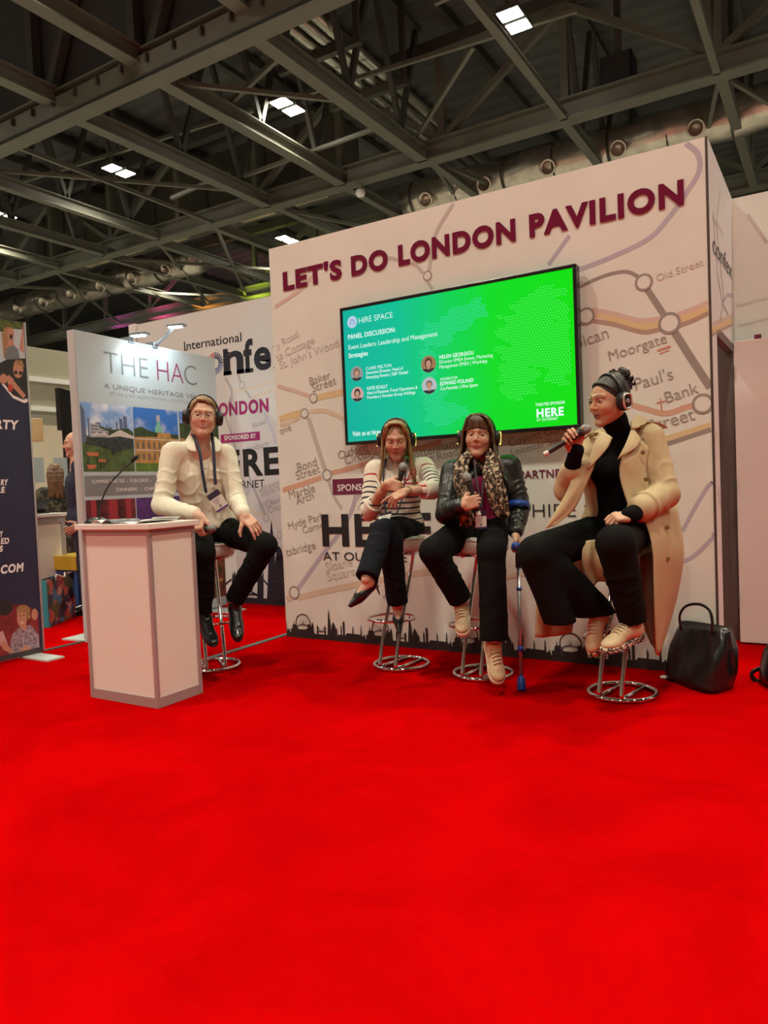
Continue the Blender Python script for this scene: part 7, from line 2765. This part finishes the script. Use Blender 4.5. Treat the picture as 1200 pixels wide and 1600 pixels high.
    for i in range(190):
        d = unit(rr.normal(size=3))
        r_ = .056 + .016 * rr.random()
        p = bc + d * r_ * .80
        q = bc + d * r_ + rr.normal(size=3) * .008
        Fb.cone(p, q, .0095, .0055, .004)
        e_ = q + np.cross(d, rr.normal(size=3)) * .010
        Fb.cone(q, e_, .0055, .003, .003)
    P, Q = Fb.mesh(.0033)
    P = wrinkle(P, Q, 8, .004, 120)
    skin_mesh('bun', P, Q, mat('curly_black_hair', (.009, .006, .005), .75, bump=.8, bscale=140), t)
    headphones(J['head'], HM, S * 1.02, 'black headphones with silver ear cups on the woman in the trench coat', glow=False, silver=True, dz=.0)
    handheld(*in_hand(HR, J['wrR'], .98, .125, .075), 'black microphone held to the mouth of the woman in the trench coat', True)


# ================================================================ man on the left stool
def shirt_man():
    J = joints(head=(317, 652, 4.74), neck=(313, 690, 4.83), shR=(270, 708, 4.74), shL=(352, 711, 4.85), elR=(253, 790, 4.64), wrR=(313, 806, 4.45), elL=(371, 782, 4.74), wrL=(381, 806, 4.56),
               hip=(328, 830, 4.90), knR=(316, 864, 4.46), anR=(320, 955, 4.58), knL=(414, 852, 4.56), anL=(366, 938, 4.66))
    fwd = view_dir(.30, 0, .95)
    hips(J, fwd, .085)
    skin = A(.62, .36, .26)
    t = thing('person', (J['hip'][0], J['hip'][1], J['hip'][2] - .14), 'man with glasses in a cream linen shirt sitting behind the lectern', 'person', 'panel speakers')
    f, u = view_dir(.26, -.03, .96), view_dir(.04, 1, .02)
    S = 1.05
    hp, HM = head_parts(J['head'], f, u, S, J['neck'] + A(0, 0, .02), skin, False, 'smile', lid=.50, brow=(.30, .15, .07), lips=(.46, .17, .14), iris=(.12, .16, .18), gaze=(.3, 0), jaw=1.12, chest=J['neck'] - A(0, 0, .08) + fwd * .03, cheek=(.005, -.012, -.010), nose=1.02, brow_w=.9)
    hr, HR = hand_parts(J['wrR'], view_dir(-.10, -.90, .40), view_dir(-.45, .40, .80), 1, J['elR'], skin, 1.05, ((55, 70, 35), (60, 74, 35), (64, 74, 35), (68, 72, 35)), 1, (.75, .45, -.45), (.85, -.1, -.5), r_arm=.038, arm_to=.6, rw=.029)
    hl_, _ = hand_parts(J['wrL'], view_dir(.72, -.60, .35), view_dir(.25, .62, .74), -1, J['elL'], skin, 1.05, ((18, 20, 12), (20, 22, 12), (22, 24, 14), (26, 26, 14)), 6, (.45, .70, -.55), (.75, .35, -.55), r_arm=.038, arm_to=.6, rw=.029)
    P, Q, Cc = join(hp + hr + hl_ + [inner_body(J, fwd, False, skin)])
    skin_mesh('body', P, Q, M_skin, t, Cc)
    F = Field()
    R, TP_, H = torso_field(F, J, fwd, False, g=.020, w=1.06)
    F.cut(TP_(0, 0, .035), -R[:, 2] + R[:, 0] * .1)
    cR, cL = J['elR'] + (J['wrR'] - J['elR']) * .82, J['elL'] + (J['wrL'] - J['elL']) * .86
    F.cone(J['shR'], J['elR'], .070, .060, .03)
    F.cone(J['shL'], J['elL'], .068, .058, .03)
    F.cone(J['elR'], cR, .064, .048, .015)
    F.cone(J['elL'], cL, .062, .047, .015)
    F.cone(TP_(0, .165, H * 1.05), TP_(0, .15, H * .86), .056, .010, .006, 's')
    F.ell(TP_(0, .02, H * 1.09), (.064, .068, .06), k=.008, op='s')
    P, Q = F.mesh(.006)
    P = relax(P, Q, 1)
    for q, w_ in (('R', 61), ('L', 62)):
        P = crease(P, Q, J['sh' + q], J['el' + q], .007, 5, w_, .25, 1.0, .14)
        P = crease(P, Q, J['el' + q], J['wr' + q], .006, 4, w_ + 5, .0, .8, .13)
    P = wrinkle(P, Q, 63, .006, 11, (1, 1, .7))
    P = wrinkle(P, Q, 64, .0025, 30)
    for a_, b_, n_ in ((TP_(.12, .10, H * .75), TP_(-.02, .12, H * .15), 5), (TP_(-.15, .08, H * .7), TP_(.05, .12, H * .1), 6)):
        P = crease(P, Q, a_, b_, .006, n_, 70 + n_, 0, 1, .12)
    shirt = skin_mesh('shirt', P, Q, M_linen, t)

    def cl(rows, name, m, th=.004, parent=shirt):
        G_ = [spline([at(*p) for p in r], 8) for r in rows]
        G_ = np.array([spline([r[j] for r in G_], 10) for j in range(8)]).transpose(1, 0, 2)
        return MB().sheet(G_, th).build(name, m, parent, True)
    cl([[(296, 679, 4.82), (299, 680, 4.77), (303, 687, 4.72)], [(288, 692, 4.76), (295, 703, 4.70), (307, 706, 4.675)]], 'collar', M_linen)
    cl([[(337, 683, 4.83), (332, 683, 4.785), (328, 690, 4.73)], [(347, 694, 4.79), (343, 705, 4.72), (331, 706, 4.695)]], 'collar', M_linen)
    for x, y, d in ((321, 732, 4.685), (322, 755, 4.685), (325, 779, 4.70)):
        MB().lathe([(.001, 0), (.0055, .001), (.0055, .003), (.001, .003)], at(x, y, d - .012), -FWD, 12).build('button', mat('grey_shirt_button', (.25, .24, .20), .4), shirt, True)
    MB().tube([cL - unit(J['wrL'] - J['elL']) * .05, cL - unit(J['wrL'] - J['elL']) * .02, cL], [.0475, .049, .047], 22).build('cuff', M_linen, shirt, True)
    trousers(J, t, .07, (.098, .078), .058, .060, fwd, 71, M_black)
    put_shoe(t, J['anL'] + A(0, 0, -.02), view_dir(.22, -.70, .68), view_dir(.10, .68, .72), 1.05, 'dress', M_bshoe, M_bsole)
    put_shoe(t, J['anR'] + A(0, 0, -.02), view_dir(.42, -.38, .82), view_dir(.05, .90, .42), 1.05, 'dress', M_bshoe, M_bsole)
    nk_ = J['neck'] + A(0, 0, -.012)
    ups = unit(J['head'] - J['neck'])
    rows = []
    for i in range(4):
        rows.append([nk_ + ups * (.014 * i - .004) + (R[:, 0] * math.sin(a) - R[:, 1] * math.cos(a)) * (.078 - .003 * i) + R[:, 1] * .004 for a in np.linspace(-2.35, 2.35, 34)])
    MB().sheet(rows, .004).build('collar_stand', M_linen, shirt, True)
    # short side-parted hair
    Fh = Field().frame(J['head'], HM, S)
    Fh.ell((0, -.020, .036), (.0785, .0955, .0875), k=0)
    Fh.ell((0, .122, -.030), (.072, .080, .086), k=.010, op='s')
    Fh.ell((0, .02, -.135), (.095, .088, .092), k=.01, op='s')
    rr = np.random.default_rng(12)
    sk = lambda d, l: A(0, -.014, .030) + unit(d) * A(.074, .094, .086) * (1 + l)

    def comb(d0, d1, l0, l1):
        return [sk(A(*d0) * (1 - q) + A(*d1) * q, l0 + (l1 - l0) * q + .05 * math.sin(math.pi * q)) for q in (0, .33, .66, 1)]
    ph = []
    for i in range(70):
        y_ = -.75 + 1.42 * rr.random()
        ph.append(comb((.46, y_, .80), (-.96, y_ + .10, .12 + .35 * rr.random() + max(0, y_) * .5), .09 + .05 * rr.random(), .07))
    for i in range(26):
        a = i / 25
        ph.append(comb((.42, .62 + .06 * rr.random(), .74), (-.70 + .75 * a, .86 - .1 * a, .50 + .10 * rr.random() + .10 * a), .12 + .05 * rr.random(), .10))
    for i in range(30):
        y_ = -.75 + 1.35 * i / 29
        ph.append(comb((.48, y_, .78), (.97, y_ * .95, -.02 + .1 * rr.random()), .08, .06))
    locks(Fh, ph, .0062, .0026, .0025)
    P, Q = Fh.mesh(.0029)
    P = relax(P, Q, 1, .3)
    skin_mesh('hair', P, Q, hair_material('sandy_hair', (.12, .062, .024), (.36, .22, .10)), t)
    # glasses
    W = lambda p: J['head'] + HM @ (A(*p) * S)
    mb = MB()
    for q in (-1, 1):
        pts = []
        for k in range(24):
            a = 2 * math.pi * k / 24
            ca_, sa_ = math.cos(a), math.sin(a)
            sq = (abs(ca_) ** 3 + abs(sa_) ** 3) ** (-1 / 3)
            pts.append(W((.033 * q + .0235 * ca_ * sq, .0985 - .25 * abs(.033 * q + .0235 * ca_) ** 1.6, .004 + .0165 * sa_ * sq)))
        mb.tube(pts, .0013, 6, closed=True)
        mb.tube([W((.0565 * q, .094, .009)), W((.074 * q, .075, .010)), W((.079 * q, .0, .006))], .0014, 6)
    mb.tube([W((-.010, .097, .008)), W((0, .1015, .010)), W((.010, .097, .008))], .0013, 6)
    mb.build('glasses', mat('thin_metal_rim', (.25, .22, .2), .3, metal=.9), t, True)
    headphones(J['head'], HM, S * 1.03, 'black headphones on the man in the linen shirt', glow=False, dz=.006)
    handheld(*in_hand(HR, J['wrR'], 1.05, .09, .075), 'black microphone in the lap of the man in the linen shirt')
    lanyard(at(322, 745, 4.66), [[at(300, 676, 4.76), at(311, 702, 4.66), at(316, 735, 4.635), at(321, 765, 4.635), at(323, 769, 4.635)], [at(331, 676, 4.78), at(334, 705, 4.69), at(335.5, 740, 4.655), at(337, 757, 4.65)]],
            at(340, 782.5, 4.625), view_dir(.83, .52, .12), view_dir(-.52, .84, .05), 'navy lanyard with tilted badge on the man in the linen shirt', w=.020, card=(.043, .062))


# ================================================================ people behind the banners
def background_people():
    c = at(117, 694, 7.35)
    t = thing('person', (c[0], c[1], 0), 'bald man in a navy suit in profile, half hidden by the display panel', 'person')
    skin = A(.60, .34, .25)
    f, u = view_dir(-.88, -.12, .42), view_dir(-.05, 1, .05)
    nk = c + A(.02, .01, -.175)
    hp, HM = head_parts(c, f, u, 1.05, nk, skin, False, 'closed', lid=.55, brow=(.30, .18, .12), lips=(.45, .2, .17), jaw=1.15, chest=nk - A(0, 0, .08))
    J = dict(hip=A(c[0] + .03, c[1] + .02, .92), neck=nk - A(0, 0, .02))
    sd = unit(np.cross(f * A(1, 1, 0), A(0, 0, 1)))
    J['shR'], J['shL'] = nk + sd * .17 - A(0, 0, .06), nk - sd * .17 - A(0, 0, .06)
    fw = unit(f * A(1, 1, 0))
    for q, s_ in (('R', 1), ('L', -1)):
        J['el' + q] = J['sh' + q] + A(0, 0, -.30) - fw * .02 + sd * .04 * s_
        J['wr' + q] = J['el' + q] + A(0, 0, -.25) + fw * .04
        J['hp' + q] = J['hip'] + sd * .09 * s_
        J['kn' + q] = J['hp' + q] - A(0, 0, .42)
        J['an' + q] = J['kn' + q] - A(0, 0, .40)
    hands = []
    for q, s_ in (('R', 1), ('L', -1)):
        hands += hand_parts(J['wr' + q], unit(fw - A(0, 0, .6)), sd * s_, s_, J['el' + q], skin, 1.0, ((20, 25, 15),) * 4, h=.004, arm_to=.5)[0]
    P, Q, Cc = join(hp + hands + [inner_body(J, fw, False, skin)])
    skin_mesh('body', P, Q, M_skin, t, Cc)
    F = Field()
    R, TP_, H = torso_field(F, J, fw, False, g=.026, w=1.05)
    for q in 'RL':
        F.cone(J['sh' + q], J['el' + q], .072, .06, .03)
        F.cone(J['el' + q], J['el' + q] + (J['wr' + q] - J['el' + q]) * .9, .06, .045, .015)
    F.ell(TP_(0, -.01, -.05), (.19, .15, .15), R=R, k=.03)
    F.cone(TP_(0, .20, H), TP_(0, .17, H * .55), .075, .01, .005, 's')
    P, Q = F.mesh(.009)
    P = wrinkle(P, Q, 81, .005, 10)
    skin_mesh('suit_jacket', P, Q, mat('navy_suit', (.012, .016, .045), .8), t)
    F = Field()
    torso_field(F, J, fw, False, g=.010)
    P, Q = F.mesh(.010)
    skin_mesh('shirt', P, Q, mat('pale_blue_shirt', (.52, .60, .68), .7), t)
    F = Field()
    for q in 'RL':
        F.cone(J['hp' + q], J['kn' + q], .095, .07, .03)
        F.cone(J['kn' + q], J['an' + q], .07, .055, .02)
    P, Q = F.mesh(.010)
    skin_mesh('trousers', P, Q, MATS['navy_suit'], t)
    for q in 'RL':
        put_shoe(t, J['an' + q], fw, A(0, 0, 1), 1.05, 'dress', M_bshoe, M_bsole)

    c = at(87, 741, 8.7)
    t = thing('person', (c[0], c[1], 0), 'woman with long brown hair in a leopard print coat seen from behind', 'person')
    f, u = view_dir(-.35, -.1, -.93), A(0, 0, 1)
    nk = c + A(0, 0, -.165)
    hp, HM = head_parts(c, f, u, 1.0, nk, A(.52, .28, .2), True, 'closed', chest=nk - A(0, 0, .06))
    J = dict(hip=A(c[0], c[1], .82), neck=nk - A(0, 0, .02))
    sd = unit(np.cross(f * A(1, 1, 0), A(0, 0, 1)))
    fw = unit(f * A(1, 1, 0))
    J['shR'], J['shL'] = nk + sd * .155 - A(0, 0, .06), nk - sd * .155 - A(0, 0, .06)
    for q, s_ in (('R', 1), ('L', -1)):
        J['el' + q] = J['sh' + q] + A(0, 0, -.25) + fw * .04 + sd * .10 * s_
        J['wr' + q] = J['el' + q] + A(0, 0, -.04) + fw * .22
        J['hp' + q] = J['hip'] + sd * .08 * s_
        J['kn' + q] = J['hp' + q] - A(0, 0, .38)
        J['an' + q] = J['kn' + q] - A(0, 0, .36)
    hands = []
    for q, s_ in (('R', 1), ('L', -1)):
        hands += hand_parts(J['wr' + q], fw, A(0, 0, 1), s_, J['el' + q], A(.52, .28, .2), .92, ((20, 25, 15),) * 4, h=.004, arm_to=.5)[0]
    P, Q, Cc = join(hp + hands + [inner_body(J, fw, True, A(.52, .28, .2))])
    skin_mesh('body', P, Q, M_skin, t, Cc)
    F = Field()
    R, TP_, H = torso_field(F, J, fw, True, g=.03)
    for q in 'RL':
        F.cone(J['sh' + q], J['el' + q], .078, .07, .03)
        F.cone(J['el' + q], J['wr' + q], .07, .055, .02)
    F.cone(TP_(0, 0, .05), A(c[0], c[1], .30), .17, .21, .05)
    P, Q = F.mesh(.009)
    P = wrinkle(P, Q, 91, .008, 9)
    skin_mesh('coat', P, Q, M_leo2, t)
    Fh = Field().frame(c, HM, 1.0)
    Fh.ell((0, -.022, .034), (.084, .10, .092), k=0)
    Fh.ell((0, .13, -.03), (.062, .09, .095), k=.01, op='s')
    rr = np.random.default_rng(14)
    for i in range(26):
        x = -.078 + .156 * i / 25
        locks(Fh, [[A(x * .5, -.05, .11), A(x, -.105, .03), A(x * 1.05, -.12, -.08), A(x * .9 + .01 * rr.normal(), -.115, -.24 - .06 * rr.random())]], .012, .006, .006)
    P, Q = Fh.mesh(.005)
    skin_mesh('hair', P, Q, hair_material('chestnut_hair', (.05, .022, .008), (.20, .10, .035)), t)
    F = Field()
    for q in 'RL':
        F.cone(J['kn' + q], J['an' + q], .06, .05, .02)
    P, Q = F.mesh(.010)
    skin_mesh('trousers', P, Q, M_black, t)
    for q in 'RL':
        put_shoe(t, J['an' + q], fw, A(0, 0, 1), .95, 'dress', M_bshoe, M_bsole)


striped_woman()
scarf_woman()
trench_woman()
shirt_man()
background_people()
